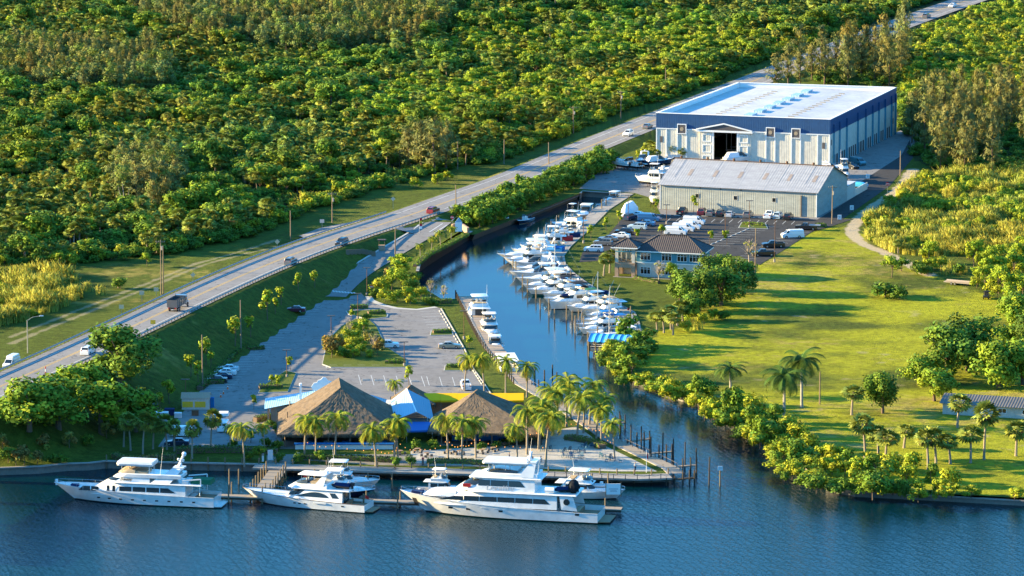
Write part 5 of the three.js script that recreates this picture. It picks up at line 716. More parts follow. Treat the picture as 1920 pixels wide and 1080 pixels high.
[['express', 'white open boat between the tower cruiser and the arch cruiser', 8.5, [1040, 436], [1100, 441], {}], ['flybridge', 'white flybridge boat with navy stern canvas below the arch cruiser', 10, [1008, 454], [1080, 455], { top: MAT.gel, cover: MAT.cvNavy }], ['express', 'white boat with tan cockpit cover beside the rust red canvas', 10, [975, 470], [1056, 472], { cover: MAT.cvTan }], ['flybridge', 'white cruiser with a hardtop and radar arch above the covered cruiser', 12, [945, 496], [1036, 494], { top: MAT.gel, arch: true }], ['express', 'white boat with navy cover between the two sport cruisers', 11, [962, 512], [1046, 510], { cover: MAT.cvNavy }], ['flybridge', 'white flybridge boat right above the teal bottomed yacht', 12, [980, 546], [1068, 541], { top: MAT.gel }], ['express', 'white hardtop boat tucked beside the white trawler', 11, [1020, 571], [1100, 564], { hardtop: MAT.gel }], ['flybridge', 'white boat with green canvas between trawler and sportfishing boat', 10.5, [1062, 586], [1140, 580], { top: MAT.cvGreen }], ['express', 'white open boat below the sportfishing boat', 9.5, [1090, 610], [1172, 604], {}], ['express', 'white boat with blue cover nearest the lift canopy', 9, [1100, 634], [1180, 629], { cover: MAT.cvBlue }]].forEach(([k, l, L, p, q, o]) => b1(l, k === 'express' ? express : flybridge, { L, ...o }, p, q));
// along the west quay, sterns and bows in line with it
const qd = (() => { const a = SH.quayWest[1], b = SH.quayWest[2], l = Math.hypot(b[0] - a[0], b[1] - a[1]); return [(b[0] - a[0]) / l, (b[1] - a[1]) / l]; })();
function alongWest(fn, label, o, u, v, flip) { const p = at(u, v, 0), t = Math.atan2(-qd[1], qd[0]) + (flip ? Math.PI : 0); return fn(label, o, p[0], p[1], t, BOATS); }
alongWest(flybridge, 'tall white flybridge yacht with stern to camera, farthest along the west quay', { L: 16, B: 5.2, top: MAT.gel, bow: 2.2, stern: 1.6 }, 898, 598);
alongWest(flybridge, 'white sedan cruiser with a flybridge, second along the west quay', { L: 12, B: 4.4, top: MAT.cvWhite }, 918, 630, true);
alongWest(express, 'white express boat with bow to camera, third along the west quay', { L: 10.5, B: 3.9, hardtop: MAT.gel, arch: false }, 929, 656, true);
{ // covered barge
  const p = at(952, 702, 0), g = thing('tour_boat', 'white canopied tour boat with railed sides behind the coconut palms', 'boat', [p[0], 0, p[1]], Math.atan2(-qd[1], qd[0]) + Math.PI, BOATS); const H = buildHull(g, { L: 12, B: 4.2, bow: 1.3, stern: 1.3, full: 6, tc: 0 }, MAT.gel, MAT.boot); new MB().box(-5, 4.6, 1.25, 2.3, -1.95, -1.85).box(-5, 4.6, 1.25, 2.3, 1.85, 1.95).box(4.5, 4.6, 1.25, 2.3, -1.85, 1.85).build('bulwark', MAT.gel, g); for (let k = 0; k < 6; k++) posts(g, [[-4.8 + k * 1.85, 1.8], [-4.8 + k * 1.85, -1.8]], 2.2, 3.5, .04); hardtop(g, -5.2, 4.9, 2.15, 3.5, MAT.cvWhite, 'canopy', .3); for (let k = 0; k < 4; k++) bench(g, -4 + k * 2, -3.2 + k * 2, -1.6, 1.6, 1.3, MAT.gelGrey);
}
// inside the outer dock
b1('white flybridge cruiser with a hardtop nearest the seawall behind the middle yacht', flybridge, { L: 13, B: 4.4, top: MAT.gel, flag: true }, [712, 916], [565, 912]);
b1('navy hulled flybridge cruiser between outer dock and middle yacht', flybridge, { L: 13, B: 4.6, hull: MAT.navy, top: MAT.cvWhite, rake: 2.2, flag: true }, [704, 934], [560, 928]);
b1('small white flybridge boat with canvas top just ahead of the largest yacht', flybridge, { L: 9.5, top: MAT.cvWhite }, [880, 930], [780, 926]);
b1('white cabin cruiser carrying a tender, beyond the largest yacht', flybridge, { L: 14.5, top: MAT.gel, tender: true, cushion: MAT.cvTan }, [1172, 936], [1020, 928]);
{ const p = at(1150, 932, 1.0), d = thing('dock_sign', 'white dock sign panel at the right end of the outer dock', 'sign', [p[0], 1.0, p[1]]); new MB().box(-1.4, 1.4, .5, 2.6, -.06, .06).build('panel', MAT.white, d); new MB().box(-1.5, -1.35, 0, 2.9, -.08, .08).build('post', MAT.pile, d); new MB().box(1.35, 1.5, 0, 2.9, -.08, .08).build('post', MAT.pile, d); new MB().box(-.9, .9, 1.55, 1.62, .06, .07).box(-.6, .6, 1.3, 1.36, .06, .07).box(-.7, .7, 1.05, 1.1, .06, .07).build('print', MAT.cvNavy, d); }
// small craft under the mangroves
b1('grey work float under the mangrove hedge', consoleBoat, { L: 7, hull: MAT.gelGrey, outboards: 1 }, [940, 424], [972, 411]);
b1('low dark skiff with tan stripe along the mangrove dock', consoleBoat, { L: 8, hull: MAT.navy, boot: MAT.cvTan, outboards: 1 }, [972, 422], [1004, 408]);
// --- ashore: boats on stands and trailers
const SHOREB = 'boats stored ashore on stands';
function ashore(fn, label, o, u, v, turn, lift = .75) { const p = at(u, v), g = fn(label, o, p[0], p[1], turn, SHOREB); g.position.y = LAND + lift + .5; for (const [x, z] of [[-o.L * .3, .7], [-o.L * .3, -.7], [o.L * .12, .6], [o.L * .12, -.6]]) new MB().beam([x, -lift - .5, z * 1.3], [x, .1, z], .12).build('stand', MAT.rust, g); return g; }
ashore(consoleBoat, 'white boat with a red stripe at the left end of the stored boats', { L: 8, hull: MAT.gel, boot: MAT.redBoot }, 1160, 317, 2.4);
ashore(express, 'white stored cruiser with black outboard motors', { L: 8.5, hull: MAT.gel, outboards: 2, arch: false }, 1179, 318, 2.3);
ashore(express, 'stored blue hulled boat with a white deck facing the inlet', { L: 9, hull: MAT.navy, arch: true }, 1204, 314, -1.9);
ashore(express, 'stored boat under a taut white cover beside palms', { L: 9, hull: MAT.navy, cover: MAT.cvWhite, arch: false }, 1237, 315, .5);
ashore(flybridge, 'white sport boat stored at the left corner of the metal shed', { L: 10, top: MAT.cvWhite }, 1224, 350, 2.8);
ashore(consoleBoat, 'white boat with blue trim beside the shed roof corner', { L: 7.5, hull: MAT.gel }, 1243, 331, .8);
ashore(flybridge, 'old white cabin boat on stands against the shed wall', { L: 8, top: MAT.gel }, 1226, 386, -1.7);
ashore(express, 'boat under loose white cover in front of the storage doors', { L: 10, cover: MAT.wrap, arch: false }, 1390, 309, .3);
ashore(express, 'small white runabout near the storage building fence', { L: 7, arch: false }, 1275, 303, 0);
ashore(express, 'white cruiser beyond the shed gable with cover over the cockpit', { L: 9, cover: MAT.cvWhite, arch: true }, 1557, 330, 1.0);
ashore(flybridge, 'white cabin boat with dark windscreen beyond the shed gable', { L: 9, top: MAT.gel }, 1583, 341, -1.45);
{ const p = at(1178, 405), g = thing('wrapped_boat', 'boat bundled in white shrink wrap beside the walkway', 'boat', [p[0], LAND, p[1]], -1.9); const t = new Tier({ x0: -4, x1: 4.2, w: 1.5, y0: .5, y1: 2.2, fr: 3.2, nose: .15, rakeF: .8, inset: .1 }); new MB().stack([t.ring(0), t.ring(.8), ringPts(-2.8, 2.4, .4, 1.5, .2, 3.6)]).build('wrap', MAT.wrap, g, CREASE); for (const x of [-2.5, 1.5]) for (const s of [1, -1]) new MB().beam([x, 0, s], [x, .7, s * .7], .14).build('stand', MAT.rust, g); }
{ const p = at(1608, 352), g = thing('covered_skiff', 'skiff under a turquoise cover behind the white yard fence', 'boat', [p[0], LAND, p[1]], -.5); new MB().stack([ringPts(-3, 3, 1.1, 1.8, .2, .5), ringPts(-3, 3, 1.2, 1.8, .2, 1.1), ringPts(-2.4, 1.8, .5, 1, .2, 1.6)]).build('cover', MAT.cvSky, g, CREASE); new MB().box(-2.5, 2.5, .2, .5, -.6, .6).build('trailer', MAT.rust, g); for (const s of [1, -1]) new MB().cyl(0, s * .9, 0, .5, .3, .3, 8).build('wheel', MAT.tyre, g); }

// ---------------------------------------------------------------- vehicles: nose along +x
const paint = (r, g, b) => phy(r, g, b, .32, { clearcoat: .8 });
const PAINT = { white: paint(.74, .74, .73), silver: paint(.42, .43, .44), grey: paint(.12, .125, .13), black: paint(.012, .012, .014), navy: paint(.012, .028, .07), red: paint(.20, .015, .02), maroon: paint(.09, .012, .025), gold: paint(.36, .29, .19), blue: paint(.02, .11, .27), teal: paint(.05, .18, .22), ice: paint(.45, .56, .60) };
const wheelGeo = new MB().tube([[0, 0, -.11], [0, 0, .11]], .33, 12).geometry(.5), rimGeo = new MB().tube([[0, 0, -.12], [0, 0, .12]], .2, 8).geometry(.5);
function wheels(g, list, k = 1, dual) { for (const [x, z] of list) { const w = put('wheel', wheelGeo, MAT.tyre, g); w.position.set(x, .33 * k, z); w.scale.set(k, k, dual ? 2 : 1); put('rim', rimGeo, MAT.rim, w); } }
function bodyShape(pts, wheelsX, r = .38) { // side outline from the front bottom backwards over the top; arches cut at wheelsX
  const s = new THREE.Shape(); s.moveTo(...pts[0]); for (const p of pts.slice(1)) s.lineTo(...p); const y = .28; s.lineTo(pts[pts.length - 1][0], y); for (const wx of [...wheelsX].sort((a, b) => a - b)) { s.lineTo(wx - r, y); s.absarc(wx, y + .04, r, Math.PI, 0, true); } s.lineTo(pts[0][0], y); return s;
}
function extrudeBody(shape, W, bev = .09) { const g = new THREE.ExtrudeGeometry(shape, { depth: W - 2 * bev, bevelEnabled: true, bevelSize: bev, bevelThickness: bev, bevelSegments: 2, curveSegments: 6 }); g.translate(0, 0, -(W / 2 - bev)); return g; }
function cabin(g, x0, x1, t0, t1, y0, y1, w, wt, pm, pillars = []) { // glass house with a painted roof
  const ring = (a, b, y, ww) => [[a, y, -ww], [b, y, -ww * .93], [b, y, ww * .93], [a, y, ww]], m = new MB().stack([ring(x0, x1, y0, w), ring(t0, t1, y1, wt)]); const G0 = m.build('glasshouse', MAT.glass, g);
  new MB().stack([ring(t0 - .06, t1 + .08, y1 - .02, wt + .03), ring(t0 - .04, t1 + .04, y1 + .05, wt), ring(t0 + .1, t1 - .12, y1 + .09, wt - .15)]).build('roof', pm, g, CREASE);
  const P = new MB(); for (const s of [1, -1]) { P.beam([x0, y0, s * w], [t0, y1, s * wt], .1, .1).beam([x1, y0, s * w * .93], [t1, y1, s * wt * .93], .09, .09); for (const f of pillars) P.beam([lerp(x0, x1, f), y0, s * lerp(w, w * .93, f)], [lerp(t0, t1, f), y1, s * lerp(wt, wt * .93, f)], .11, .06); } P.build('pillars', pm, g);
}
function lights(g, xf, yf, xr, yr, w) { for (const s of [1, -1]) { new MB().rbox(xf - .12, xf + .03, yf - .08, yf + .1, s * w - .2, s * w + .2, .03).build('headlight', MAT.lamp, g); new MB().rbox(xr - .03, xr + .1, yr - .12, yr + .14, s * w - .16, s * w + .16, .03).build('tail_light', MAT.tail, g); } new MB().box(xf - .05, xf + .06, .3, .5, -w - .1, w + .1).build('bumper', MAT.black, g); new MB().box(xr - .05, xr + .03, .55, .68, -.26, .26).build('licence_plate', MAT.plate, g); }
const CAR = {
  sedan(g, pm) { put('body', extrudeBody(bodyShape([[2.38, .45], [2.4, .62], [2.2, .74], [1.0, .9], [-1.7, .96], [-2.3, .92], [-2.38, .6]], [1.45, -1.35]), 1.82), pm, g); cabin(g, -1.75, 1.0, -1.05, .25, .92, 1.40, .80, .60, pm, [.5]); wheels(g, [[1.45, .8], [1.45, -.8], [-1.35, .8], [-1.35, -.8]]); lights(g, 2.42, .66, -2.4, .8, .62); },
  suv(g, pm) { put('body', extrudeBody(bodyShape([[2.3, .5], [2.34, .8], [2.15, .98], [1.15, 1.08], [-2.1, 1.1], [-2.3, 1.0], [-2.33, .55]], [1.45, -1.35], .42), 1.9), pm, g); cabin(g, -2.2, 1.15, -1.95, .45, 1.05, 1.66, .86, .70, pm, [.38, .68]); wheels(g, [[1.45, .83], [1.45, -.83], [-1.35, .83], [-1.35, -.83]], 1.08); lights(g, 2.36, .85, -2.36, 1.0, .68); new MB().box(-1.8, .3, 1.76, 1.8, .55, .6).box(-1.8, .3, 1.76, 1.8, -.6, -.55).build('roof_rails', MAT.black, g); },
  pickup(g, pm) { put('body', extrudeBody(bodyShape([[2.75, .55], [2.8, .9], [2.6, 1.05], [1.5, 1.14], [-.55, 1.16], [-.6, .75], [-2.65, .75], [-2.75, .6]], [1.75, -1.75], .44), 1.96), pm, g); cabin(g, -.55, 1.5, -.35, .8, 1.12, 1.75, .86, .72, pm, [.5]); const b = new MB(); b.box(-2.75, -.6, .75, 1.16, .88, .98).box(-2.75, -.6, .75, 1.16, -.98, -.88).box(-2.8, -2.68, .7, 1.16, -.88, .88); b.build('bed_sides', pm, g); new MB().box(-2.68, -.6, .74, .8, -.88, .88).build('bed_floor', MAT.black, g); wheels(g, [[1.75, .85], [1.75, -.85], [-1.75, .85], [-1.75, -.85]], 1.12); lights(g, 2.82, .88, -2.8, 1.0, .74); },
  van(g, pm) { put('body', extrudeBody(bodyShape([[2.75, .5], [2.8, .85], [2.55, 1.1], [1.95, 1.2], [1.9, 1.25], [-2.7, 1.25], [-2.78, .5]], [1.8, -1.55], .42), 1.98), pm, g); const W = .94; new MB().stack([[[-2.72, 1.2, -W], [1.15, 1.2, -W], [1.15, 1.2, W], [-2.72, 1.2, W]], [[-2.7, 1.9, -W + .06], [1.0, 1.9, -W + .06], [1.0, 1.9, W - .06], [-2.7, 1.9, W - .06]], [[-2.6, 2.12, -W + .22], [.85, 2.12, -W + .22], [.85, 2.12, W - .22], [-2.6, 2.12, W - .22]]]).build('cargo_body', pm, g); cabin(g, 1.0, 2.15, .95, 1.35, 1.2, 1.95, .9, .78, pm); wheels(g, [[1.8, .86], [1.8, -.86], [-1.55, .86], [-1.55, -.86]], 1.05); lights(g, 2.82, .85, -2.8, 1.1, .74); new MB().box(-2.76, -2.7, 1.35, 1.8, -.7, -.08).box(-2.76, -2.7, 1.35, 1.8, .08, .7).build('rear_window', MAT.glass, g); },
  hightop(g, pm) { CAR.van(g, pm); new MB().rbox(-2.65, 1.0, 2.1, 2.6, -.84, .84, .15).build('high_roof', pm, g); },
};
const CARS = 'cars and vans parked in the car parks', TRAFFIC = 'vehicles on the highway', CARNAME = { sedan: 'sedan_car', suv: 'suv_car', pickup: 'pickup_truck', van: 'cargo_van', hightop: 'cargo_van' };
const protos = {};
function car(type, colour, label, u, v, turn, group = CARS, dy = .03) {
  const p = G(u, v), cat = type === 'pickup' ? 'pickup truck' : type.match(/van|high/) ? 'van' : 'car'; const g = thing(CARNAME[type], label, cat, [p[0], p[1] + dy, p[2]], turn, group);
  const key = type + colour; if (protos[key]) { for (const c of protos[key].children) g.add(c.clone()); } else { CAR[type](g, PAINT[colour]); protos[key] = g; } return g;
}
const roadTurn = (u, v, away) => { const p = G(u, v), n = nearest(p[0], p[2], ROAD), a = ROAD[n.i], b = ROAD[n.i + 1]; return Math.atan2(-(b[1] - a[1]), b[0] - a[0]) + (away ? 0 : Math.PI); };
const drive = (type, colour, label, u, v, away) => car(type, colour, label, u, v, roadTurn(u, v, away), TRAFFIC, .1);
drive('hightop', 'white', 'white high roof cargo van on the highway at the left edge', 22, 693, false);
drive('suv', 'white', 'white car half hidden by the dark round tree on the highway', 166, 664, true);
drive('suv', 'grey', 'dark grey car on the highway ahead of the dump truck', 545, 496, true);
drive('suv', 'black', 'black car on the highway before the junction', 641, 460, false);
drive('suv', 'red', 'dark red car passing the side road junction', 812, 400, true);
drive('suv', 'white', 'white car on the highway left of the storage building', 1178, 255, false);
drive('sedan', 'grey', 'dark car on the highway touching the storage building corner', 1214, 241, true);
drive('pickup', 'black', 'black pickup on the distant stretch of highway', 1678, 56, false);
drive('suv', 'grey', 'dark car farther up the distant highway', 1737, 34, true);
drive('sedan', 'white', 'pale car at the top end of the distant highway', 1786, 14, false);
{ // dump truck
  const p = G(335, 580), g = thing('dump_truck', 'dark dump truck with a high sided body climbing the highway', 'truck', [p[0], p[1] + .1, p[2]], roadTurn(335, 580, true), TRAFFIC); const W = 1.2;
  new MB().box(-4.2, 3.6, .7, 1.0, -.5, .5).build('chassis', MAT.black, g); new MB().stack([[[-4.4, 1.05, -W], [1.2, 1.05, -W], [1.2, 1.05, W], [-4.4, 1.05, W]], [[-4.7, 2.8, -W - .05], [1.3, 2.8, -W - .05], [1.3, 2.8, W + .05], [-4.7, 2.8, W + .05]]], false, true).build('dump_body', PAINT.grey, g); for (let k = 0; k < 5; k++) for (const s of [1, -1]) new MB().box(-4.2 + k * 1.25, -4.05 + k * 1.25, 1.1, 2.8, s > 0 ? W + .02 : -W - .12, s > 0 ? W + .12 : -W - .02).build('body_rib', PAINT.grey, g); new MB().box(1.2, 2.6, 2.75, 2.9, -W, W).build('cab_guard', PAINT.grey, g);
  new MB().box(-4.5, 1.1, 2.3, 2.45, -W + .05, W - .05).build('load_cover', MAT.cvBlack, g); new MB().rbox(1.5, 2.9, 1.0, 2.6, -1.05, 1.05, .12).build('cab', PAINT.teal, g); new MB().rbox(2.9, 4.3, .9, 1.8, -.75, .75, .15).build('bonnet', PAINT.teal, g); new MB().box(2.88, 2.93, 1.85, 2.45, -.9, .9).build('windscreen', MAT.glass, g); for (const s of [1, -1]) new MB().box(1.8, 2.7, 1.8, 2.4, s * 1.03, s * 1.07).build('side_window', MAT.glass, g); wheels(g, [[3.4, 1.0], [3.4, -1.0], [-2.2, .95], [-2.2, -.95], [-3.4, .95], [-3.4, -.95]], 1.5); lights(g, 4.32, 1.1, -4.5, .9, .8); new MB().tube([[1.35, 1, -1.15], [1.35, 3.3, -1.15]], .08, 6).build('exhaust', MAT.chrome, g);
}
const ax = 0, deg = d => d * Math.PI / 180;
car('sedan', 'maroon', 'maroon car alone in a shaded stall below the grass slope', 553, 585, deg(175));
[['sedan', 'ice', 'pale car in the shaded row, farthest of four', 427, 696], ['sedan', 'white', 'white car in the shaded row, second of four', 422, 703], ['sedan', 'navy', 'dark blue car in the shaded row, third of four', 415, 710], ['sedan', 'black', 'black car in the shaded row, nearest the hut', 405, 717]].forEach(([t, c, l, u, v]) => car(t, c, l, u, v, deg(175)));
car('suv', 'white', 'white car beside the planted island in the lower car park', 728, 652, deg(4));
car('sedan', 'gold', 'champagne sedan nosed to the west quay', 843, 653, deg(2));
car('pickup', 'white', 'white pickup parked by the palms behind the smaller hut', 873, 728, deg(96));
car('sedan', 'navy', 'dark blue car behind the palms near the service yard', 332, 835, deg(178));
car('van', 'white', 'white van in the service yard beside a palm', 420, 806, deg(85));
car('van', 'white', 'white delivery van standing sideways in the service yard', 346, 818, deg(2));
const rowTurn = deg(75);
[['pickup', 'black', 'black pickup at the left end of the row by the shed', 1279, 401], ['suv', 'maroon', 'dark red car in the row by the shed', 1317, 402], ['suv', 'grey', 'grey car right of the dark red one by the shed', 1333, 404], ['suv', 'black', 'black car in the middle of the row by the shed', 1351, 405], ['sedan', 'silver', 'silver car in the row by the shed', 1369, 406], ['suv', 'grey', 'grey car standing alone by the lamp post and shed', 1403, 407], ['pickup', 'white', 'white pickup in the row by the shed', 1442, 408], ['suv', 'ice', 'pale blue car between white pickup and black car by the shed', 1459, 409], ['suv', 'black', 'black car at the right end of the row by the shed', 1478, 411]].forEach(([t, c, l, u, v]) => car(t, c, l, u, v, rowTurn));
[['suv', 'navy', 'navy car next to the shrink wrapped boat', 1181, 412, 60], ['van', 'blue', 'blue van near the shed corner', 1217, 415, -14], ['sedan', 'white', 'white car behind the blue van', 1200, 407, -14], ['suv', 'ice', 'pale silver car on the grass edge of the marina car park', 1195, 430, 165], ['sedan', 'blue', 'blue car behind the pale silver one', 1211, 423, 165], ['suv', 'black', 'black car behind the white sedan on the marina car park edge', 1170, 440, 165], ['sedan', 'white', 'white sedan at the grass edge of the marina car park', 1164, 446, 165], ['suv', 'grey', 'grey car close to the office tower roof', 1131, 460, 165], ['suv', 'white', 'white car left of the office tower', 1113, 472, 172],
  ['van', 'white', 'white work van nearest the office roof', 1267, 440, -14], ['van', 'white', 'white work van, second of the cluster', 1281, 434, -14], ['van', 'white', 'white work van, third of the cluster', 1293, 430, -14], ['van', 'white', 'white work van farthest from the office', 1301, 421, -14], ['van', 'white', 'long white van on the right side of the marina car park', 1486, 446, 190], ['pickup', 'black', 'black pickup near the wooden pole and grass', 1450, 464, 190], ['pickup', 'black', 'black pickup half hidden by a young tree', 1432, 480, 190], ['van', 'teal', 'teal van beside the storage building', 1608, 309, -60], ['suv', 'black', 'black car beside the teal van', 1597, 316, -60], ['sedan', 'grey', 'grey car in the back corner of the marina car park', 1140, 452, 165]].forEach(([t, c, l, u, v, d]) => car(t, c, l, u, v, deg(d)));
{ const g = thing('flatbed_truck', 'dark flatbed truck at the corner of the marina car park', 'truck', [...(() => { const p = at(1512, 431); return [p[0], LAND + .05, p[1]]; })()], deg(172), CARS); CAR.pickup(g, PAINT.black); new MB().box(-3.6, -.7, 1.16, 1.3, -1.1, 1.1).build('flat_bed', MAT.steel, g); }
{ const p = at(1850, 560), g = thing('utility_buggy', 'small dark utility buggy at the edge of the field', 'buggy', [p[0], LAND, p[1]], 1.3); new MB().rbox(-1.4, 1.4, .45, .95, -.7, .7, .1).build('body', PAINT.black, g); hardtop(g, -.7, .7, .7, 1.75, MAT.cvBlack, 'roof', .1); posts(g, [[-.6, .6], [-.6, -.6], [.6, .6], [.6, -.6]], .9, 1.8, .04, MAT.black, 'roll_bar'); wheels(g, [[.95, .6], [.95, -.6], [-.95, .6], [-.95, -.6]], .95); seat(g, -.1, .8, 0, 1.1, MAT.black); }
{ const p = at(1797, 534), g = thing('flat_trailer', 'pale flat trailer loaded with poles at the edge of the field', 'trailer', [p[0], LAND, p[1]], deg(-28)); new MB().box(-3.4, 3.4, .55, .72, -1, 1).build('bed', MAT.deadwood, g); for (let k = 0; k < 5; k++) new MB().tube([[-3.2 + k * .1, .85 + (k % 2) * .12, -.7 + k * .35], [3, .85 + (k % 2) * .12, -.7 + k * .33]], .13, 6).build('pole', MAT.deadwood, g); new MB().beam([3.4, .6, 0], [4.8, .45, 0], .12).build('drawbar', MAT.rust, g); wheels(g, [[-.5, 1.0], [-.5, -1.0], [-1.4, 1.0], [-1.4, -1.0]]); }

// ---------------------------------------------------------------- poles, lamps, signs
function pole(u, v, h, label, kind = 'wood', arms = 0) {
  const p = G(u, v), g = thing(kind === 'lamp' ? 'lamp_post' : 'utility_pole', label, kind === 'lamp' ? 'lamp post' : 'utility pole', p, 0, kind === 'lamp' ? 'lamp posts of the car parks' : 'utility poles'); const lean = rr(-.01, .01) * h;
  if (kind === 'lamp') { new MB().cyl(0, 0, 0, .7, .25, .25, 8).build('base', MAT.concrete, g); new MB().tube([[0, .6, 0], [lean, h, 0]], [.1, .07], 6).build('shaft', MAT.rust, g); new MB().box(-.1, .9, h - .08, h + .08, -.18, .18).box(-.9, -.1, h - .08, h + .08, -.18, .18).build('lamp_head', MAT.doorDark, g); }
  else { new MB().tube([[0, -.3, 0], [lean, h, 0]], [.17, .11], 7).build('shaft', MAT.wood, g); for (let k = 0; k < arms; k++) { new MB().beam([-1.1, h - .5 - k * .9, .1], [1.1, h - .5 - k * .9, .1], .12).build('cross_arm', MAT.wood, g); for (const x of [-1, -.4, .4, 1]) new MB().cyl(x, .1, h - .42 - k * .9, h - .2 - k * .9, .05, .05, 6).build('insulator', MAT.galv, g); } if (arms) new MB().cyl(.3, .12, h - 2.4, h - 1.5, .2, .2, 8).build('transformer', MAT.galv, g); }
  return g;
}
[[688, 554, 6.6, 'brown lamp post at the crosswalk'], [671, 599, 6, 'lamp post in the hedge island of the lower car park'], [621, 625, 4, 'lamp post left of the planted island'], [758, 687, 5.4, 'lamp post near the head to head stalls'], [538, 708, 6, 'lamp post near the pale blue roof'], [870, 636, 6.4, 'lamp post on the west quay'], [1094, 456, 7, 'lamp post on the east quay lawn'], [1360, 446, 6.6, 'lamp post between the young trees of the marina car park'], [1405, 427, 7, 'lamp post in the hedge island before the shed'], [1452, 491, 11, 'tall pale lamp post on the field edge'], [1178, 412, 6.4, 'lamp post by the shrink wrapped boat'], [348, 760, 5.5, 'lamp post behind the storage hut'], [1250, 420, 5, 'short lamp post at the shed corner']].forEach(([u, v, h, l]) => pole(u, v, h, l, 'lamp'));
[[452, 655, 11, 'utility pole halfway along the shaded stalls', 0], [380, 728, 11.5, 'utility pole next to the four shaded cars', 0], [302, 552, 13, 'twin utility pole on the far verge of the highway', 1], [306, 551, 11.5, 'shorter of the twin poles on the far verge', 0], [545, 450, 7.5, 'utility pole on the far verge near the diamond sign', 0], [623, 418, 8, 'utility pole with cross arm near the driveway', 1], [855, 408, 8.5, 'utility pole at the junction verge', 0], [1029, 307, 6, 'utility pole by the highway opposite the mangroves', 0], [945, 308, 7, 'utility pole left of the highway bend', 0], [1075, 250, 8, 'utility pole by the forest edge', 1], [1164, 223, 8.5, 'utility pole left of the storage building', 1], [1248, 175, 8, 'utility pole above the storage building roof', 0], [858, 318, 8, 'utility pole by the big brown tree', 0], [1416, 512, 11, 'wooden pole by the dark trees on the field', 0], [1560, 420, 10, 'wooden utility pole at the shed lane corner', 1], [1537, 758, 7, 'bare wooden post standing in the field', 0], [741, 481, 7, 'thin pole by the side road wall', 0], [1688, 330, 7, 'pole among the pines by the lane', 0]].forEach(([u, v, h, l, a]) => pole(u, v, h, l, 'wood', a));
{ const p = G(52, 662), g = thing('street_lamp', 'tall street lamp with a long arm over the left verge', 'street lamp', p, 0); new MB().tube([[0, 0, 0], [0, 7.4, 0]], [.14, .09], 7).build('shaft', MAT.galv, g); new MB().tube([[0, 7.2, 0], [1.2, 8.0, 0], [3.0, 8.3, 0]], .06, 5).build('arm', MAT.galv, g); new MB().rbox(2.7, 3.6, 8.2, 8.4, -.2, .2, .06).build('lamp_head', MAT.aluminium, g); }
function sign(u, v, h, kind, label, turn = 0) { const p = G(u, v), g = thing('road_sign', label, 'road sign', p, turn, 'road signs'); new MB().box(-.05, .05, 0, h, -.05, .05).build('post', MAT.galv, g); const m = new MB(), s = .62, y = h - .1; if (kind === 'diamond') { m.quad([0, y - s, .06], [s, y, .06], [0, y + s, .06], [-s, y, .06]).quad([-s, y, .03], [0, y + s, .03], [s, y, .03], [0, y - s, .03]); m.build('plate', MAT.aluminium, g); } else if (kind === 'stop') { const r = Array.from({ length: 8 }, (_, i) => [.5 * Math.cos((i + .5) * Math.PI / 4), y + .5 * Math.sin((i + .5) * Math.PI / 4), .06]); for (let i = 1; i < 7; i++) m.tri(r[0], r[i], r[i + 1]); m.build('plate', MAT.red, g); lettering(g, 'STOP', .26, 0, y - .13, .07, 0, MAT.white, fontSans); } else { m.box(-.55, .55, y - .45, y + .45, .04, .07); m.build('plate', kind === 'yellow' ? MAT.yellow : MAT.aluminium, g); } return g; }
sign(737, 392, 2.8, 'diamond', 'diamond sign back on the far verge beyond the junction'); sign(520, 472, 2.6, 'diamond', 'diamond sign back beside the far guardrail bend'); sign(362, 533, 2.4, 'diamond', 'diamond sign back above the dump truck'); sign(604, 437, 3.2, 'rect', 'grey square sign at the guardrail end'); sign(266, 566, 2.2, 'rect', 'small sign back on the left verge'); sign(293, 556, 1.8, 'rect', 'thin marker sign beside the twin poles'); sign(697, 556, 2.4, 'stop', 'red stop sign at the crosswalk'); sign(1664, 362, 2.6, 'stop', 'red stop sign at the end of the shed lane'); sign(228, 592, 2.2, 'rect', 'marker post sign on the left verge'); sign(287, 614, 1.3, 'yellow', 'small yellow marker by the near guardrail'); sign(1144, 295, 1.8, 'rect', 'white notice board near the stored boats'); sign(848, 420, 1.8, 'stop', 'red sign at the side road mouth');
for (const [u, v, l] of [[1574, 415, 'white A frame board on the lane corner'], [1597, 397, 'white notice board along the lane'], [1627, 338, 'small white board near the yard line']]) { const p = at(u, v), g = thing('notice_board', l, 'notice board', [p[0], LAND, p[1]]); new MB().box(-.5, .5, .5, 1.7, -.03, .03).build('panel', MAT.white, g); new MB().box(-.5, -.42, 0, .5, -.03, .03).box(.42, .5, 0, .5, -.03, .03).build('legs', MAT.galv, g); new MB().box(-.3, .3, 1.25, 1.32, .03, .035).box(-.3, .2, 1.05, 1.12, .03, .035).box(-.3, .3, .85, .92, .03, .035).build('print', MAT.cvNavy, g); }
{ const p = G(786, 437), g = thing('feather_flag', 'red and yellow feather flag at the end of the guardrail', 'flag', p); new MB().tube([[0, 0, 0], [.1, 3.6, 0], [.5, 4, 0]], .03, 5).build('staff', MAT.aluminium, g); for (let k = 0; k < 4; k++) new MB().quad([.08, 1 + k * .7, 0], [.75, 1.1 + k * .7, .1], [.75, 1.78 + k * .7, .05], [.1, 1.7 + k * .7, 0]).build('cloth_band', [MAT.white, MAT.red, MAT.yellow, MAT.red][k], g); }
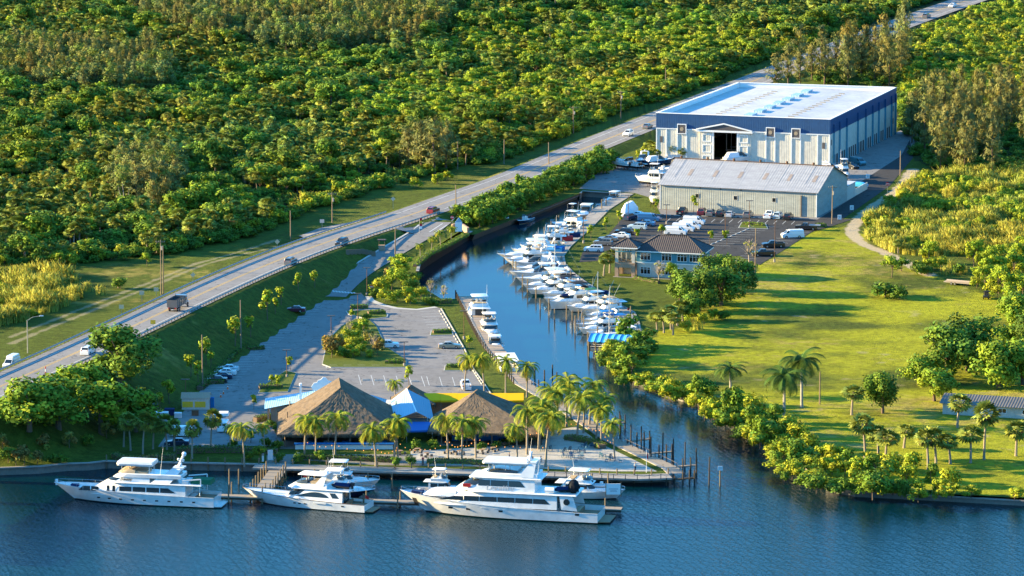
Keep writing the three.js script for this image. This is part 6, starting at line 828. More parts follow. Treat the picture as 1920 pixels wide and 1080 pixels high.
{ const p = G(86, 727), g = thing('barrier_arm', 'red and white striped barrier post by the road at the left', 'barrier', p); for (let k = 0; k < 8; k++) new MB().cyl(0, 0, k * .55, k * .55 + .54, .09, .09, 6).build('stripe', k % 2 ? MAT.red : MAT.white, g); }
[[427, 730], [419, 739], [414, 745]].forEach(([u, v], k) => { const p = at(u, v), g = thing('traffic_cone', ['orange cone farthest from the hut', 'orange cone in the middle of three', 'orange cone nearest the hut'][k], 'traffic cone', [p[0], LAND + .03, p[1]], 0, 'orange cones at the blocked stalls'); new MB().box(-.22, .22, 0, .05, -.22, .22).build('base', MAT.orange, g); new MB().cyl(0, 0, .05, .9, .17, .04, 8).build('cone', MAT.orange, g); new MB().cyl(0, 0, .5, .65, .11, .09, 8).build('band', MAT.white, g); });
{ // entrance wall
  const L = lv([[846, 424], [858, 421], [870, 424], [880, 431]], 3.9), g = thing('entrance_wall', 'curved sand coloured entrance wall at the side road mouth', 'wall'), m = new MB(); const B = offset(L, .6); for (let i = 0; i < 3; i++) m.prism([[L[i][0], L[i][1]], [L[i + 1][0], L[i + 1][1]], [B[i + 1][0], B[i + 1][1]], [B[i][0], B[i][1]]], 2.4, 4.45); m.build('wall', MAT.tan, g); const p = at(860, 432, 3.8), s = thing('entrance_sign', 'white peaked sign beside the curved entrance wall', 'sign', [p[0], 3.5, p[1]]); new MB().prism([[-.9, -.15], [.9, -.15], [.9, .15], [-.9, .15]], 0, 2.4).build('board', MAT.white, s); new MB().stack([[[-.9, 2.4, -.15], [.9, 2.4, -.15], [.9, 2.4, .15], [-.9, 2.4, .15]], [[-.1, 3.5, -.15], [.1, 3.5, -.15], [.1, 3.5, .15], [-.1, 3.5, .15]]]).build('peak', MAT.metalSky, s);
}
{ const p = G(716, 470), g = thing('gate_kiosk', 'small wooden gate kiosk on the grass strip beside the side road', 'kiosk', p); new MB().box(-.8, .8, 0, 1.4, -.6, .6).build('box', MAT.tan, g); new MB().cyl(-.7, 0, 1.4, 2.6, .06, .06, 5).cyl(.7, 0, 1.4, 2.6, .06, .06, 5).build('post', MAT.wood, g); new MB().box(-1, 1, 2.6, 2.8, -.8, .8).build('roof', MAT.tileRoof, g); const f = thing('board_fence', 'low grey board fence on the slope below the guardrail', 'fence', p); for (let k = 0; k < 8; k++) { const q = G(652 + k * 7, 478 - k * 0.4 + (k > 4 ? (k - 4) * 2 : 0)); new MB().box(q[0] - p[0] - .45, q[0] - p[0] + .45, q[1] - p[1], q[1] - p[1] + 1.3, q[2] - p[2] - .05, q[2] - p[2] + .05).build('board', MAT.wood, f); } }
{ // wheel stops
  const g0 = new MB().rbox(-.9, .9, 0, .16, -.09, .09, .04).geometry(), ws = (x, z, t) => { const m = put('wheel_stop', g0, MAT.curb); m.position.set(x, LAND + .03, z); m.rotation.y = t; tag(m, 'concrete wheel stop at the end of a parking stall', 'wheel stop', 'wheel stops in the car parks'); };
  const row = (a, b, n, t, o = 0) => { const p = at(...a), q = at(...b); for (let k = 0; k < n; k++) { const f = (k + .5) / n; ws(lerp(p[0], q[0], f), lerp(p[1], q[1], f) + o, t); } };
  row([675, 713], [790, 716], 5, 0, -.45); row([675, 713], [790, 716], 5, 0, .45); row([823, 582], [866, 656], 14, deg(97)); row([886, 694], [904, 722], 6, deg(100)); row([1225, 403], [1490, 411], 15, deg(-15)); row([1332, 459], [1415, 425], 9, deg(60), 0); row([612, 684], [744, 684], 5, 0, 1.2);
}
// ---------------------------------------------------------------- docks, piles, patio
const pileGeo = h => new MB().tube([[0, -2.5, 0], [rr(-.06, .06), h, rr(-.06, .06)]], [.17, .14], 7).geometry(.5);
const PG = [3.4, 3.0, 2.6, 4.0].map(pileGeo), capGeo = new MB().cyl(0, 0, 0, .16, .16, .03, 7).geometry();
const PILES = 'timber mooring piles';
function pile(x, z, k, label, dark = false) { const m = put('mooring_pile', PG[k], dark ? MAT.pileDark : MAT.pile); m.position.set(x, 0, z); tag(m, label, 'pile', PILES); return m; }
{ // outer dock with its pier
  const a = at(402, 929, 1), b = at(1166, 954, 1), g = thing('outer_dock', 'long timber dock behind the three big yachts', 'dock'), dx = b[0] - a[0], dz = b[1] - a[1], L = Math.hypot(dx, dz), n = Math.round(L / 1.2), t = [dx / L, dz / L], nn = [-t[1], t[0]], turn = Math.atan2(-dz, dx);
  const board = new MB().box(-.59, .59, -.06, .06, -1.25, 1.25).geometry(); for (let i = 0; i < n; i++) { const m = put('deck_board', board, MAT.dock, g); m.position.set(a[0] + t[0] * (i + .5) * L / n, 1.0 + rr(-.012, .012), a[1] + t[1] * (i + .5) * L / n); m.rotation.y = turn; }
  for (const s of [-1.1, 1.1]) new MB().beam([a[0] + nn[0] * s, .75, a[1] + nn[1] * s], [b[0] + nn[0] * s, .75, b[1] + nn[1] * s], .2, .35).build('stringer', MAT.pileDark, g);
  for (let s = 3; s < L; s += 6.5) for (const o of [-1.45, 1.45]) pile(a[0] + t[0] * s + nn[0] * o, a[1] + t[1] * s + nn[1] * o, Math.floor(s) % 3, 'timber pile along the outer dock');
  const p = at(520, 881, 1.3), q = at(486, 931, 1.0), h = thing('access_pier', 'timber pier joining the seawall to the outer dock', 'pier'), ex = q[0] - p[0], ez = q[1] - p[1], l = Math.hypot(ex, ez), k = Math.round(l / 1.0), tt = [ex / l, ez / l]; const bd = new MB().box(-.49, .49, -.06, .06, -1.7, 1.7).geometry(); for (let i = 0; i < k; i++) { const m = put('deck_board', bd, MAT.dock, h); m.position.set(p[0] + tt[0] * (i + .5) * l / k, 1.12, p[1] + tt[1] * (i + .5) * l / k); m.rotation.y = Math.atan2(-ez, ex); } for (let s = 2; s < l - 1; s += 3.2) for (const o of [-1.9, 1.9]) pile(p[0] + tt[0] * s - tt[1] * o, p[1] + tt[1] * s + tt[0] * o, 0, 'timber pile beside the access pier');
  for (const u of [430, 448, 590, 690, 735, 1110, 1140]) { const w = at(u, 908 + (u > 600 ? 8 : 0), 0); pile(w[0], w[1], 1, 'lone mooring pile between seawall and outer dock'); }
}
{ // posts on the sea wall
  const P = resample(SH.front.map(p => [p[0], p[1], LAND]), 3.3), post = new MB().tube([[0, -1.6, 0], [0, 1.25, 0]], [.15, .13], 7).geometry(.5);
  P.forEach((p, i) => { if (i % 1) return; const m = put('seawall_post', post, MAT.pile); m.position.set(p[0], LAND, p[1] + .28); tag(m, 'round timber post along the restaurant seawall', 'post', 'timber posts along the seawall'); });
  const Q = offset(SH.front, 3.9), C = resample(Q.filter(p => p[0] > 0).map(p => [p[0], p[1], LAND]), 2.4), g = thing('chain_fence', 'low post and chain fence in front of the sand patio', 'fence'); C.forEach((p, i) => { new MB().box(p[0] - .07, p[0] + .07, LAND, LAND + 1.0, p[1] - .07, p[1] + .07).build('post', MAT.doorDark, g); if (i) { const q = C[i - 1], pts = []; for (let k = 0; k <= 6; k++) pts.push([lerp(q[0], p[0], k / 6), LAND + .85 - .25 * Math.sin(Math.PI * k / 6), lerp(q[1], p[1], k / 6)]); new MB().tube(pts, .025, 3).build('chain', MAT.black, g); } });
  const S = resample(offset(SH.slip, 2.8).map(p => [p[0], p[1], LAND]), 2.6), h = thing('walk_railing', 'dark post railing between boarded walk and sand patio', 'railing'); S.forEach((p, i) => { new MB().box(p[0] - .07, p[0] + .07, LAND, LAND + 1.0, p[1] - .07, p[1] + .07).build('post', MAT.doorDark, h); if (i) { const q = S[i - 1]; new MB().beam([q[0], LAND + .95, q[1]], [p[0], LAND + .95, p[1]], .05).build('rail', MAT.doorDark, h); } });
}
[[1163, 822], [1183, 847], [1202, 851], [1221, 871], [1242, 863], [1263, 875], [1284, 881], [1306, 893], [1329, 910]].forEach(([u, v], k) => { const p = at(u, v, 0), m = put('tall_pile', new MB().tube([[0, -2.5, 0], [rr(-.15, .15), 5.6, 0]], [.17, .13], 7).geometry(.5), MAT.pileDark); m.position.set(p[0], 0, p[1]); tag(m, 'tall dark pile standing in the water by the finger piers', 'pile', 'tall piles by the finger piers'); });
for (const [i, [a, b]] of [[[1118, 800], [1172, 792]], [[1150, 831], [1218, 823]], [[1190, 853], [1260, 847]], [[1232, 878], [1306, 872]], [[1240, 900], [1302, 896]]].entries()) { // finger piers
  const p = at(...a, 1.1), q = at(...b, 1.1), g = thing('finger_pier', ['finger pier behind the palms at the slip', 'second finger pier from the palms', 'third finger pier from the palms', 'longest finger pier at the patio tip', 'low dark finger pier nearest the camera'][i], 'pier', [0, 0, 0], 0, 'finger piers beside the patio'); new MB().beam([p[0], 1.1, p[1]], [q[0], 1.1, q[1]], .9, .22).build('deck', i === 4 ? MAT.pileDark : MAT.dock, g); for (const f of [.15, .4, .65, .85, 1]) for (const o of [-.6, .6]) new MB().cyl(lerp(p[0], q[0], f), lerp(p[1], q[1], f) + o, -2, f > .6 ? 2.6 : 1.6, .15, .13, 7).build('pile', MAT.pileDark, g);
}
{ const p = at(1350, 912, 0), g = thing('channel_marker', 'pile with a small white notice standing alone in the channel', 'marker', [p[0], 0, p[1]]); new MB().cyl(0, 0, -2.5, 3.3, .17, .14, 7).build('pile', MAT.pile, g); new MB().box(-.45, .45, 3.2, 4.0, .12, .18).build('board', MAT.white, g); new MB().box(-.3, .3, 3.65, 3.75, .18, .19).box(-.3, .3, 3.42, 3.5, .18, .19).build('print', MAT.cvNavy, g); }
[[989, 549], [1005, 560], [1013, 580], [1029, 592], [1062, 600], [1073, 606], [1085, 602], [1091, 612], [1094, 622], [1102, 648], [962, 506], [967, 520], [945, 488], [1010, 474], [1016, 466], [1028, 450], [1033, 440], [1043, 430], [1048, 422], [1020, 455], [1004, 480], [980, 538], [1040, 600], [1078, 624], [1058, 460], [1066, 452], [1098, 424], [1128, 402], [1136, 396], [1150, 560], [1140, 600], [1182, 606], [1120, 640], [1000, 462], [1052, 500], [1070, 540], [1120, 566], [1160, 596]].forEach(([u, v], k) => { const p = at(u, v, 0); pile(p[0], p[1], k % 4, 'weathered pile between the moored boats of the marina row'); });
{ const P = resample(offset(SH.quayWest, -.35).map(p => [p[0], p[1], 0]), 2.7); P.forEach((p, i) => pile(p[0], p[1], 1, 'dark pile in the close row along the west quay', true)); for (const [u, v] of [[985, 722], [1003, 712], [1021, 716], [1044, 720], [1010, 735], [1036, 706], [1052, 730]]) { const p = at(u, v, 0); pile(p[0], p[1], 2, 'pile in open water behind the coconut palms', true); } }
for (const [i, [a, b]] of [[[1070, 462], [1044, 461]], [[1112, 425], [1086, 424]], [[1060, 497], [1030, 500]], [[1100, 531], [1070, 533]], [[1136, 557], [1110, 560]], [[1192, 590], [1164, 596]], [[1202, 624], [1176, 629]]].entries()) { const p = at(...a, 1.1), q = at(...b, 1.1), g = thing('boat_slip_dock', 'narrow timber slip between boats of the marina row', 'dock', [0, 0, 0], 0, 'slip docks of the marina row'); new MB().beam([p[0], 1.0, p[1]], [q[0], 1.0, q[1]], 1.1, .18).build('deck', MAT.dock, g); for (const f of [.5, 1]) for (const o of [-.6, .6]) new MB().cyl(lerp(p[0], q[0], f), lerp(p[1], q[1], f) + o, -2, 1.7, .13, .12, 6).build('pile', MAT.pile, g); }
{ const P = SH.mangrove.slice(3), O = offset(P, -1.9), g = thing('mangrove_dock', 'narrow concrete dock along the mangrove hedge', 'dock'), m = new MB(); m.grid([P.map(p => [p[0], .95, p[1]]), O.map(p => [p[0], .95, p[1]])], true).grid([O.map(p => [p[0], .95, p[1]]), O.map(p => [p[0], .4, p[1]])], true); m.build('deck', MAT.concrete, g); resample(O.map(p => [p[0], p[1], 0]), 3).forEach(p => new MB().cyl(p[0], p[1], -2, .9, .12, .12, 6).build('pile', MAT.pileDark, g)); }
{ // boat lift with blue canopy
  const p = at(1104, 668, 0), q = at(1184, 672, 0), dx = q[0] - p[0], dz = q[1] - p[1], W = Math.hypot(dx, dz), g = thing('boat_lift', 'boat lift on tall piles under a scalloped bright blue canopy', 'boat lift', [p[0], 0, p[1]], Math.atan2(-dz, dx)); for (const z of [0, -4.6]) for (const f of [.0, .16, .5, .8, .98]) if (!(z < 0 && f === .16)) new MB().cyl(W * f, z, -2, 3.6, .18, .16, 7).build('pile', MAT.pile, g);
  for (let k = 0; k < 7; k++) { const a = W / 7 * k, b = W / 7 * (k + 1) - .04, m = new MB(), rows = []; for (let i = 0; i <= 8; i++) { const t = i / 8, z = 1.0 - 6.6 * t, sag = .14 * Math.sin(Math.PI * .5); const y = 3.55 + 1.25 * Math.sin(Math.PI * t); rows.push([[a, y, z], [(a + b) / 2, y - sag, z], [b, y, z]]); } m.grid(rows, true); m.build('canopy_panel', MAT.cvSky, g); }
  for (let k = 0; k <= 7; k++) { const pts = []; for (let i = 0; i <= 8; i++) pts.push([W / 7 * k - .02, 3.55 + 1.25 * Math.sin(Math.PI * i / 8), 1.0 - 6.6 * i / 8]); new MB().tube(pts, .04, 4).build('canopy_rib', MAT.aluminium, g); }
  for (const z of [0, -4.6]) new MB().beam([0, 3.45, z], [W, 3.45, z], .2, .25).build('beam', MAT.pile, g); for (const f of [.2, .75]) new MB().beam([W * f, .55, .1], [W * f, .55, -4.7], .25, .3).build('cradle', MAT.steel, g); new MB().box(-.2, W, .2, .4, -6.2, -5).build('lift_walk', MAT.dock, g);
  const c = V3(W * .42, 0, -2.3).applyAxisAngle(V3(0, 1, 0), g.rotation.y); consoleBoat('navy hulled centre console boat raised on the lift under blue canopy', { L: 8, hull: MAT.navy, boot: MAT.gel, bootTop: .45, outboards: 1 }, p[0] + c.x, p[1] + c.z, g.rotation.y, BOATS, 1.25);
}
{ // adirondack chairs
  const g0 = thing('lawn_chair', 'blue slatted lawn chair on the sand patio', 'chair', [0, 0, 0], 0, 'blue lawn chairs on the sand patio'); const part = (n, f) => f(new MB()).build(n, MAT.adirondack, g0);
  for (let k = 0; k < 4; k++) part('seat_slat', m => m.box(-.25 + k * .14, -.13 + k * .14, .30 + k * .035, .33 + k * .035, -.28, .28)); for (let k = 0; k < 5; k++) part('back_slat', m => m.quad([-.22, .32, -.28 + k * .115], [-.22, .32, -.18 + k * .115], [-.6, 1.1 - Math.abs(k - 2) * .06, -.2 + k * .12], [-.6, 1.1 - Math.abs(k - 2) * .06, -.3 + k * .12])); for (const s of [1, -1]) { part('arm', m => m.box(-.45, .4, .55, .58, s * .37 - .07, s * .37 + .07)); part('leg', m => m.box(.28, .36, 0, .55, s * .34 - .03, s * .34 + .03)); part('leg', m => m.box(-.5, -.42, 0, .55, s * .34 - .03, s * .34 + .03)); }
  const C = [[1056, 849, 2.2], [1067, 847, 1.2], [1080, 848, .4], [1092, 849, -.2], [1060, 858, 3.6], [1072, 860, 4.4], [1089, 860, 5.2], [1095, 839, .8], [1110, 840, 1.6], [1130, 858, 2.4], [1142, 861, 1.0], [1148, 864, .2], [982, 870, 2.2], [995, 866, 1.2], [1009, 866, .6], [1019, 846, 2.0], [1029, 845, 1.0]];
  C.forEach(([u, v, t], i) => { const p = at(u, v), o = i ? copyOf(g0, g0.userData.label, [p[0], LAND + .03, p[1]], t) : g0; o.position.set(p[0], LAND + .03, p[1]); o.rotation.y = t; o.scale.setScalar(1.2); });
  for (const [u, v] of [[1074, 854], [1137, 866], [1001, 872], [1080, 867], [1163, 867]]) { const p = at(u, v), t = thing('patio_table', 'small low blue table among the lawn chairs', 'table', [p[0], LAND + .03, p[1]], 0, 'low tables on the sand patio'); new MB().cyl(0, 0, .42, .48, .35, .35, 10).build('top', MAT.adirondack, t); for (const [x, z] of [[.2, .2], [-.2, .2], [.2, -.2], [-.2, -.2]]) new MB().box(x - .03, x + .03, 0, .42, z - .03, z + .03).build('leg', MAT.adirondack, t); }
  const dt = [[750, 852], [783, 848], [842, 850], [862, 852], [905, 850], [925, 846], [800, 856]]; dt.forEach(([u, v], i) => { const p = at(u, v), t = thing('dining_set', 'dark patio table with benches on the restaurant terrace', 'table', [p[0], LAND + .03, p[1]], rr(0, 3), 'dining tables on the restaurant terrace'); new MB().cyl(0, 0, .72, .78, .6, .6, 10).build('top', MAT.teak, t); new MB().cyl(0, 0, 0, .72, .07, .07, 6).build('pedestal', MAT.black, t); for (let k = 0; k < 4; k++) { const a = k * Math.PI / 2; new MB().box(Math.cos(a) * 1 - .22, Math.cos(a) * 1 + .22, 0, .45, Math.sin(a) * 1 - .22, Math.sin(a) * 1 + .22).build('stool', MAT.doorDark, t); } });
}
struct(new MB().sheet(lv([[536, 852], [770, 852], [960, 836], [960, 876], [700, 872], [560, 862], [540, 872], [500, 870], [500, 850]]).map(p => [p[0], p[1]]), LAND + .02).build('terrace', MAT.concDark), 'grey paved terrace in front of the thatched restaurant');
{ // yard clutter, boards, bins
  const bin = (u, v, w, h, d, mat, name, label, cat) => { const p = at(u, v), g = thing(name, label, cat, [p[0], LAND + .03, p[1]]); new MB().rbox(-w / 2, w / 2, 0, h, -d / 2, d / 2, .05).build('body', mat, g); new MB().rbox(-w / 2 - .03, w / 2 + .03, h, h + .12, -d / 2 - .03, d / 2 + .03, .04).build('lid', mat, g); return g; };
  bin(398, 764, .8, 2.0, .8, MAT.cvBlue, 'blue_locker', 'blue upright locker at the right end of the storage hut', 'locker'); bin(390, 764, .7, 2.0, .7, MAT.cvWhite, 'white_locker', 'white upright locker touching the storage hut', 'locker'); bin(286, 772, 2.2, 1.5, 1.6, MAT.black, 'rubbish_skip', 'black rubbish skip in the service yard', 'skip'); bin(318, 778, 2.0, 1.2, 1.5, MAT.cvNavy, 'rubbish_skip', 'navy rubbish skip left of the storage hut', 'skip'); bin(366, 779, 1.4, 1.0, 1.0, MAT.rust, 'wooden_crate', 'brown crate stack before the storage hut', 'crate'); bin(334, 783, 1.5, .9, 1.1, MAT.gelGrey, 'grey_crate', 'pale crate in the service yard', 'crate'); bin(300, 790, 3.4, 1.8, 1.8, MAT.gelGrey, 'store_container', 'grey store container at the edge of the service yard', 'container');
  const p = at(507, 868), g = thing('dock_notice', 'tall white notice board at the landward end of the access pier', 'notice board', [p[0], LAND, p[1]]); new MB().box(-.5, .5, .6, 2.6, -.05, .05).build('panel', MAT.gelGrey, g); new MB().box(-.4, -.3, 0, .6, -.04, .04).box(.3, .4, 0, .6, -.04, .04).build('legs', MAT.wood, g);
  for (const [u, v, l] of [[560, 863, 'white dock pedestal beside the terrace steps'], [493, 865, 'small grey service pedestal in the hedge'], [793, 872, 'red capped pedestal on the restaurant promenade'], [1002, 580, 'white pedestal at the corner of the west quay']]) { if (u > 1000) continue; const q = at(u, v), h = thing('dock_pedestal', l, 'pedestal', [q[0], LAND, q[1]], 0, 'dock service pedestals'); new MB().box(-.2, .2, 0, 1.2, -.2, .2).build('column', u === 793 ? MAT.doorDark : MAT.white, h); new MB().box(-.24, .24, 1.2, 1.5, -.24, .24).build('head', u === 793 ? MAT.red : MAT.galv, h); }
  const f = at(1212, 886), fl = thing('flag_pole', 'white flag pole at the tip of the boarded walk', 'flag pole', [f[0], LAND, f[1]]); new MB().cyl(0, 0, 0, 4.6, .06, .04, 6).build('pole', MAT.white, fl); new MB().quad([0, 3.2, 0], [.35, 2.3, .05], [.3, 3.4, .05], [0, 4.4, 0]).build('flag', MAT.cvRed, fl);
  const u1 = at(415, 800), um = thing('market_canopy', 'white canopy tent over the service yard', 'canopy', [u1[0], LAND, u1[1]]); new MB().stack([[[-1.6, 2.5, -1.4], [1.6, 2.5, -1.4], [1.6, 2.5, 1.4], [-1.6, 2.5, 1.4]], [[-1.4, 3.0, -1.2], [1.4, 3.0, -1.2], [1.4, 3.0, 1.2], [-1.4, 3.0, 1.2]]]).build('canvas', MAT.cvWhite, um); for (const [x, z] of [[-1.5, -1.3], [1.5, -1.3], [1.5, 1.3], [-1.5, 1.3]]) new MB().cyl(x, z, 0, 2.5, .05, .05, 5).build('pole', MAT.steel, um);
}

// ---------------------------------------------------------------- plants
const leafMat = phy(1, 1, 1, .62, { vertexColors: true, side: THREE.DoubleSide, transmission: .22, thickness: 0, ior: 1.3, specularIntensity: .15 });
class LB { // leaf faces with own shading direction and colour
  constructor(seed) { this.p = []; this.n = []; this.c = []; this.r = mulberry(seed); }
  rr(a, b) { return a + (b - a) * this.r(); }
  tri(a, b, c, n, col) { const ux = b[0] - a[0], uy = b[1] - a[1], uz = b[2] - a[2], vx = c[0] - a[0], vy = c[1] - a[1], vz = c[2] - a[2]; if ((uy * vz - uz * vy) * n[0] + (uz * vx - ux * vz) * n[1] + (ux * vy - uy * vx) * n[2] < 0) { const t = b; b = c; c = t; } this.p.push(...a, ...b, ...c); for (let k = 0; k < 3; k++) { this.n.push(...n); this.c.push(...col); } }
  flat(a, b, c, col) { const A = V3(...a), n = V3(...b).sub(A).cross(V3(...c).sub(A)).normalize(); if (n.y < 0) n.negate(); this.tri(a, b, c, n.toArray(), col); }
  card(x, y, z, out, size, col, long = 1.5, droop) { // one leaf spray: a bent rhomb
    const d = V3(this.rr(-1, 1), droop ? -1.4 : this.rr(-.7, .7), this.rr(-1, 1)).normalize(), o = V3(...out), n0 = V3(this.rr(-1, 1), this.rr(-1, 1), this.rr(-1, 1)).multiplyScalar(.8).add(o).normalize(), u = d.clone().addScaledVector(n0, -d.dot(n0)).normalize(), w = n0.clone().cross(u), c = V3(x, y, z), L = size * long / 2, W = size / 2;
    const nn = n0.clone().lerp(o, .45).normalize().toArray(), P = (a, b) => c.clone().addScaledVector(u, a * L).addScaledVector(w, b * W).toArray(), A = P(-1, 0), B = P(this.rr(-.2, .3), 1), C = P(1, 0), D = P(this.rr(-.2, .3), -1); this.tri(A, B, C, nn, col); this.tri(A, C, D, nn, col);
  }
  geometry() { const g = new THREE.BufferGeometry(); g.setAttribute('position', new THREE.Float32BufferAttribute(this.p, 3)); g.setAttribute('normal', new THREE.Float32BufferAttribute(this.n, 3)); g.setAttribute('color', new THREE.Float32BufferAttribute(this.c, 3)); return g; }
  vary(c, k = .25) { const t = 1 + this.rr(-k, k), w = this.rr(-.12, .12); return [c[0] * t * (1 + w), c[1] * t, c[2] * t * (1 - w)]; }
}
function limbs(seed, h, r0, spread, top, n = 5, mat = [1, 1, 1]) { // trunk with rising limbs
  const r = mulberry(seed), m = new MB(), fork = h * (.3 + .15 * r()), lx = (r() - .5) * h * .08; m.tube([[0, -.3, 0], [lx * .5, fork * .5, 0], [lx, fork, (r() - .5) * .3]], [r0 * 1.25, r0, r0 * .8], 7);
  for (let i = 0; i < n; i++) { const a = i / n * 2 * Math.PI + r(), e = spread * (.5 + .5 * r()), y = lerp(fork, top, .55 + .4 * r()); m.tube([[lx, fork * .95, 0], [lx + Math.cos(a) * e * .5, lerp(fork, y, .6), Math.sin(a) * e * .5], [lx + Math.cos(a) * e, y, Math.sin(a) * e]], [r0 * .6, r0 * .38, r0 * .12], 5); } m.tube([[lx, fork * .95, 0], [lx * 1.2, top * .9, .2]], [r0 * .7, r0 * .15], 5); return m;
}
function broadCrown(seed, { h, r, low = .3, n = 700, leaf = .5, cols, lobes = 7, flat = .7, droop }) {
  const L = new LB(seed), B = []; for (let i = 0; i < lobes; i++) { const a = L.rr(0, 6.283), d = i ? r * L.rr(.25, .68) : 0, y = i ? lerp(h * low + r * .25, h - r * .3, L.rr(0, 1) ** .8) : h - r * .45; B.push([Math.cos(a) * d, y, Math.sin(a) * d, r * L.rr(.3, .52) * (i ? 1 : 1.15)]); }
  const tot = B.reduce((s, b) => s + b[3] * b[3], 0); for (const b of B) { const k = Math.round(n * b[3] * b[3] / tot), mean = [0, 1, 2].map(c => cols.reduce((s, q) => s + q[c], 0) / cols.length), pc = cols[Math.floor(L.r() * cols.length)], base = L.vary(mean.map((q, c) => lerp(q, pc[c], .5)), .1); for (let i = 0; i < k; i++) { const v = V3(L.rr(-1, 1), L.rr(-.75, 1), L.rr(-1, 1)).normalize(), q = Math.pow(L.r(), .35) * 1.08, e = 1 + .28 * Math.sin(v.x * 5 + b[0] * 3) * Math.cos(v.z * 4 + b[2]); const x = b[0] + v.x * b[3] * q * e, y = b[1] + v.y * b[3] * flat * q * e, z = b[2] + v.z * b[3] * q * e; if (y < .1) continue; L.card(x, y, z, [v.x, v.y * 1.1 + .25, v.z], leaf * L.rr(.6, 1.25), L.vary(base, .28), 1.5, droop); } }
  return L.geometry();
}
function sabalCrown(seed, { r = 1.7, y = 6, green, fans = 38, skirt = 7 }) {
  const L = new LB(seed); for (let i = 0; i < fans + skirt; i++) {
    const dead = i >= fans, t = i / fans, a = i * 2.39996 + L.rr(-.3, .3), el = dead ? L.rr(-1.35, -.9) : lerp(1.45, -1.05, Math.pow(t, .85)) + L.rr(-.15, .15), pet = r * (dead ? .35 : L.rr(.5, .62)), d = V3(Math.cos(a) * Math.cos(el), Math.sin(el), Math.sin(a) * Math.cos(el)), hub = d.clone().multiplyScalar(pet).add(V3(0, y, 0)), col = dead ? L.vary([.20, .145, .075], .3) : L.vary(green, .28), side = V3(-Math.sin(a), 0, Math.cos(a)).applyAxisAngle(d, L.rr(-1.1, 1.1)), up = d.clone().cross(side).negate().normalize(); if (up.y < 0) up.negate();
    const R0 = r * (dead ? .55 : L.rr(.46, .6)), n = 7, pts = []; for (let k = 0; k <= n; k++) { const f = lerp(-1.9, 1.9, k / n); pts.push(f); }
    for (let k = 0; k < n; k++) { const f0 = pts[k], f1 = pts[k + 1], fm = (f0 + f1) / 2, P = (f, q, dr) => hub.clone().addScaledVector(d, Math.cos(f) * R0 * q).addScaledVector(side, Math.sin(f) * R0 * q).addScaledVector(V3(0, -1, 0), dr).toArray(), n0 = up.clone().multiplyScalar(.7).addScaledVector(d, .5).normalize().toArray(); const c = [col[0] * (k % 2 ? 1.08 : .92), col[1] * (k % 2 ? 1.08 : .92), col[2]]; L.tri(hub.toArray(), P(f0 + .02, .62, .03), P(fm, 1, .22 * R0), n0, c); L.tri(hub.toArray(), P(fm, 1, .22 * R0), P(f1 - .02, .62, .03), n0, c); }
    const w = .035, b = V3(0, y - .1, 0); L.tri(b.clone().addScaledVector(side, w).toArray(), b.clone().addScaledVector(side, -w).toArray(), hub.toArray(), up.toArray(), col);
  } return L.geometry();
}
function palmTrunkGeo(h, r, lean, belly = 0, seed = 1) { const r0 = mulberry(seed), m = new MB(), pts = [], rad = [], n = 8, ph = r0() * 6.28; for (let i = 0; i <= n; i++) { const t = i / n; pts.push([Math.cos(ph) * lean * t * t, -.3 + (h + .3) * t, Math.sin(ph) * lean * t * t]); rad.push(r * (1.25 - .45 * t + belly * Math.sin(Math.PI * t)) * (i === 0 ? 1.35 : 1)); } m.tube(pts, rad, 7); return { g: m.geometry(.6), top: pts[n] }; }
function feather(seed, { top, len = 3, n = 20, green, dead = 2, arch = 1.1, pairs = 13, leaflet = .78, nuts }) { // crown of long feather fronds
  const L = new LB(seed); for (let i = 0; i < n + dead; i++) {
    const dd = i >= n, a = i * 2.39996 + L.rr(-.25, .25), el0 = dd ? -.7 : lerp(1.35, -.25, Math.pow(i / n, .9)) + L.rr(-.12, .12), l = len * L.rr(.85, 1.1) * (dd ? .75 : 1), h = V3(Math.cos(a), 0, Math.sin(a)), side = V3(-Math.sin(a), 0, Math.cos(a)), col = dd ? L.vary([.30, .20, .06], .2) : L.vary(i > n * .75 ? [green[0] * 1.25, green[1] * 1.02, green[2]] : green, .2); let p = V3(...top), el = el0; const P = [p.clone()], seg = pairs; for (let k = 0; k < seg; k++) { el -= arch * (1.5 / seg) * (1 + k / seg); p = p.clone().addScaledVector(h, Math.cos(el) * l / seg).addScaledVector(V3(0, 1, 0), Math.sin(el) * l / seg); P.push(p); }
    for (let k = 1; k < seg + 1; k++) { const t = k / seg, ll = leaflet * Math.sin(Math.PI * clamp(t * .86 + .12)) * L.rr(.85, 1.15), dir = P[k].clone().sub(P[k - 1]).normalize(), un = side.clone().cross(dir).normalize(); if (un.y < 0) un.negate(); const c = L.vary(col, .15); for (const s of [1, -1]) { const tip = P[k].clone().addScaledVector(side, s * ll * .82).addScaledVector(dir, ll * .55).addScaledVector(V3(0, -1, 0), ll * (.38 + .3 * t)), n0 = un.clone().addScaledVector(side, s * .45).normalize().toArray(), b0 = P[k - 1].toArray(), b1 = P[k - 1].clone().lerp(P[k], .9).toArray(); L.tri(b0, b1, tip.toArray(), n0, c); L.tri(b1, P[k].clone().addScaledVector(side, s * .06).toArray(), tip.clone().addScaledVector(dir, ll * .15).toArray(), n0, c); } }
    for (let k = 0; k < seg; k++) { const w = .045 * (1 - k / seg) + .012; L.tri(P[k].clone().addScaledVector(side, w).toArray(), P[k].clone().addScaledVector(side, -w).toArray(), P[k + 1].toArray(), [0, 1, 0], [col[0] * 1.3, col[1] * 1.15, col[2]]); }
  } return L.geometry();
}
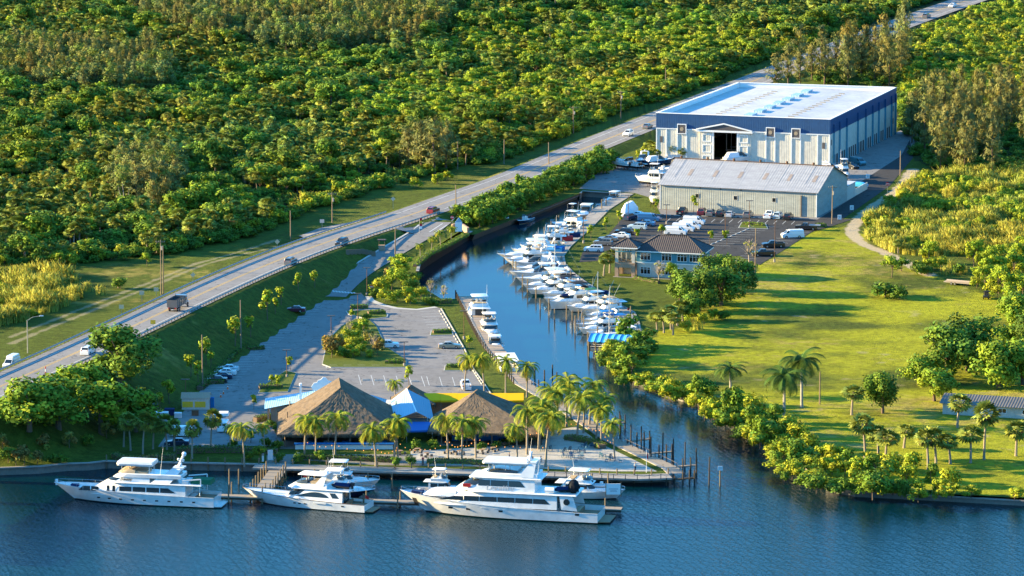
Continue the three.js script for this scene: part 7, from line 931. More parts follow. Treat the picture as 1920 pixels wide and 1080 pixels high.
function pineCrown(seed, { h = 15, r = 2.6, n = 900, cols }) { // feathery casuarina: drooping sprays round rising branches
  const L = new LB(seed), nb = 26; for (let i = 0; i < nb; i++) { const t = (i + L.r()) / nb, y0 = h * lerp(.16, .93, t), a = i * 2.4 + L.rr(-.4, .4), l = r * (1.15 - .85 * t) * L.rr(.5, 1.15) * (t < .1 ? .6 : 1), rise = L.rr(.5, 1.3), base = L.vary(cols[Math.floor(L.r() * cols.length)], .16); const m = Math.round(n / nb * (1.25 - .6 * t)); for (let k = 0; k < m; k++) { const s = Math.pow(L.r(), .6), j = () => L.rr(-.42, .42) * (.5 + s * .8) * r / 2.6; const x = Math.cos(a) * l * s + j(), z = Math.sin(a) * l * s + j(), y = y0 + rise * s * l * .6 + j(); L.card(x, y, z, [Math.cos(a) * .8, .5, Math.sin(a) * .8], .17 * L.rr(.7, 1.3) * Math.sqrt(r / 2.6), L.vary(base, .25), 5.2, L.r() < .7); } }
  return L.geometry();
}
function reedClump(seed, { n = 70, h = 2.2, r = 1.15, cols }) { const L = new LB(seed); for (let i = 0; i < n; i++) { const a = L.rr(0, 6.283), d = r * Math.sqrt(L.r()), x = Math.cos(a) * d, z = Math.sin(a) * d, hh = h * L.rr(.55, 1.1), b = L.rr(.1, .55) * hh, ba = L.rr(0, 6.283), w = L.rr(.03, .085), c = L.vary(cols[Math.floor(L.r() * cols.length)], .25), q = [x + Math.cos(ba) * b * .35, hh * .7, z + Math.sin(ba) * b * .35], tip = [x + Math.cos(ba) * b, hh * L.rr(.85, 1), z + Math.sin(ba) * b], s = [-Math.sin(ba) * w, Math.cos(ba) * w], n0 = V3(Math.cos(a) * .7, .75, Math.sin(a) * .7).normalize().toArray(); L.tri([x - s[0], 0, z - s[1]], [x + s[0], 0, z + s[1]], q, n0, c); L.tri([q[0] - s[0] * .9, q[1], q[2] - s[1] * .9], [q[0] + s[0] * .9, q[1], q[2] + s[1] * .9], tip, n0, c); } return L.geometry(); }
const trunkCol = (g, c) => { const n = g.attributes.position.count, a = new Float32Array(n * 3); for (let i = 0; i < n; i++) a.set(c, i * 3); const q = g.clone(); q.setAttribute('color', new THREE.BufferAttribute(a, 3)); q.deleteAttribute('uv'); return q.index ? q.toNonIndexed() : q; };
// leaf tones
const C = { palm: [.155, .235, .045], palm2: [.225, .260, .048], dark: [.048, .090, .020], mid: [.115, .195, .026], bright: [.185, .270, .024], lime: [.265, .335, .026], yellow: [.30, .305, .026], olive: [.205, .210, .052], brown: [.185, .180, .058], pine: [.185, .180, .055], reed: [.38, .345, .055], reed2: [.27, .30, .042], coco: [.225, .265, .026], royal: [.062, .118, .022], rust: [.22, .125, .05], straw: [.40, .31, .14] };
// tree kinds: each has a few shapes, {crown, trunk}
const kinds = {}; const KIND_SEEDS = {};
function kind(name, make, count = 3) { kinds[name] = Array.from({ length: count }, (_, i) => make(1000 + i * 37 + name.length * 101)); }
kind('sabal', s => { const r = mulberry(s), h = 4.6 + r() * 2.4, t = palmTrunkGeo(h, .17, .5, 0, s); return { crown: sabalCrown(s, { y: h, r: 1.75 + r() * .35, green: r() < .5 ? C.palm : C.palm2 }).translate(t.top[0], 0, t.top[2]), trunk: t.g, h }; }, 5);
kind('broad', s => { const r = mulberry(s), h = 5.4 + r() * 2, R0 = 2.5 + r() * .7; return { crown: broadCrown(s, { h, r: R0, n: 1150, leaf: .36, lobes: 10, cols: [C.mid, C.bright, C.mid] }), trunk: limbs(s, h, .14, R0 * .6, h * .85, 4).geometry(.6), h }; }, 4);
kind('lime', s => { const r = mulberry(s), h = 5.2 + r() * 2.4, R0 = 2.3 + r() * .6; return { crown: broadCrown(s, { h, r: R0, n: 1050, leaf: .34, lobes: 10, cols: [C.lime, C.bright, C.lime] }), trunk: limbs(s, h, .12, R0 * .6, h * .85, 4).geometry(.6), h }; }, 3);
kind('shrub', s => { const r = mulberry(s), h = 2.3 + r() * 1.1, R0 = 1.9 + r() * .5; return { crown: broadCrown(s, { h, r: R0, low: .05, n: 800, leaf: .29, cols: [C.mid, C.bright, C.dark], lobes: 9, flat: .8 }), trunk: limbs(s, h, .07, R0 * .5, h * .8, 4).geometry(.6), h }; }, 3);
kind('gold', s => { const r = mulberry(s), h = 2.6 + r() * 1.2, R0 = 1.9 + r() * .5; return { crown: broadCrown(s, { h, r: R0, low: .05, n: 760, leaf: .30, cols: [C.yellow, C.lime, C.yellow, C.lime], lobes: 7, flat: .85 }), trunk: limbs(s, h, .07, R0 * .5, h * .8, 4).geometry(.6), h }; }, 4);
kind('pine', s => { const r = mulberry(s), h = 12 + r() * 4; return { crown: pineCrown(s, { h, r: 2.5 + r() * .8, n: 1300, cols: [C.pine, C.brown, C.olive] }), trunk: new MB().tube([[0, -.3, 0], [.2, h * .5, .1], [0, h * .94, 0]], [.24, .15, .04], 6).geometry(.6), h }; }, 4);
kind('brown', s => { const r = mulberry(s), h = 8 + r() * 2.5, R0 = 2.2 + r() * .5; return { crown: broadCrown(s, { h, r: R0, low: .2, n: 1200, leaf: .31, cols: [C.brown, C.olive, C.mid], lobes: 11, flat: 1.1 }), trunk: limbs(s, h, .15, R0 * .5, h * .9, 4).geometry(.6), h }; }, 3);
kind('reed', s => ({ crown: reedClump(s, { cols: [C.reed, C.reed2, C.reed] }), h: 2.4 }), 4);
kind('coconut', s => { const r = mulberry(s), h = 6.6 + r() * 1.2, t = palmTrunkGeo(h, .15, .7, 0, s); return { crown: feather(s, { top: t.top, len: 3.7, n: 24, green: C.coco, dead: 2 }), trunk: t.g, h }; }, 5);
kind('royal', s => { const h = 8.6, t = palmTrunkGeo(h, .22, .2, .12, s); return { crown: feather(s, { top: [t.top[0], h + 1.3, t.top[2]], len: 5.4, n: 24, green: C.royal, dead: 0, arch: 1.0, pairs: 20, leaflet: 1.3 }), trunk: t.g, shaft: new MB().tube([[t.top[0], h - .1, t.top[2]], [t.top[0], h + 1.4, t.top[2]]], [.22, .12], 7).geometry(.6), h }; }, 2);
kind('bigdark', s => { const r = mulberry(s), h = 11, R0 = 5.6; return { crown: broadCrown(s, { h, r: R0, low: .0, n: 4200, leaf: .48, cols: [C.mid, C.dark, C.mid, C.bright], lobes: 16, flat: .85 }), trunk: limbs(s, h, .4, R0 * .65, h * .8, 8).geometry(.6), h }; }, 3);
kind('bigbright', s => { const r = mulberry(s), h = 9.5, R0 = 5.2; return { crown: broadCrown(s, { h, r: R0, low: .0, n: 3800, leaf: .5, cols: [C.bright, C.mid, C.lime, C.bright], lobes: 15, flat: .8 }), trunk: limbs(s, h, .34, R0 * .65, h * .8, 7).geometry(.6), h }; }, 3);
kind('young', s => { const r = mulberry(s), h = 3.2 + r() * .8; return { crown: broadCrown(s, { h, r: 1.15, low: .42, n: 240, leaf: .3, cols: [C.lime, C.yellow, C.lime], lobes: 5, flat: 1.1 }), trunk: limbs(s, h, .06, .5, h * .85, 4).geometry(.6), h }; }, 3);
kind('bare', s => { const h = 6, m = limbs(s, h, .13, 1.9, h, 12), r = mulberry(s); for (let i = 0; i < 60; i++) { const a = r() * 6.28, e = r() * 1.6, y = 2 + r() * 3.6; m.tube([[Math.cos(a) * e * .5, y, Math.sin(a) * e * .5], [Math.cos(a) * e * 1.1, y + .9, Math.sin(a) * e * 1.1]], [.035, .012], 3); } return { crown: broadCrown(s, { h, r: 1.9, low: .3, n: 130, leaf: .26, cols: [C.straw, C.reed2], lobes: 6 }), trunk: m.geometry(.6), h, pale: true }; }, 2);
kind('mangrove', s => { const r = mulberry(s), h = 5.2 + r() * 1.2, R0 = 2.7 + r() * .5; return { crown: broadCrown(s, { h, r: R0, low: 0, n: 900, leaf: .46, cols: [C.mid, C.bright, C.bright, C.mid], lobes: 10, flat: .85 }), trunk: limbs(s, h, .1, R0 * .5, h * .8, 5).geometry(.6), h }; }, 3);
kind('rust', s => { const r = mulberry(s), h = 3.4 + r(); return { crown: broadCrown(s, { h, r: 1.9, low: .08, n: 560, leaf: .36, cols: [C.rust, C.olive, C.reed2], lobes: 7, flat: 1 }), trunk: limbs(s, h, .08, 1, h * .85, 4).geometry(.6), h }; }, 2);
const META = { sabal: ['sabal_palm', 'palm tree'], broad: ['broadleaf_tree', 'tree'], lime: ['light_green_tree', 'tree'], shrub: ['shrub', 'shrub'], gold: ['yellow_green_shrub', 'shrub'], pine: ['australian_pine', 'pine tree'], brown: ['brown_leaved_tree', 'tree'], reed: ['reed_clump', 'reeds'], coconut: ['coconut_palm', 'palm tree'], royal: ['royal_palm', 'palm tree'], bigdark: ['shade_tree', 'tree'], bigbright: ['shade_tree', 'tree'], young: ['young_tree', 'tree'], bare: ['bare_tree', 'tree'], rust: ['brown_shrub', 'shrub'], mangrove: ['mangrove_bush', 'mangrove'] };
let plantCount = 0;
function plant(k, x, y, z, label, group, sc = 1, sy = sc, variant) {
  const list = kinds[k], q = list[variant ?? Math.floor(hash(Math.round(x * 10), Math.round(z * 10), 7) * list.length)], [name, cat] = META[k], g = thing(name, label, cat, [x, y - .05, z], hash(Math.round(x * 7), Math.round(z * 7), 3) * 6.283, group); g.scale.set(sc, sy, sc);
  put(k === 'reed' ? 'blades' : 'crown', q.crown, leafMat, g); if (q.trunk) put(k === 'shrub' || k === 'gold' || k === 'rust' ? 'stems' : 'trunk', q.trunk, k === 'royal' ? MAT.royalTrunk : q.pale ? MAT.deadwood : /sabal|coconut/.test(k) ? MAT.palmTrunk : MAT.bark, g); if (q.shaft) put('crownshaft', q.shaft, MAT.cvGreen, g); plantCount++; return g;
}
const plantAt = (k, u, v, label, group, sc, sy, variant) => { const p = G(u, v); return plant(k, p[0], p[1], p[2], label, group, sc, sy, variant); };
function stuffOf(name, label, category, entries) { // entries [kind, x, y, z, scale, tint]
  const root = new THREE.Group(); root.name = numbered(name); scene.add(root); root.userData = { label, category, kind: 'stuff' }; const by = {}; for (const e of entries) { const list = kinds[e[0]], v = Math.floor(hash(Math.round(e[1] * 10), Math.round(e[3] * 10), 17) * list.length); (by[e[0] + v] ??= { q: list[v], L: [], k: e[0] }).L.push(e); }
  const M = new THREE.Matrix4(), Q = new THREE.Quaternion(), S = V3(1, 1, 1), P = V3(0, 0, 0), Y = V3(0, 1, 0), col = new THREE.Color();
  for (const { q, L, k } of Object.values(by)) { let geo = q.crown; if (q.trunk && k !== 'shrub' && k !== 'gold') geo = mergeGeometries([q.crown, trunkCol(q.trunk, /sabal|coconut/.test(k) ? [.26, .21, .15] : [.14, .10, .07])]); const im = new THREE.InstancedMesh(geo, leafMat, L.length); im.name = META[k][0] + 's'; im.castShadow = im.receiveShadow = true; L.forEach((e, i) => { Q.setFromAxisAngle(Y, hash(Math.round(e[1] * 9), Math.round(e[3] * 9), 5) * 6.283); S.set(e[4] * 1.06, e[4] * (/reed|gold|pine/.test(k) ? 1 : .78) * (.8 + .4 * hash(Math.round(e[1] * 5), Math.round(e[3] * 5), 8)), e[4]); P.set(e[1], e[2] - .05, e[3]); im.setMatrixAt(i, M.compose(P, Q, S)); col.setRGB(...e[5]); im.setColorAt(i, col); }); root.add(im); }
  return root;
}
// ---------------------------------------------------------------- forest
const zone = px => lv(px).map(p => [p[0], p[1]]);
const Z_BROWN = [zone([[-60, 175], [-60, 110], [290, 120], [320, 150], [320, 190], [180, 190]]), zone([[250, 40], [300, -60], [900, -80], [860, 40], [790, 100], [600, 110], [380, 90]]), zone([[205, 400], [225, 320], [335, 320], [345, 395], [300, 410]]), zone([[745, 326], [760, 285], [845, 285], [852, 318]])];
const Z_LIME = [zone([[835, 130], [850, 70], [1010, 60], [1020, 125]]), zone([[320, 440], [330, 385], [470, 380], [480, 420]]), zone([[640, 220], [700, 165], [980, 150], [1250, 150], [1230, 195], [1000, 230], [800, 250]]), zone([[1040, 110], [1060, 40], [1340, 30], [1380, 110], [1260, 135]]), zone([[1290, 130], [1350, 80], [1500, 60], [1400, 125]])];
const Z_REED = [zone([[490, 395], [510, 372], [610, 362], [625, 380]]), zone([[620, 352], [700, 340], [720, 345], [640, 372]])];
const Z_PINE_E = [zone([[1440, 170], [1470, 100], [1560, 90], [1700, 84], [1700, 196], [1660, 178]]), zone([[1695, 345], [1690, 225], [1760, 205], [1990, 195], [1990, 345], [1850, 345]])];
const Z_OPEN = zone([[488, 402], [505, 372], [600, 358], [720, 322], [850, 300], [860, 312], [740, 347], [640, 374], [548, 408]]);
const any = (x, z, L) => L.some(p => inPoly(x, z, p));
const thingsSoFar = { sabal: 0, broad: 0, lime: 0, pine: 0, shrub: 0, brown: 0, reed: 0, gold: 0 }, MAXT = { sabal: 240, broad: 110, lime: 90, pine: 110, shrub: 110, brown: 100, reed: 240, gold: 90 };
const NOUN = { sabal: 'sabal palm', broad: 'round green broadleaf tree', lime: 'light green broadleaf tree', shrub: 'low green shrub', brown: 'brownish leaved tree', reed: 'clump of tall yellow green reed grass', pine: 'feathery olive brown pine', gold: 'yellow green shrub' };
function labelFor(k, x, z) { // where it stands, told by things one can find
  const p = [x, z], w = inPoly(x, z, REED_E) ? 'in the reed field right of the shed lane' : inPoly(x, z, REED_W) ? 'in the reed patch left of the highway' : inPoly(x, z, FOREST_E) ? (x / -z < .078 ? 'behind the storage building' : 'in the thicket right of the storage building') : x / -z < -.055 ? 'in the forest front above the left reed patch' : x / -z < -.02 ? 'in the forest front above the side road junction' : 'in the forest left of the storage building';
  return [`${NOUN[k]} ${w}`, `${NOUN[k]}s ${w}`];
}
{
  const cand = [], pushT = (k, x, z, s) => cand.push([k, x, gy(x, z), z, s]);
  const bx = P => [Math.min(...P.map(p => p[0])), Math.max(...P.map(p => p[0])), Math.min(...P.map(p => p[1])), Math.max(...P.map(p => p[1]))];
  const inView = (x, z) => Math.abs(x) < -z * (960 / F) + 14;
  const scatter = (poly, sp, fn) => { const b = bx(poly); for (let z = b[3]; z > Math.max(b[2], -1790); z -= sp * (z < -1500 ? 1.15 : 1)) for (let x = b[0]; x < b[1]; x += sp) { const jx = x + rr(-.5, .5) * sp, jz = z + rr(-.5, .5) * sp; if (!inView(jx, jz) || !inPoly(jx, jz, poly) || nearest(jx, jz, ROAD).d < HALF + 8) continue; fn(jx, jz); } };
  scatter(FOREST_W, 2.5, (x, z) => { if (inPoly(x, z, Z_OPEN)) { const q0 = R(); if (q0 < .35) pushT('shrub', x, z, rr(.5, .9)); else if (q0 < .55) pushT('reed', x, z, rr(.8, 1.2)); else if (q0 < .65) pushT('gold', x, z, rr(.5, .8)); return; }
    const m = fbm(x * .035, z * .028, 300, 3), q = R();
    if (any(x, z, Z_REED)) { if (q < .8) pushT('reed', x, z, rr(.8, 1.3)); return; }
    if (any(x, z, Z_BROWN)) { if (q < .30) pushT('brown', x, z, rr(.9, 1.45)); else if (q < .46) pushT('pine', x, z, rr(.6, .85)); else if (q < .62) pushT('shrub', x, z, rr(.8, 1.2)); return; }
    if (any(x, z, Z_LIME)) { if (q < .30) pushT('lime', x, z, rr(.65, 1.15)); else if (q < .5) pushT('gold', x, z, rr(.8, 1.1)); else if (q < .62) pushT('sabal', x, z, rr(.7, 1)); else if (q < .8) pushT('shrub', x, z, rr(.8, 1.2)); return; }
    const gap = fbm(x * .06 + 9, z * .05, 340, 3);
    if (gap < .36) { if (q < .55) pushT('shrub', x, z, rr(.8, 1.3)); else if (q < .62) pushT('gold', x, z, rr(.7, 1)); else if (q < .68) pushT('sabal', x, z, rr(.6, .8)); return; }
    if (m > .54) { if (q < .24) pushT('broad', x, z, rr(.6, 1.1)); else if (q < .30) pushT('broad', x, z, rr(1.2, 1.8)); else if (q < .38) pushT('lime', x, z, rr(.6, 1.3)); else if (q < .52) pushT('sabal', x, z, rr(.75, 1.15)); else if (q < .82) pushT('shrub', x, z, rr(.9, 1.4)); return; }
    if (q < .42) pushT('sabal', x, z, rr(.6, 1.2)); else if (q < .52) pushT('broad', x, z, rr(.5, 1.0)); else if (q < .54) pushT('broad', x, z, rr(1.1, 1.6)); else if (q < .84) pushT('shrub', x, z, rr(.9, 1.6)); else if (q < .84) pushT('brown', x, z, rr(.6, .9)); else if (q < .86) pushT('lime', x, z, rr(.5, .8));
  });
  scatter(FOREST_E, 2.7, (x, z) => { const q = R(); if (inPoly(x, z, lv([[1500, 160], [1690, 170], [1690, 250], [1550, 310], [1200, 290], [1380, 150]]))) return; if (any(x, z, Z_PINE_E)) { if (q < .085) pushT('pine', x, z, rr(.9, 1.25)); else if (q < .45) pushT('shrub', x, z, rr(.9, 1.4)); return; } if (q < .30) pushT('gold', x, z, rr(.9, 1.35)); else if (q < .5) pushT('lime', x, z, rr(.6, 1)); else if (q < .62) pushT('broad', x, z, rr(.6, 1)); else if (q < .68) pushT('sabal', x, z, rr(.7, 1)); else if (q < .8) pushT('shrub', x, z, rr(.9, 1.3)); });
  for (const P of [REED_E, REED_W]) scatter(P, 1.05, (x, z) => { if (nearest(x, z, TRAIL).d < 2.6) return; const m = fbm(x * .09, z * .09, 500, 2); if (P === REED_E && m > .60) { if (R() < .16) pushT('gold', x, z, rr(.6, 1.0)); return; } const e = fbm(x * .22, z * .22, 520, 2); if (e < .34) { if (R() < .12) pushT(pick(['gold', 'shrub']), x, z, rr(.4, .8)); return; } if (R() < .85) pushT('reed', x, z, lerp(.45, 1.5, smooth(.34, .7, e)) * rr(.8, 1.15)); });
  for (const p of resample(FOREST_W.slice(0, 18), 1.7)) for (let k = 0; k < 2; k++) { const x = p[0] + rr(-2.5, 2.5), z = p[1] + rr(-4, 3); if (inView(x, z) && nearest(x, z, ROAD).d > HALF + 6 && R() < .8) pushT(pick(['shrub', 'shrub', 'gold', 'shrub']), x, z, rr(.7, 1.25)); }
  cand.sort((a, b) => b[3] - a[3]);
  const rest = { w: [], reed: [] };
  for (const [k, x, y, z, s] of cand) { const east = x > 40 && z > -1420; if (thingsSoFar[k] < MAXT[k]) { thingsSoFar[k]++; const L = labelFor(k, x, z); plant(k, x, y, z, L[0], L[1], s, /reed|gold|pine/.test(k) ? s : s * .8); } else { const t = 1 + (R() - .5) * .4, w = (fbm(x * .03, z * .03, 700, 2) - .5) * .5; rest[k === 'reed' ? 'reed' : 'w'].push([k, x, y, z, s, [t * (1 + w), t, t * (1 - w)]]); } }
  stuffOf('distant_forest', 'dense subtropical forest of palms and broadleaf trees filling the distance', 'forest', rest.w);
  if (rest.reed.length) stuffOf('reed_bed', 'mass of yellow green reed grass behind the nearest clumps', 'reed bed', rest.reed);
  console.log('forest', cand.length, JSON.stringify(thingsSoFar));
}
// ---------------------------------------------------------------- single trees and beds
const CO = 'coconut palms around the restaurant';
[[571, 858, 1.0], [592, 861, .92], [628, 861, 1.0], [705, 874, 1.0], [739, 868, 1.0], [746, 866, .95], [840, 861, .95], [866, 864, .95], [892, 858, .98], [970, 868, .85], [988, 852, 1.1], [1023, 876, 1.2], [1048, 815, 1.0], [1082, 826, 1.15], [1105, 796, 1.0], [1062, 800, 1.1], [1127, 835, .85], [1152, 858, .8], [1036, 800, 1.0], [1094, 812, .95], [1140, 810, .9], [1070, 786, 1.0], [1010, 842, 1.1], [1118, 822, .9]].forEach(([u, v, s], i) => plantAt('coconut', u, v, i < 9 ? 'coconut palm in front of the thatched roofs' : 'coconut palm in the grove beside the sand patio', i < 9 ? 'coconut palms before the thatched roofs' : 'coconut palms of the patio grove', s * 1.2, s * 1.1, i % 5));
[[871, 733, 'palm in front of the tour boat, first from the car park'], [908, 738, 'bushy palm between car park and tour boat'], [948, 742, 'palm hiding the tour boat'], [988, 745, 'slender palm right of the tour boat'], [458, 872, 'bright coconut palm left of the thatched roof'], [431, 842, 'low coconut palm beside the white canopy'], [496, 845, 'small palm at the left end of the thatched roof'], [741, 762, 'short palm behind the thatch and blue roof']].forEach(([u, v, l], i) => plantAt('coconut', u, v, l, CO, i > 4 ? .75 : 1.02, i > 4 ? .65 : 1.0, i % 5));
[[788, 482], [809, 470], [826, 459], [846, 449]].forEach(([u, v], i) => plantAt('coconut', u, v, 'small palm in the planting strip above the sheet pile wall', 'small palms above the sheet pile wall', .55, .42, i));
[[245, 845], [268, 852], [287, 842], [313, 843], [327, 846], [360, 860], [395, 846], [232, 838]].forEach(([u, v], i) => plantAt('sabal', u, v, 'sabal palm in the row behind the left seawall lawn', 'sabal palms behind the left seawall', 1.0, 1.05, i % 5));
[[1470, 795, 1.0, 'royal palm with a pale trunk nearest the bank'], [1503, 764, 1.0, 'taller royal palm behind the nearest one'], [1370, 742, .82, 'shorter royal palm among the bank shrubs']].forEach(([u, v, s, l], i) => plantAt('royal', u, v, l, 'royal palms on the field bank', s * 1.2, i === 2 ? .6 : s, i % 2));
[[1597, 778, .9], [1622, 858, 1.15], [1647, 860, 1.15], [1795, 802, 1.05], [1782, 870, 1.0], [1820, 868, 1.05], [1845, 862, 1.5], [1755, 870, 1.25], [1905, 855, 1.1], [1695, 840, .8], [1740, 880, 1.2], [1660, 870, .9]].forEach(([u, v, s], i) => plantAt('sabal', u, v, 'sabal palm standing on the lawn at the lower right', 'sabal palms of the lower right lawn', 1.35, s * .95, i % 5));
plantAt('bigdark', 1655, 775, 'dark tree behind the lawn palms at the lower right', 'shade trees', .72, .85); plantAt('bigdark', 226, 720, 'dark round tree on the slope beside the highway', 'shade trees', 1.4, 1.2, 0);
[[110, 804, 1.6, 1.15], [190, 814, 1.5, 1.15], [55, 794, 1.4, 1.1], [255, 810, 1.1, .95], [150, 772, 1.3, 1.05]].forEach(([u, v, s, y], i) => plantAt('bigbright', u, v, ['leafy tree leaning over the left bank, biggest of the clump', 'leafy tree in the middle of the left bank clump', 'leafy tree at the left end of the bank clump', 'smaller leafy tree at the right end of the bank clump', 'leafy tree at the back of the bank clump'][i], 'leafy trees on the left bank', s, y, i % 3));
[[15, 835, 1], [45, 850, .9], [85, 858, .85], [115, 855, .8], [30, 866, .8], [70, 868, .7], [100, 866, .7], [5, 860, .9], [130, 840, .9], [165, 835, .8], [200, 822, .9]].forEach(([u, v, s], i) => plantAt(i % 3 ? 'rust' : 'shrub', u, v, 'brownish brush on the bank below the leafy trees', 'brush on the left bank', s));
[[502, 600, 1.2], [441, 648, 1.1], [470, 632, .9], [358, 706, .9], [318, 758, 1.1], [386, 684, 1], [527, 572, .8], [560, 548, .8], [590, 540, .7], [395, 690, .8], [372, 716, .8], [516, 588, .7]].forEach(([u, v, s], i) => plantAt('young', u, v, 'young lime green tree on the shaded grass slope', 'young trees on the grass slope', s * 1.5));
// mangrove hedge between highway and inlet
{ const L = resample(lv([[884, 424], [930, 404], [985, 378], [1040, 352], [1090, 332], [1125, 312]]), 3.0); for (const p of L) for (const o of [-3.6, -.2, 3.0]) { const x = p[0] + rr(-.9, .9) + o * .85, z = p[1] + rr(-.9, .9) + o * .5; if (!inPoly(x, z, OUT) || nearest(x, z, ROAD).d < HALF + 3) continue; plant('mangrove', x, LAND, z, 'mangrove in the dense hedge between highway and inlet', 'mangroves of the inlet hedge', rr(.8, 1.05), rr(.75, .98)); } }
// bed at the mouth of the inlet
[[712, 552, 'gold', 1], [735, 545, 'lime', .7], [752, 552, 'lime', .8], [722, 566, 'gold', .8], [745, 568, 'gold', .8], [765, 562, 'gold', .9], [700, 556, 'shrub', .7], [772, 545, 'shrub', .8], [790, 560, 'gold', .7], [756, 530, 'lime', .85], [740, 525, 'lime', .75], [770, 572, 'gold', .6], [800, 572, 'shrub', .6], [815, 572, 'shrub', .5], [730, 535, 'rust', .9], [782, 530, 'shrub', .8], [808, 558, 'bare', .6], [832, 566, 'bare', .55], [720, 540, 'gold', .8], [760, 515, 'gold', .7], [748, 508, 'lime', .6]].forEach(([u, v, k, s]) => plantAt(k, u, v, 'shrub in the bright bed at the turn of the inlet', 'shrubs of the bright inlet bed', s * 1.25));
// planted island in the lower car park
[[622, 672, 'rust', 1], [636, 660, 'rust', .9], [615, 660, 'rust', .8], [648, 642, 'gold', .8], [660, 655, 'gold', .7], [676, 668, 'gold', .7], [690, 672, 'gold', .55], [662, 672, 'gold', .6], [700, 660, 'bare', .6], [695, 648, 'rust', .8], [682, 630, 'lime', .5], [670, 625, 'gold', .7], [680, 612, 'gold', .55], [688, 600, 'shrub', .5], [655, 630, 'bare', .5], [645, 672, 'shrub', .7], [708, 668, 'rust', .7], [640, 650, 'gold', .8], [665, 640, 'gold', .7], [676, 650, 'gold', .6], [629, 670, 'shrub', .8], [655, 664, 'gold', .7], [712, 655, 'rust', .6]].forEach(([u, v, k, s]) => plantAt(k, u, v, 'shrub of the planted island in the lower car park', 'shrubs of the car park island', s * 1.25));
[[767, 722, 1.1, 'young tree near the rear of the thatched hut'], [520, 730, .9, 'young tree beside the pale blue roof'], [545, 695, .9, 'young tree at the lamp post bed'], [880, 655, 1.0, 'young tree on the west quay strip'], [876, 700, .8, 'young tree near the west quay palms'], [660, 600, .8, 'little round tree in the hedge island'], [476, 768, .9, 'young tree by the service lane'], [509, 724, .8, 'thin young tree at the lot corner'], [300, 770, 1.1, 'lime young tree by the storage hut']].forEach(([u, v, s, l]) => plantAt('young', u, v, l, 'young trees of the lower car park', s));
// marina office surroundings
[[1352, 572, 1.05, .88, 'broad dark tree right of the marina office'], [1310, 582, .95, .85, 'dark tree in front of the office corner'], [1392, 552, .8, .8, 'dark tree nearest the field edge'], [1275, 566, .7, .75, 'dark tree close to the office wall'], [1335, 545, .8, .8, 'dark tree behind the others by the office'], [1290, 600, .6, .6, 'low dark tree above the walkway palms']].forEach(([u, v, s, y, l], i) => plantAt('bigdark', u, v, l, 'dark trees by the marina office', s, y, i % 3));
[[1245, 624], [1258, 618], [1270, 610], [1280, 602], [1232, 620], [1262, 628]].forEach(([u, v], i) => plantAt('sabal', u, v, 'sabal palm between the walkway and the dark trees', 'sabal palms by the walkway', 1.1, .7, i % 5));
[[1300, 604, 'gold', 1], [1320, 608, 'gold', .9], [1288, 622, 'gold', .8], [1340, 600, 'gold', .9], [1310, 618, 'reed', 1], [1295, 612, 'reed', .9], [1360, 600, 'shrub', .9]].forEach(([u, v, k, s]) => plantAt(k, u, v, 'yellow green growth under the dark trees by the office', 'growth under the office trees', s));
plantAt('bare', 1236, 530, 'pale bare tree before the office wall', 'office trees', 1.1, .85); plantAt('lime', 1257, 532, 'narrow green tree before the office wall', 'office trees', .62, .85); plantAt('bare', 1405, 492, 'thin leaved tree at the corner of the marina car park', 'office trees', 1.25, .9);
[[1132, 517], [1143, 512]].forEach(([u, v], i) => plantAt('sabal', u, v, ['sabal palm left of the office tower', 'sabal palm touching the office tower'][i], 'palms by the office tower', 1.1, .72, i));
[[1331, 458, 1, 'young tree in the middle of the marina car park'], [1363, 459, 1.05, 'young tree beside the long stall line'], [1240, 446, 1.1, 'young tree between the parked cars and white vans'], [1300, 398, 1.15, 'young tree against the shed wall'], [1228, 397, 1, 'young tree at the left shed corner'], [1160, 421, .95, 'bright young tree on the quay lawn, farthest'], [1137, 432, .9, 'bright young tree on the quay lawn, middle'], [1108, 450, 1, 'bright young tree on the quay lawn, nearest'], [1192, 452, .9, 'yellow bush behind the tower roof']].forEach(([u, v, s, l]) => plantAt('young', u, v, l, 'young trees of the marina', s));
[[1255, 300], [1264, 302], [1272, 301], [1280, 303], [1482, 306], [1492, 309], [1541, 312], [1552, 313], [1222, 300], [1228, 306], [1236, 296], [1215, 296], [1212, 306], [1246, 298]].forEach(([u, v], i) => plantAt('sabal', u, v, 'small palm before the storage building', 'small palms before the storage building', .85, .62, i % 5));
[[1205, 300, 'gold', 1.1], [1216, 288, 'gold', 1], [1120, 318, 'broad', .8], [1135, 312, 'broad', .7], [1108, 326, 'shrub', 1]].forEach(([u, v, k, s]) => plantAt(k, u, v, 'bush between the highway and the stored boats', 'bushes by the stored boats', s));
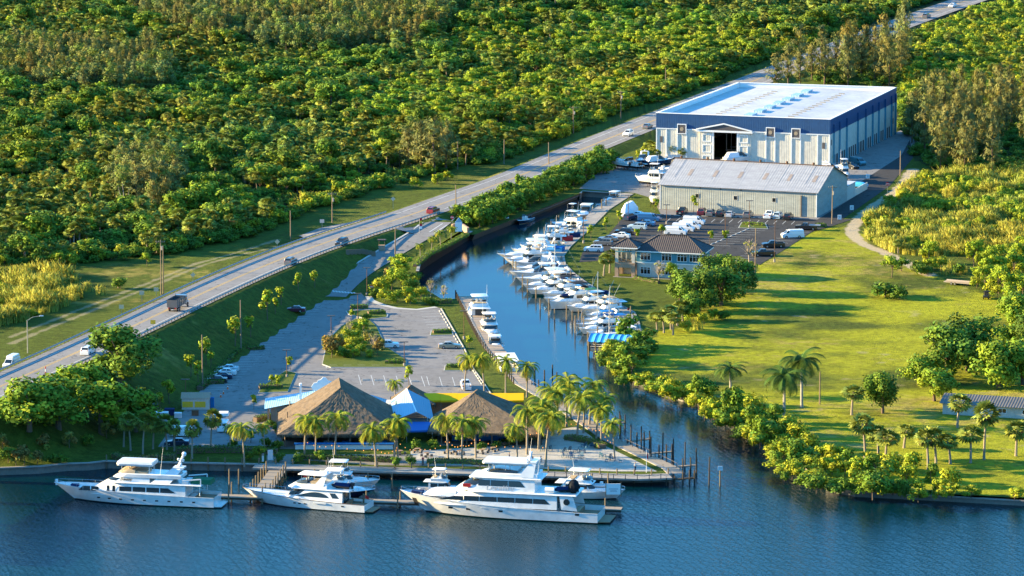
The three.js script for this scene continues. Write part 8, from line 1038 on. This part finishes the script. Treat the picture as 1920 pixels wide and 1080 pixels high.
// field trees and right edge
[[1660, 556, 'shrub', 2.0, 'round bush alone in the field'], [1686, 560, 'shrub', 1.3, 'smaller bush joined to the round field bush'], [1672, 520, 'lime', 1.0, 'loose green tree above the round field bush'], [1690, 508, 'broad', .8, 'green tree beside the reed edge'], [1684, 475, 'sabal', .8, 'short palm at the reed edge'], [1805, 432, 'reed', 2.0, 'golden grass clump alone in the meadow']].forEach(([u, v, k, s, l]) => plantAt(k, u, v, l, 'field growth', s, k === 'sabal' ? .55 : s * .85));
[[1775, 712, 'bigdark', 1.3, 1.15], [1815, 696, 'bigdark', 1.2, 1.1], [1722, 722, 'bigbright', .8, .7], [1872, 728, 'bigbright', 1.25, 1.1], [1918, 722, 'bigbright', 1.2, 1.1], [1908, 612, 'bigbright', 1.0, .85], [1895, 648, 'bigbright', .7, .5], [1752, 752, 'bigbright', .95, .75], [1934, 660, 'bigdark', .9, .9]].forEach(([u, v, k, s, y], i) => plantAt(k, u, v, ['dark leafy tree above the long low shed', 'dark leafy tree behind the shed trees', 'yellow green tree left of the long low shed', 'bright leafy tree right behind the long low shed', 'bright leafy tree at the right edge behind the shed', 'bright leafy tree at the right edge of the field', 'low leafy tree at the right edge of the field', 'low yellow green tree in front of the dark ones', 'dark tree cut by the right edge'][i], 'leafy trees right of the field', s, y, i % 3));
{ const P = lv([[1840, 500], [1700, 492], [1720, 520], [1800, 520], [1860, 560], [1880, 600], [1960, 640], [1960, 470]]); let n = 0; for (let k = 0; k < 400 && n < 75; k++) { const u = rr(1640, 1960), v = rr(465, 640), p = at(u, v); if (!inPoly(p[0], p[1], P)) continue; n++; plant(pick(['gold', 'gold', 'shrub', 'lime', 'reed']), p[0], LAND, p[1], 'yellow green shrub at the far right edge of the field', 'shrubs at the right edge of the field', rr(.7, 1.2)); } }
{ // bank shrubs along the east shore
  const S = resample(SH.east.filter(p => p[0] < 130).map(p => [p[0], p[1], LAND]), 2.0); S.forEach((p, i) => { if (p[0] > 112) return; const dense = p[0] < 82; for (const d of dense ? [1.0, 3.4, 6.0] : [1.6]) { if (R() < (dense ? d > 5 ? .7 : .25 : .55)) continue; const q = offset(S, d)[i]; plant(pick(dense ? ['gold', 'gold', 'gold', 'shrub', 'mangrove', 'shrub', 'gold'] : ['gold', 'shrub', 'gold']), q[0] + rr(-1, 1), LAND - .1, q[1] + rr(-1, 1), 'shrub on the bank between field and water', 'shrubs on the field bank', rr(.7, 1.45), rr(.6, 1.25)); } });
  [[1560, 890], [1585, 895], [1610, 898], [1640, 900], [1668, 902], [1700, 905], [1560, 872], [1595, 878], [1630, 880], [1670, 885], [1712, 890], [1745, 905], [1500, 830], [1520, 850], [1480, 815], [1450, 800], [1780, 912], [1415, 778], [1395, 770], [1375, 760], [1540, 868]].forEach(([u, v], i) => plantAt(i % 4 === 3 ? 'mangrove' : 'gold', u, v, 'bright bush in the thicket at the lower right shore', 'bushes of the lower right shore', i % 4 === 3 ? rr(.6, .85) : rr(1.1, 1.5)));
  [[1212, 668], [1222, 660], [1205, 676]].forEach(([u, v]) => plantAt('shrub', u, v, 'dark bush at the end of the east walkway', 'bushes at the walkway end', 1));
}
// hedges: clipped leaf boxes
function hedge(label, pts, w, h, tone = [C.mid, C.bright]) {
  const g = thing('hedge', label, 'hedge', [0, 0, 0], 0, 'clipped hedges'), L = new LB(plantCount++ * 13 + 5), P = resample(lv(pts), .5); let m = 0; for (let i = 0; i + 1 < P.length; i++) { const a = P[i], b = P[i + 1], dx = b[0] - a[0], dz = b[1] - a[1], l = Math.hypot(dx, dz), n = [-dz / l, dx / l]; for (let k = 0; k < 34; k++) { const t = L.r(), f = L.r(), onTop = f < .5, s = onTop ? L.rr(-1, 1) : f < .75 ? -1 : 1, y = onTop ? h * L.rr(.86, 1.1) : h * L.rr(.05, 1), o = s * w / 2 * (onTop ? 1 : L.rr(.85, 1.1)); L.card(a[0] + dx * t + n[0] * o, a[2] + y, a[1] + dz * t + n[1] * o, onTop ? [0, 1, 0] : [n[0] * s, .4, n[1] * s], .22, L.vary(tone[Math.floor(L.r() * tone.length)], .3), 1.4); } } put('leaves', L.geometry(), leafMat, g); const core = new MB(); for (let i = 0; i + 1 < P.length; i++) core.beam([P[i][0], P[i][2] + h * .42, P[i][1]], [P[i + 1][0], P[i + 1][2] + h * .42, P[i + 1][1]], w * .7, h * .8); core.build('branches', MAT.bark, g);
}
hedge('clipped hedge across the top of the lower car park', [[657, 579], [690, 578]], 1.6, .9); hedge('second clipped hedge beside the car park lamp', [[690, 590], [722, 588]], 1.8, .9); hedge('clipped hedge at the west quay stalls', [[812, 626], [846, 624]], 1.4, .9); hedge('clipped hedge near the quay corner', [[806, 569], [848, 568]], 1.6, 1.0); hedge('dark hedge at the end of the shaded stalls', [[534, 589], [562, 588]], 1.4, .8, [C.dark, C.mid]); hedge('dark hedge between the shaded stalls', [[464, 656], [496, 655]], 1.4, .8, [C.dark, C.mid]); hedge('dark hedge beside the four shaded cars', [[388, 720], [420, 719]], 1.6, .9, [C.dark, C.mid]);
hedge('long hedge along the foot of the grass slope', [[374, 732], [420, 688], [454, 653], [517, 597], [574, 556], [606, 538]], 1.6, 1.0, [C.mid, C.dark]); hedge('clipped hedge island before the metal shed', [[1394, 422], [1432, 424]], 1.4, .8, [C.bright, C.lime]); hedge('low hedge at the corner of the marina car park', [[1530, 426], [1548, 425]], 2, .9); hedge('clipped hedge along the office wall', [[1190, 523], [1236, 532]], 1, .8, [C.dark, C.mid]); hedge('brown hedge behind the seawall lawn', [[214, 858], [236, 866], [300, 862], [330, 860]], 1.8, 1.1, [C.dark, C.olive]); hedge('long dark hedge behind the seawall lawn', [[330, 850], [420, 848], [520, 852]], 2.0, 1.3, [C.dark, C.mid]); hedge('grassy hedge along the restaurant terrace', [[800, 868], [850, 868], [920, 872]], 2.2, .8, [C.mid, C.olive]); hedge('dark hedge below the restaurant counter', [[560, 860], [640, 862], [738, 866]], 2.0, .9, [C.dark, C.mid]); hedge('dark hedge behind the sand patio', [[940, 836], [980, 826], [1020, 822]], 2.4, 1.0, [C.dark, C.mid]); hedge('grass clump border between patio and grove', [[1062, 824], [1100, 830], [1130, 842]], 2.2, 1.0, [C.mid, C.olive]); hedge('planting strip above the sheet pile wall', [[778, 502, 2.5], [800, 482, 3.2], [838, 462, 3.5], [874, 442, 3.6]], 1.6, .8, [C.mid, C.bright]); hedge('hedge beside the pale blue roof', [[486, 730], [530, 728]], 1.8, 1.0, [C.mid, C.bright]); hedge('hedge by the rear lot corner', [[478, 792], [510, 786], [530, 790]], 1.6, 1.2, [C.dark, C.mid]); hedge('clipped hedge at the stall end near the island', [[722, 682], [756, 682]], 1.6, .9); hedge('clipped hedge near the west quay palms', [[838, 690], [876, 690]], 1.6, .9);
[[487, 866], [523, 866], [470, 862], [540, 800], [520, 812], [508, 800], [470, 830], [436, 838], [560, 868], [742, 880], [768, 872], [902, 842], [868, 838], [812, 842], [780, 842], [600, 868], [500, 838], [520, 842], [955, 838], [930, 840]].forEach(([u, v], i) => plantAt(i % 3 ? 'shrub' : 'broad', u, v, 'leafy shrub around the restaurant terrace', 'shrubs of the restaurant terrace', i % 3 ? .65 : .55, i % 3 ? .7 : .5));
[[790, 322, 1.7, 1.1], [815, 326, 1.8, 1.15], [768, 318, 1.4, .9], [836, 320, 1.4, .95], [258, 398, 1.3, .95], [285, 396, 1.5, 1.1], [305, 392, 1.3, 1.0], [235, 392, 1.1, .8]].forEach(([u, v, s, y], i) => plantAt('pine', u, v, i < 4 ? 'feathery tree of the tall brown clump beside the highway verge' : 'feathery tree of the dark clump inside the palm forest', i < 4 ? 'tall brown clump by the verge' : 'dark feathery clump in the forest', s, y, i % 4));
[[345, 412, 1.0], [385, 405, 1.15], [425, 408, 1.0], [460, 414, .7], [330, 430, .7], [400, 425, .8]].forEach(([u, v, s], i) => plantAt('bigbright', u, v, 'bright leafy tree of the clump at the front of the palm forest', 'bright clump at the forest front', s, s * .85, i % 3));
[[1455, 168], [1478, 160], [1500, 164], [1522, 150], [1546, 158], [1568, 146], [1592, 156], [1614, 146], [1640, 158], [1662, 150], [1540, 132], [1590, 128], [1625, 122], [1500, 140], [1655, 128], [1690, 140]].forEach(([u, v], i) => plantAt('pine', u, v, 'feathery pine of the screen hiding the highway behind the storage building', 'pine screen behind the storage building', rr(1.1, 1.5), rr(.85, 1.2), i % 4));
// verge growth along the far side of the highway
[[112, 500, 'lime', .6], [275, 500, 'lime', .55], [222, 540, 'sabal', .9], [226, 542, 'shrub', 1], [190, 552, 'reed', 1.2], [165, 546, 'reed', 1.2], [420, 452, 'shrub', .9], [480, 430, 'gold', .8], [872, 306, 'rust', 1.4], [600, 378, 'gold', .9], [660, 360, 'gold', 1], [700, 352, 'shrub', 1.1], [840, 338, 'gold', .9], [820, 345, 'gold', 1], [780, 352, 'gold', .9]].forEach(([u, v, k, s]) => plantAt(k, u, v, 'plant on the open verge left of the highway', 'plants on the left verge', s, k === 'sabal' ? .35 : s));
{ const dt = G(232, 412); const g = thing('dead_tree', 'bare grey dead tree standing in the forest front', 'tree', dt); kinds.bare; new MB().tube([[0, 0, 0], [.2, 5, 0], [-.2, 9.5, 0]], [.22, .14, .04], 6).tube([[.1, 4, 0], [1.2, 6.5, .3], [1.6, 8.4, .2]], [.1, .07, .02], 5).tube([[.15, 5, 0], [-1, 7, -.2], [-1.3, 8.8, 0]], [.1, .06, .02], 5).build('trunk', MAT.deadwood, g); }

// ---------------------------------------------------------------- small things of the waterfront
function person(u, v, label, shirt, trousers, turn) { // standing figure as one continuous surface, clothes as thin shells over it
  const p = at(u, v), g = thing('person', label, 'person', [p[0], LAND + .08, p[1]], turn), seg = [], lim = (pts, rad) => new MB().tube(pts, rad, 8), m = new MB();
  const body = [[.0, .86, 0, .145, .1], [0, 1.0, 0, .15, .105], [0, 1.15, 0, .14, .1], [0, 1.32, 0, .175, .11], [0, 1.42, 0, .15, .09], [0, 1.47, 0, .06, .055], [0, 1.53, 0, .055, .055], [0, 1.58, .01, .075, .085], [0, 1.66, .015, .085, .1], [0, 1.74, .005, .075, .09], [0, 1.79, 0, .03, .04]];
  const ring = ([x, y, z, rx, rz]) => Array.from({ length: 12 }, (_, i) => [x + rx * Math.cos(i / 6 * Math.PI), y, z + rz * Math.sin(i / 6 * Math.PI)]); m.stack(body.map(ring));
  for (const s of [1, -1]) { m.tube([[s * .08, .95, 0], [s * .095, .5, .02], [s * .1, .08, -.02]], [.09, .06, .045], 8); m.tube([[s * .1, .05, -.04], [s * .11, .03, .14]], [.05, .035], 6); m.tube([[s * .17, 1.38, 0], [s * .23, 1.12, .01], [s * .22, .9, .1]], [.052, .042, .032], 8); m.tube([[s * .22, .91, .1], [s * .22, .83, .13]], [.035, .022], 6); for (let k = 0; k < 4; k++) m.tube([[s * .22 + (k - 1.5) * .016, .85, .125], [s * .22 + (k - 1.5) * .018, .78, .14 + k * .004]], [.009, .007], 4); m.tube([[s * .2, .87, .13], [s * .18, .82, .16]], [.011, .009], 4); }
  m.ball(0, 1.655, .115, .014, .02, .02, 5, 4); m.build('body', MAT.skin, g, 1.2); const sh = new MB().stack(body.slice(1, 5).map(([x, y, z, a, b]) => ring([x, y, z, a + .015, b + .015]))); for (const s of [1, -1]) sh.tube([[s * .16, 1.39, 0], [s * .215, 1.18, .01]], [.068, .06], 8); sh.build('shirt', shirt, g, 1.2); const tr = new MB().stack(body.slice(0, 2).map(([x, y, z, a, b]) => ring([x, y, z, a + .012, b + .012]))); for (const s of [1, -1]) tr.tube([[s * .08, .95, 0], [s * .095, .5, .02], [s * .1, .12, -.02]], [.1, .075, .065], 8); tr.build('trousers', trousers, g, 1.2); new MB().stack([[0, 1.69, -.01, .092, .108], [0, 1.76, -.005, .085, .1], [0, 1.815, 0, .04, .05]].map(ring)).build('hair', MAT.bark, g, 1.2);
}
person(1191, 884, 'person in a white shirt standing near the flag pole on the boarded walk', MAT.cvWhite, MAT.cvNavy, .4); person(955, 866, 'person in dark clothes at the edge of the sand patio', MAT.cvNavy, MAT.black, 1.5);
{ // strings of small warm bulbs between the palms
  const bulb = std(.9, .35, .08, .5); bulb.emissive = new THREE.Color(1, .36, .08); bulb.emissiveIntensity = .35;
  const run = (pts, label) => { const g = thing('string_lights', label, 'string lights', [0, 0, 0], 0, 'strings of warm bulbs'), P = []; const q = pts.map(([u, v, h]) => { const p = at(u, v); return [p[0], LAND + h, p[1]]; }), c = new MB(), b = new MB(); for (let i = 0; i + 1 < q.length; i++) { const L = []; for (let k = 0; k <= 10; k++) { const t = k / 10, y = lerp(q[i][1], q[i + 1][1], t) - .8 * Math.sin(Math.PI * t); L.push([lerp(q[i][0], q[i + 1][0], t), y, lerp(q[i][2], q[i + 1][2], t)]); if (k % 2) P.push(L[k]); } c.tube(L, .015, 3); } c.build('cord', MAT.black, g); for (const p of P) new MB().ball(p[0], p[1] - .08, p[2], .09, .11, .09, 5, 4).build('bulb', bulb, g); };
  run([[705, 874, 3.6], [739, 868, 2.6], [746, 866, 4], [792, 868, 2.8], [840, 861, 4]], 'string of orange bulbs before the blue awning'); run([[840, 861, 3.8], [866, 864, 3.2], [892, 858, 4], [970, 868, 3.4], [1023, 876, 4.2]], 'string of orange bulbs before the smaller hut'); run([[988, 852, 4], [1048, 815, 3.4], [1094, 822, 3.4], [1127, 835, 3.2], [1152, 858, 3]], 'string of orange bulbs around the sand patio'); run([[571, 858, 3.4], [628, 861, 3.0], [705, 874, 3.6]], 'string of orange bulbs along the restaurant counter');
}
// kerbs round the islands of the lower car park
for (const [px, l] of [[[[648, 584], [700, 582], [728, 590], [726, 596], [690, 600], [652, 590]], 'kerbed hedge island at the top of the lower car park'], [[[604, 684], [612, 640], [640, 612], [668, 598], [690, 598], [706, 612], [724, 650], [762, 676], [762, 690], [620, 690]], 'kerbed planted island in the lower car park'], [[[806, 630], [850, 629], [848, 619], [808, 621]], 'kerbed hedge island by the west quay stalls'], [[[832, 696], [880, 696], [876, 686], [834, 686]], 'kerbed hedge island near the quay palms'], [[[1384, 428], [1440, 430], [1436, 420], [1390, 418]], 'kerbed hedge island before the shed'], [[[484, 738], [540, 736], [556, 700], [536, 696], [490, 726]], 'kerbed bed beside the pale blue roof']]) { const P = lv(px).map(p => [p[0], p[1]]), g = thing('kerb_island', l, 'kerb', [0, 0, 0], 0, 'kerbed islands'); const c = [P.reduce((s, p) => s + p[0], 0) / P.length, P.reduce((s, p) => s + p[1], 0) / P.length], I = P.map(p => { const d = Math.hypot(p[0] - c[0], p[1] - c[1]), k = (d - .3) / d; return [c[0] + (p[0] - c[0]) * k, c[1] + (p[1] - c[1]) * k]; }); new MB().prism(P, LAND + .02, LAND + .16).build('kerb', MAT.curb, g); new MB().sheet(I, LAND + .19).build('soil', islandMat, g); }
{ const L = lv([[826, 579], [870, 655], [888, 694], [908, 722], [932, 757]]), g = thing('kerb', 'pale kerb between car park and quay lawn', 'kerb'); const O = offset(L, -.25); for (let i = 0; i + 1 < L.length; i++) new MB().prism([[L[i][0], L[i][1]], [L[i + 1][0], L[i + 1][1]], [O[i + 1][0], O[i + 1][1]], [O[i][0], O[i][1]]], LAND - .1, LAND + .15).build('stone', MAT.curb, g); }
{ const S = SIDE, g = thing('kerb', 'pale kerb along the left of the side road', 'kerb'), m = new MB(), A = offset(S, -3.45), B = offset(S, -4.0); m.grid([A.map(p => [p[0], p[2] + .14, p[1]]), B.map(p => [p[0], p[2] + .14, p[1]])], true).grid([A.map(p => [p[0], p[2] - .2, p[1]]), A.map(p => [p[0], p[2] + .14, p[1]])], true); m.build('stone', MAT.curb, g); }
{ // small groups of look-alikes: say which one by its order from the left
  const W = ['', 'first', 'second', 'third', 'fourth', 'fifth', 'sixth', 'seventh', 'eighth', 'ninth', 'tenth', 'eleventh', 'twelfth', 'thirteenth', 'fourteenth', 'fifteenth', 'sixteenth', 'seventeenth', 'eighteenth', 'nineteenth'], T = ['', '', 'twent', 'thirt', 'fort'], ord = n => n < 20 ? W[n] : n % 10 ? T[Math.floor(n / 10)] + 'y-' + W[n % 10] : T[n / 10] + 'ieth', by = {}, bb = new THREE.Box3(), c = V3();
  for (const o of scene.children) if (o.userData.label && o.userData.category && !o.userData.kind) (by[o.userData.label] ??= []).push(o);
  for (const [l, L] of Object.entries(by)) if (L.length > 1 && L.length <= 45 && l.split(' ').length <= 12) L.map(o => { c.copy(o.position); if (c.lengthSq() < 1) { o.updateMatrixWorld(true); bb.setFromObject(o).getCenter(c); } return [c.x / -c.z, o]; }).sort((a, b) => a[0] - b[0]).forEach(([, o], i) => { o.userData.label = `${l}, ${ord(i + 1)} from the left`; });
}
renderer.render(scene, camera);
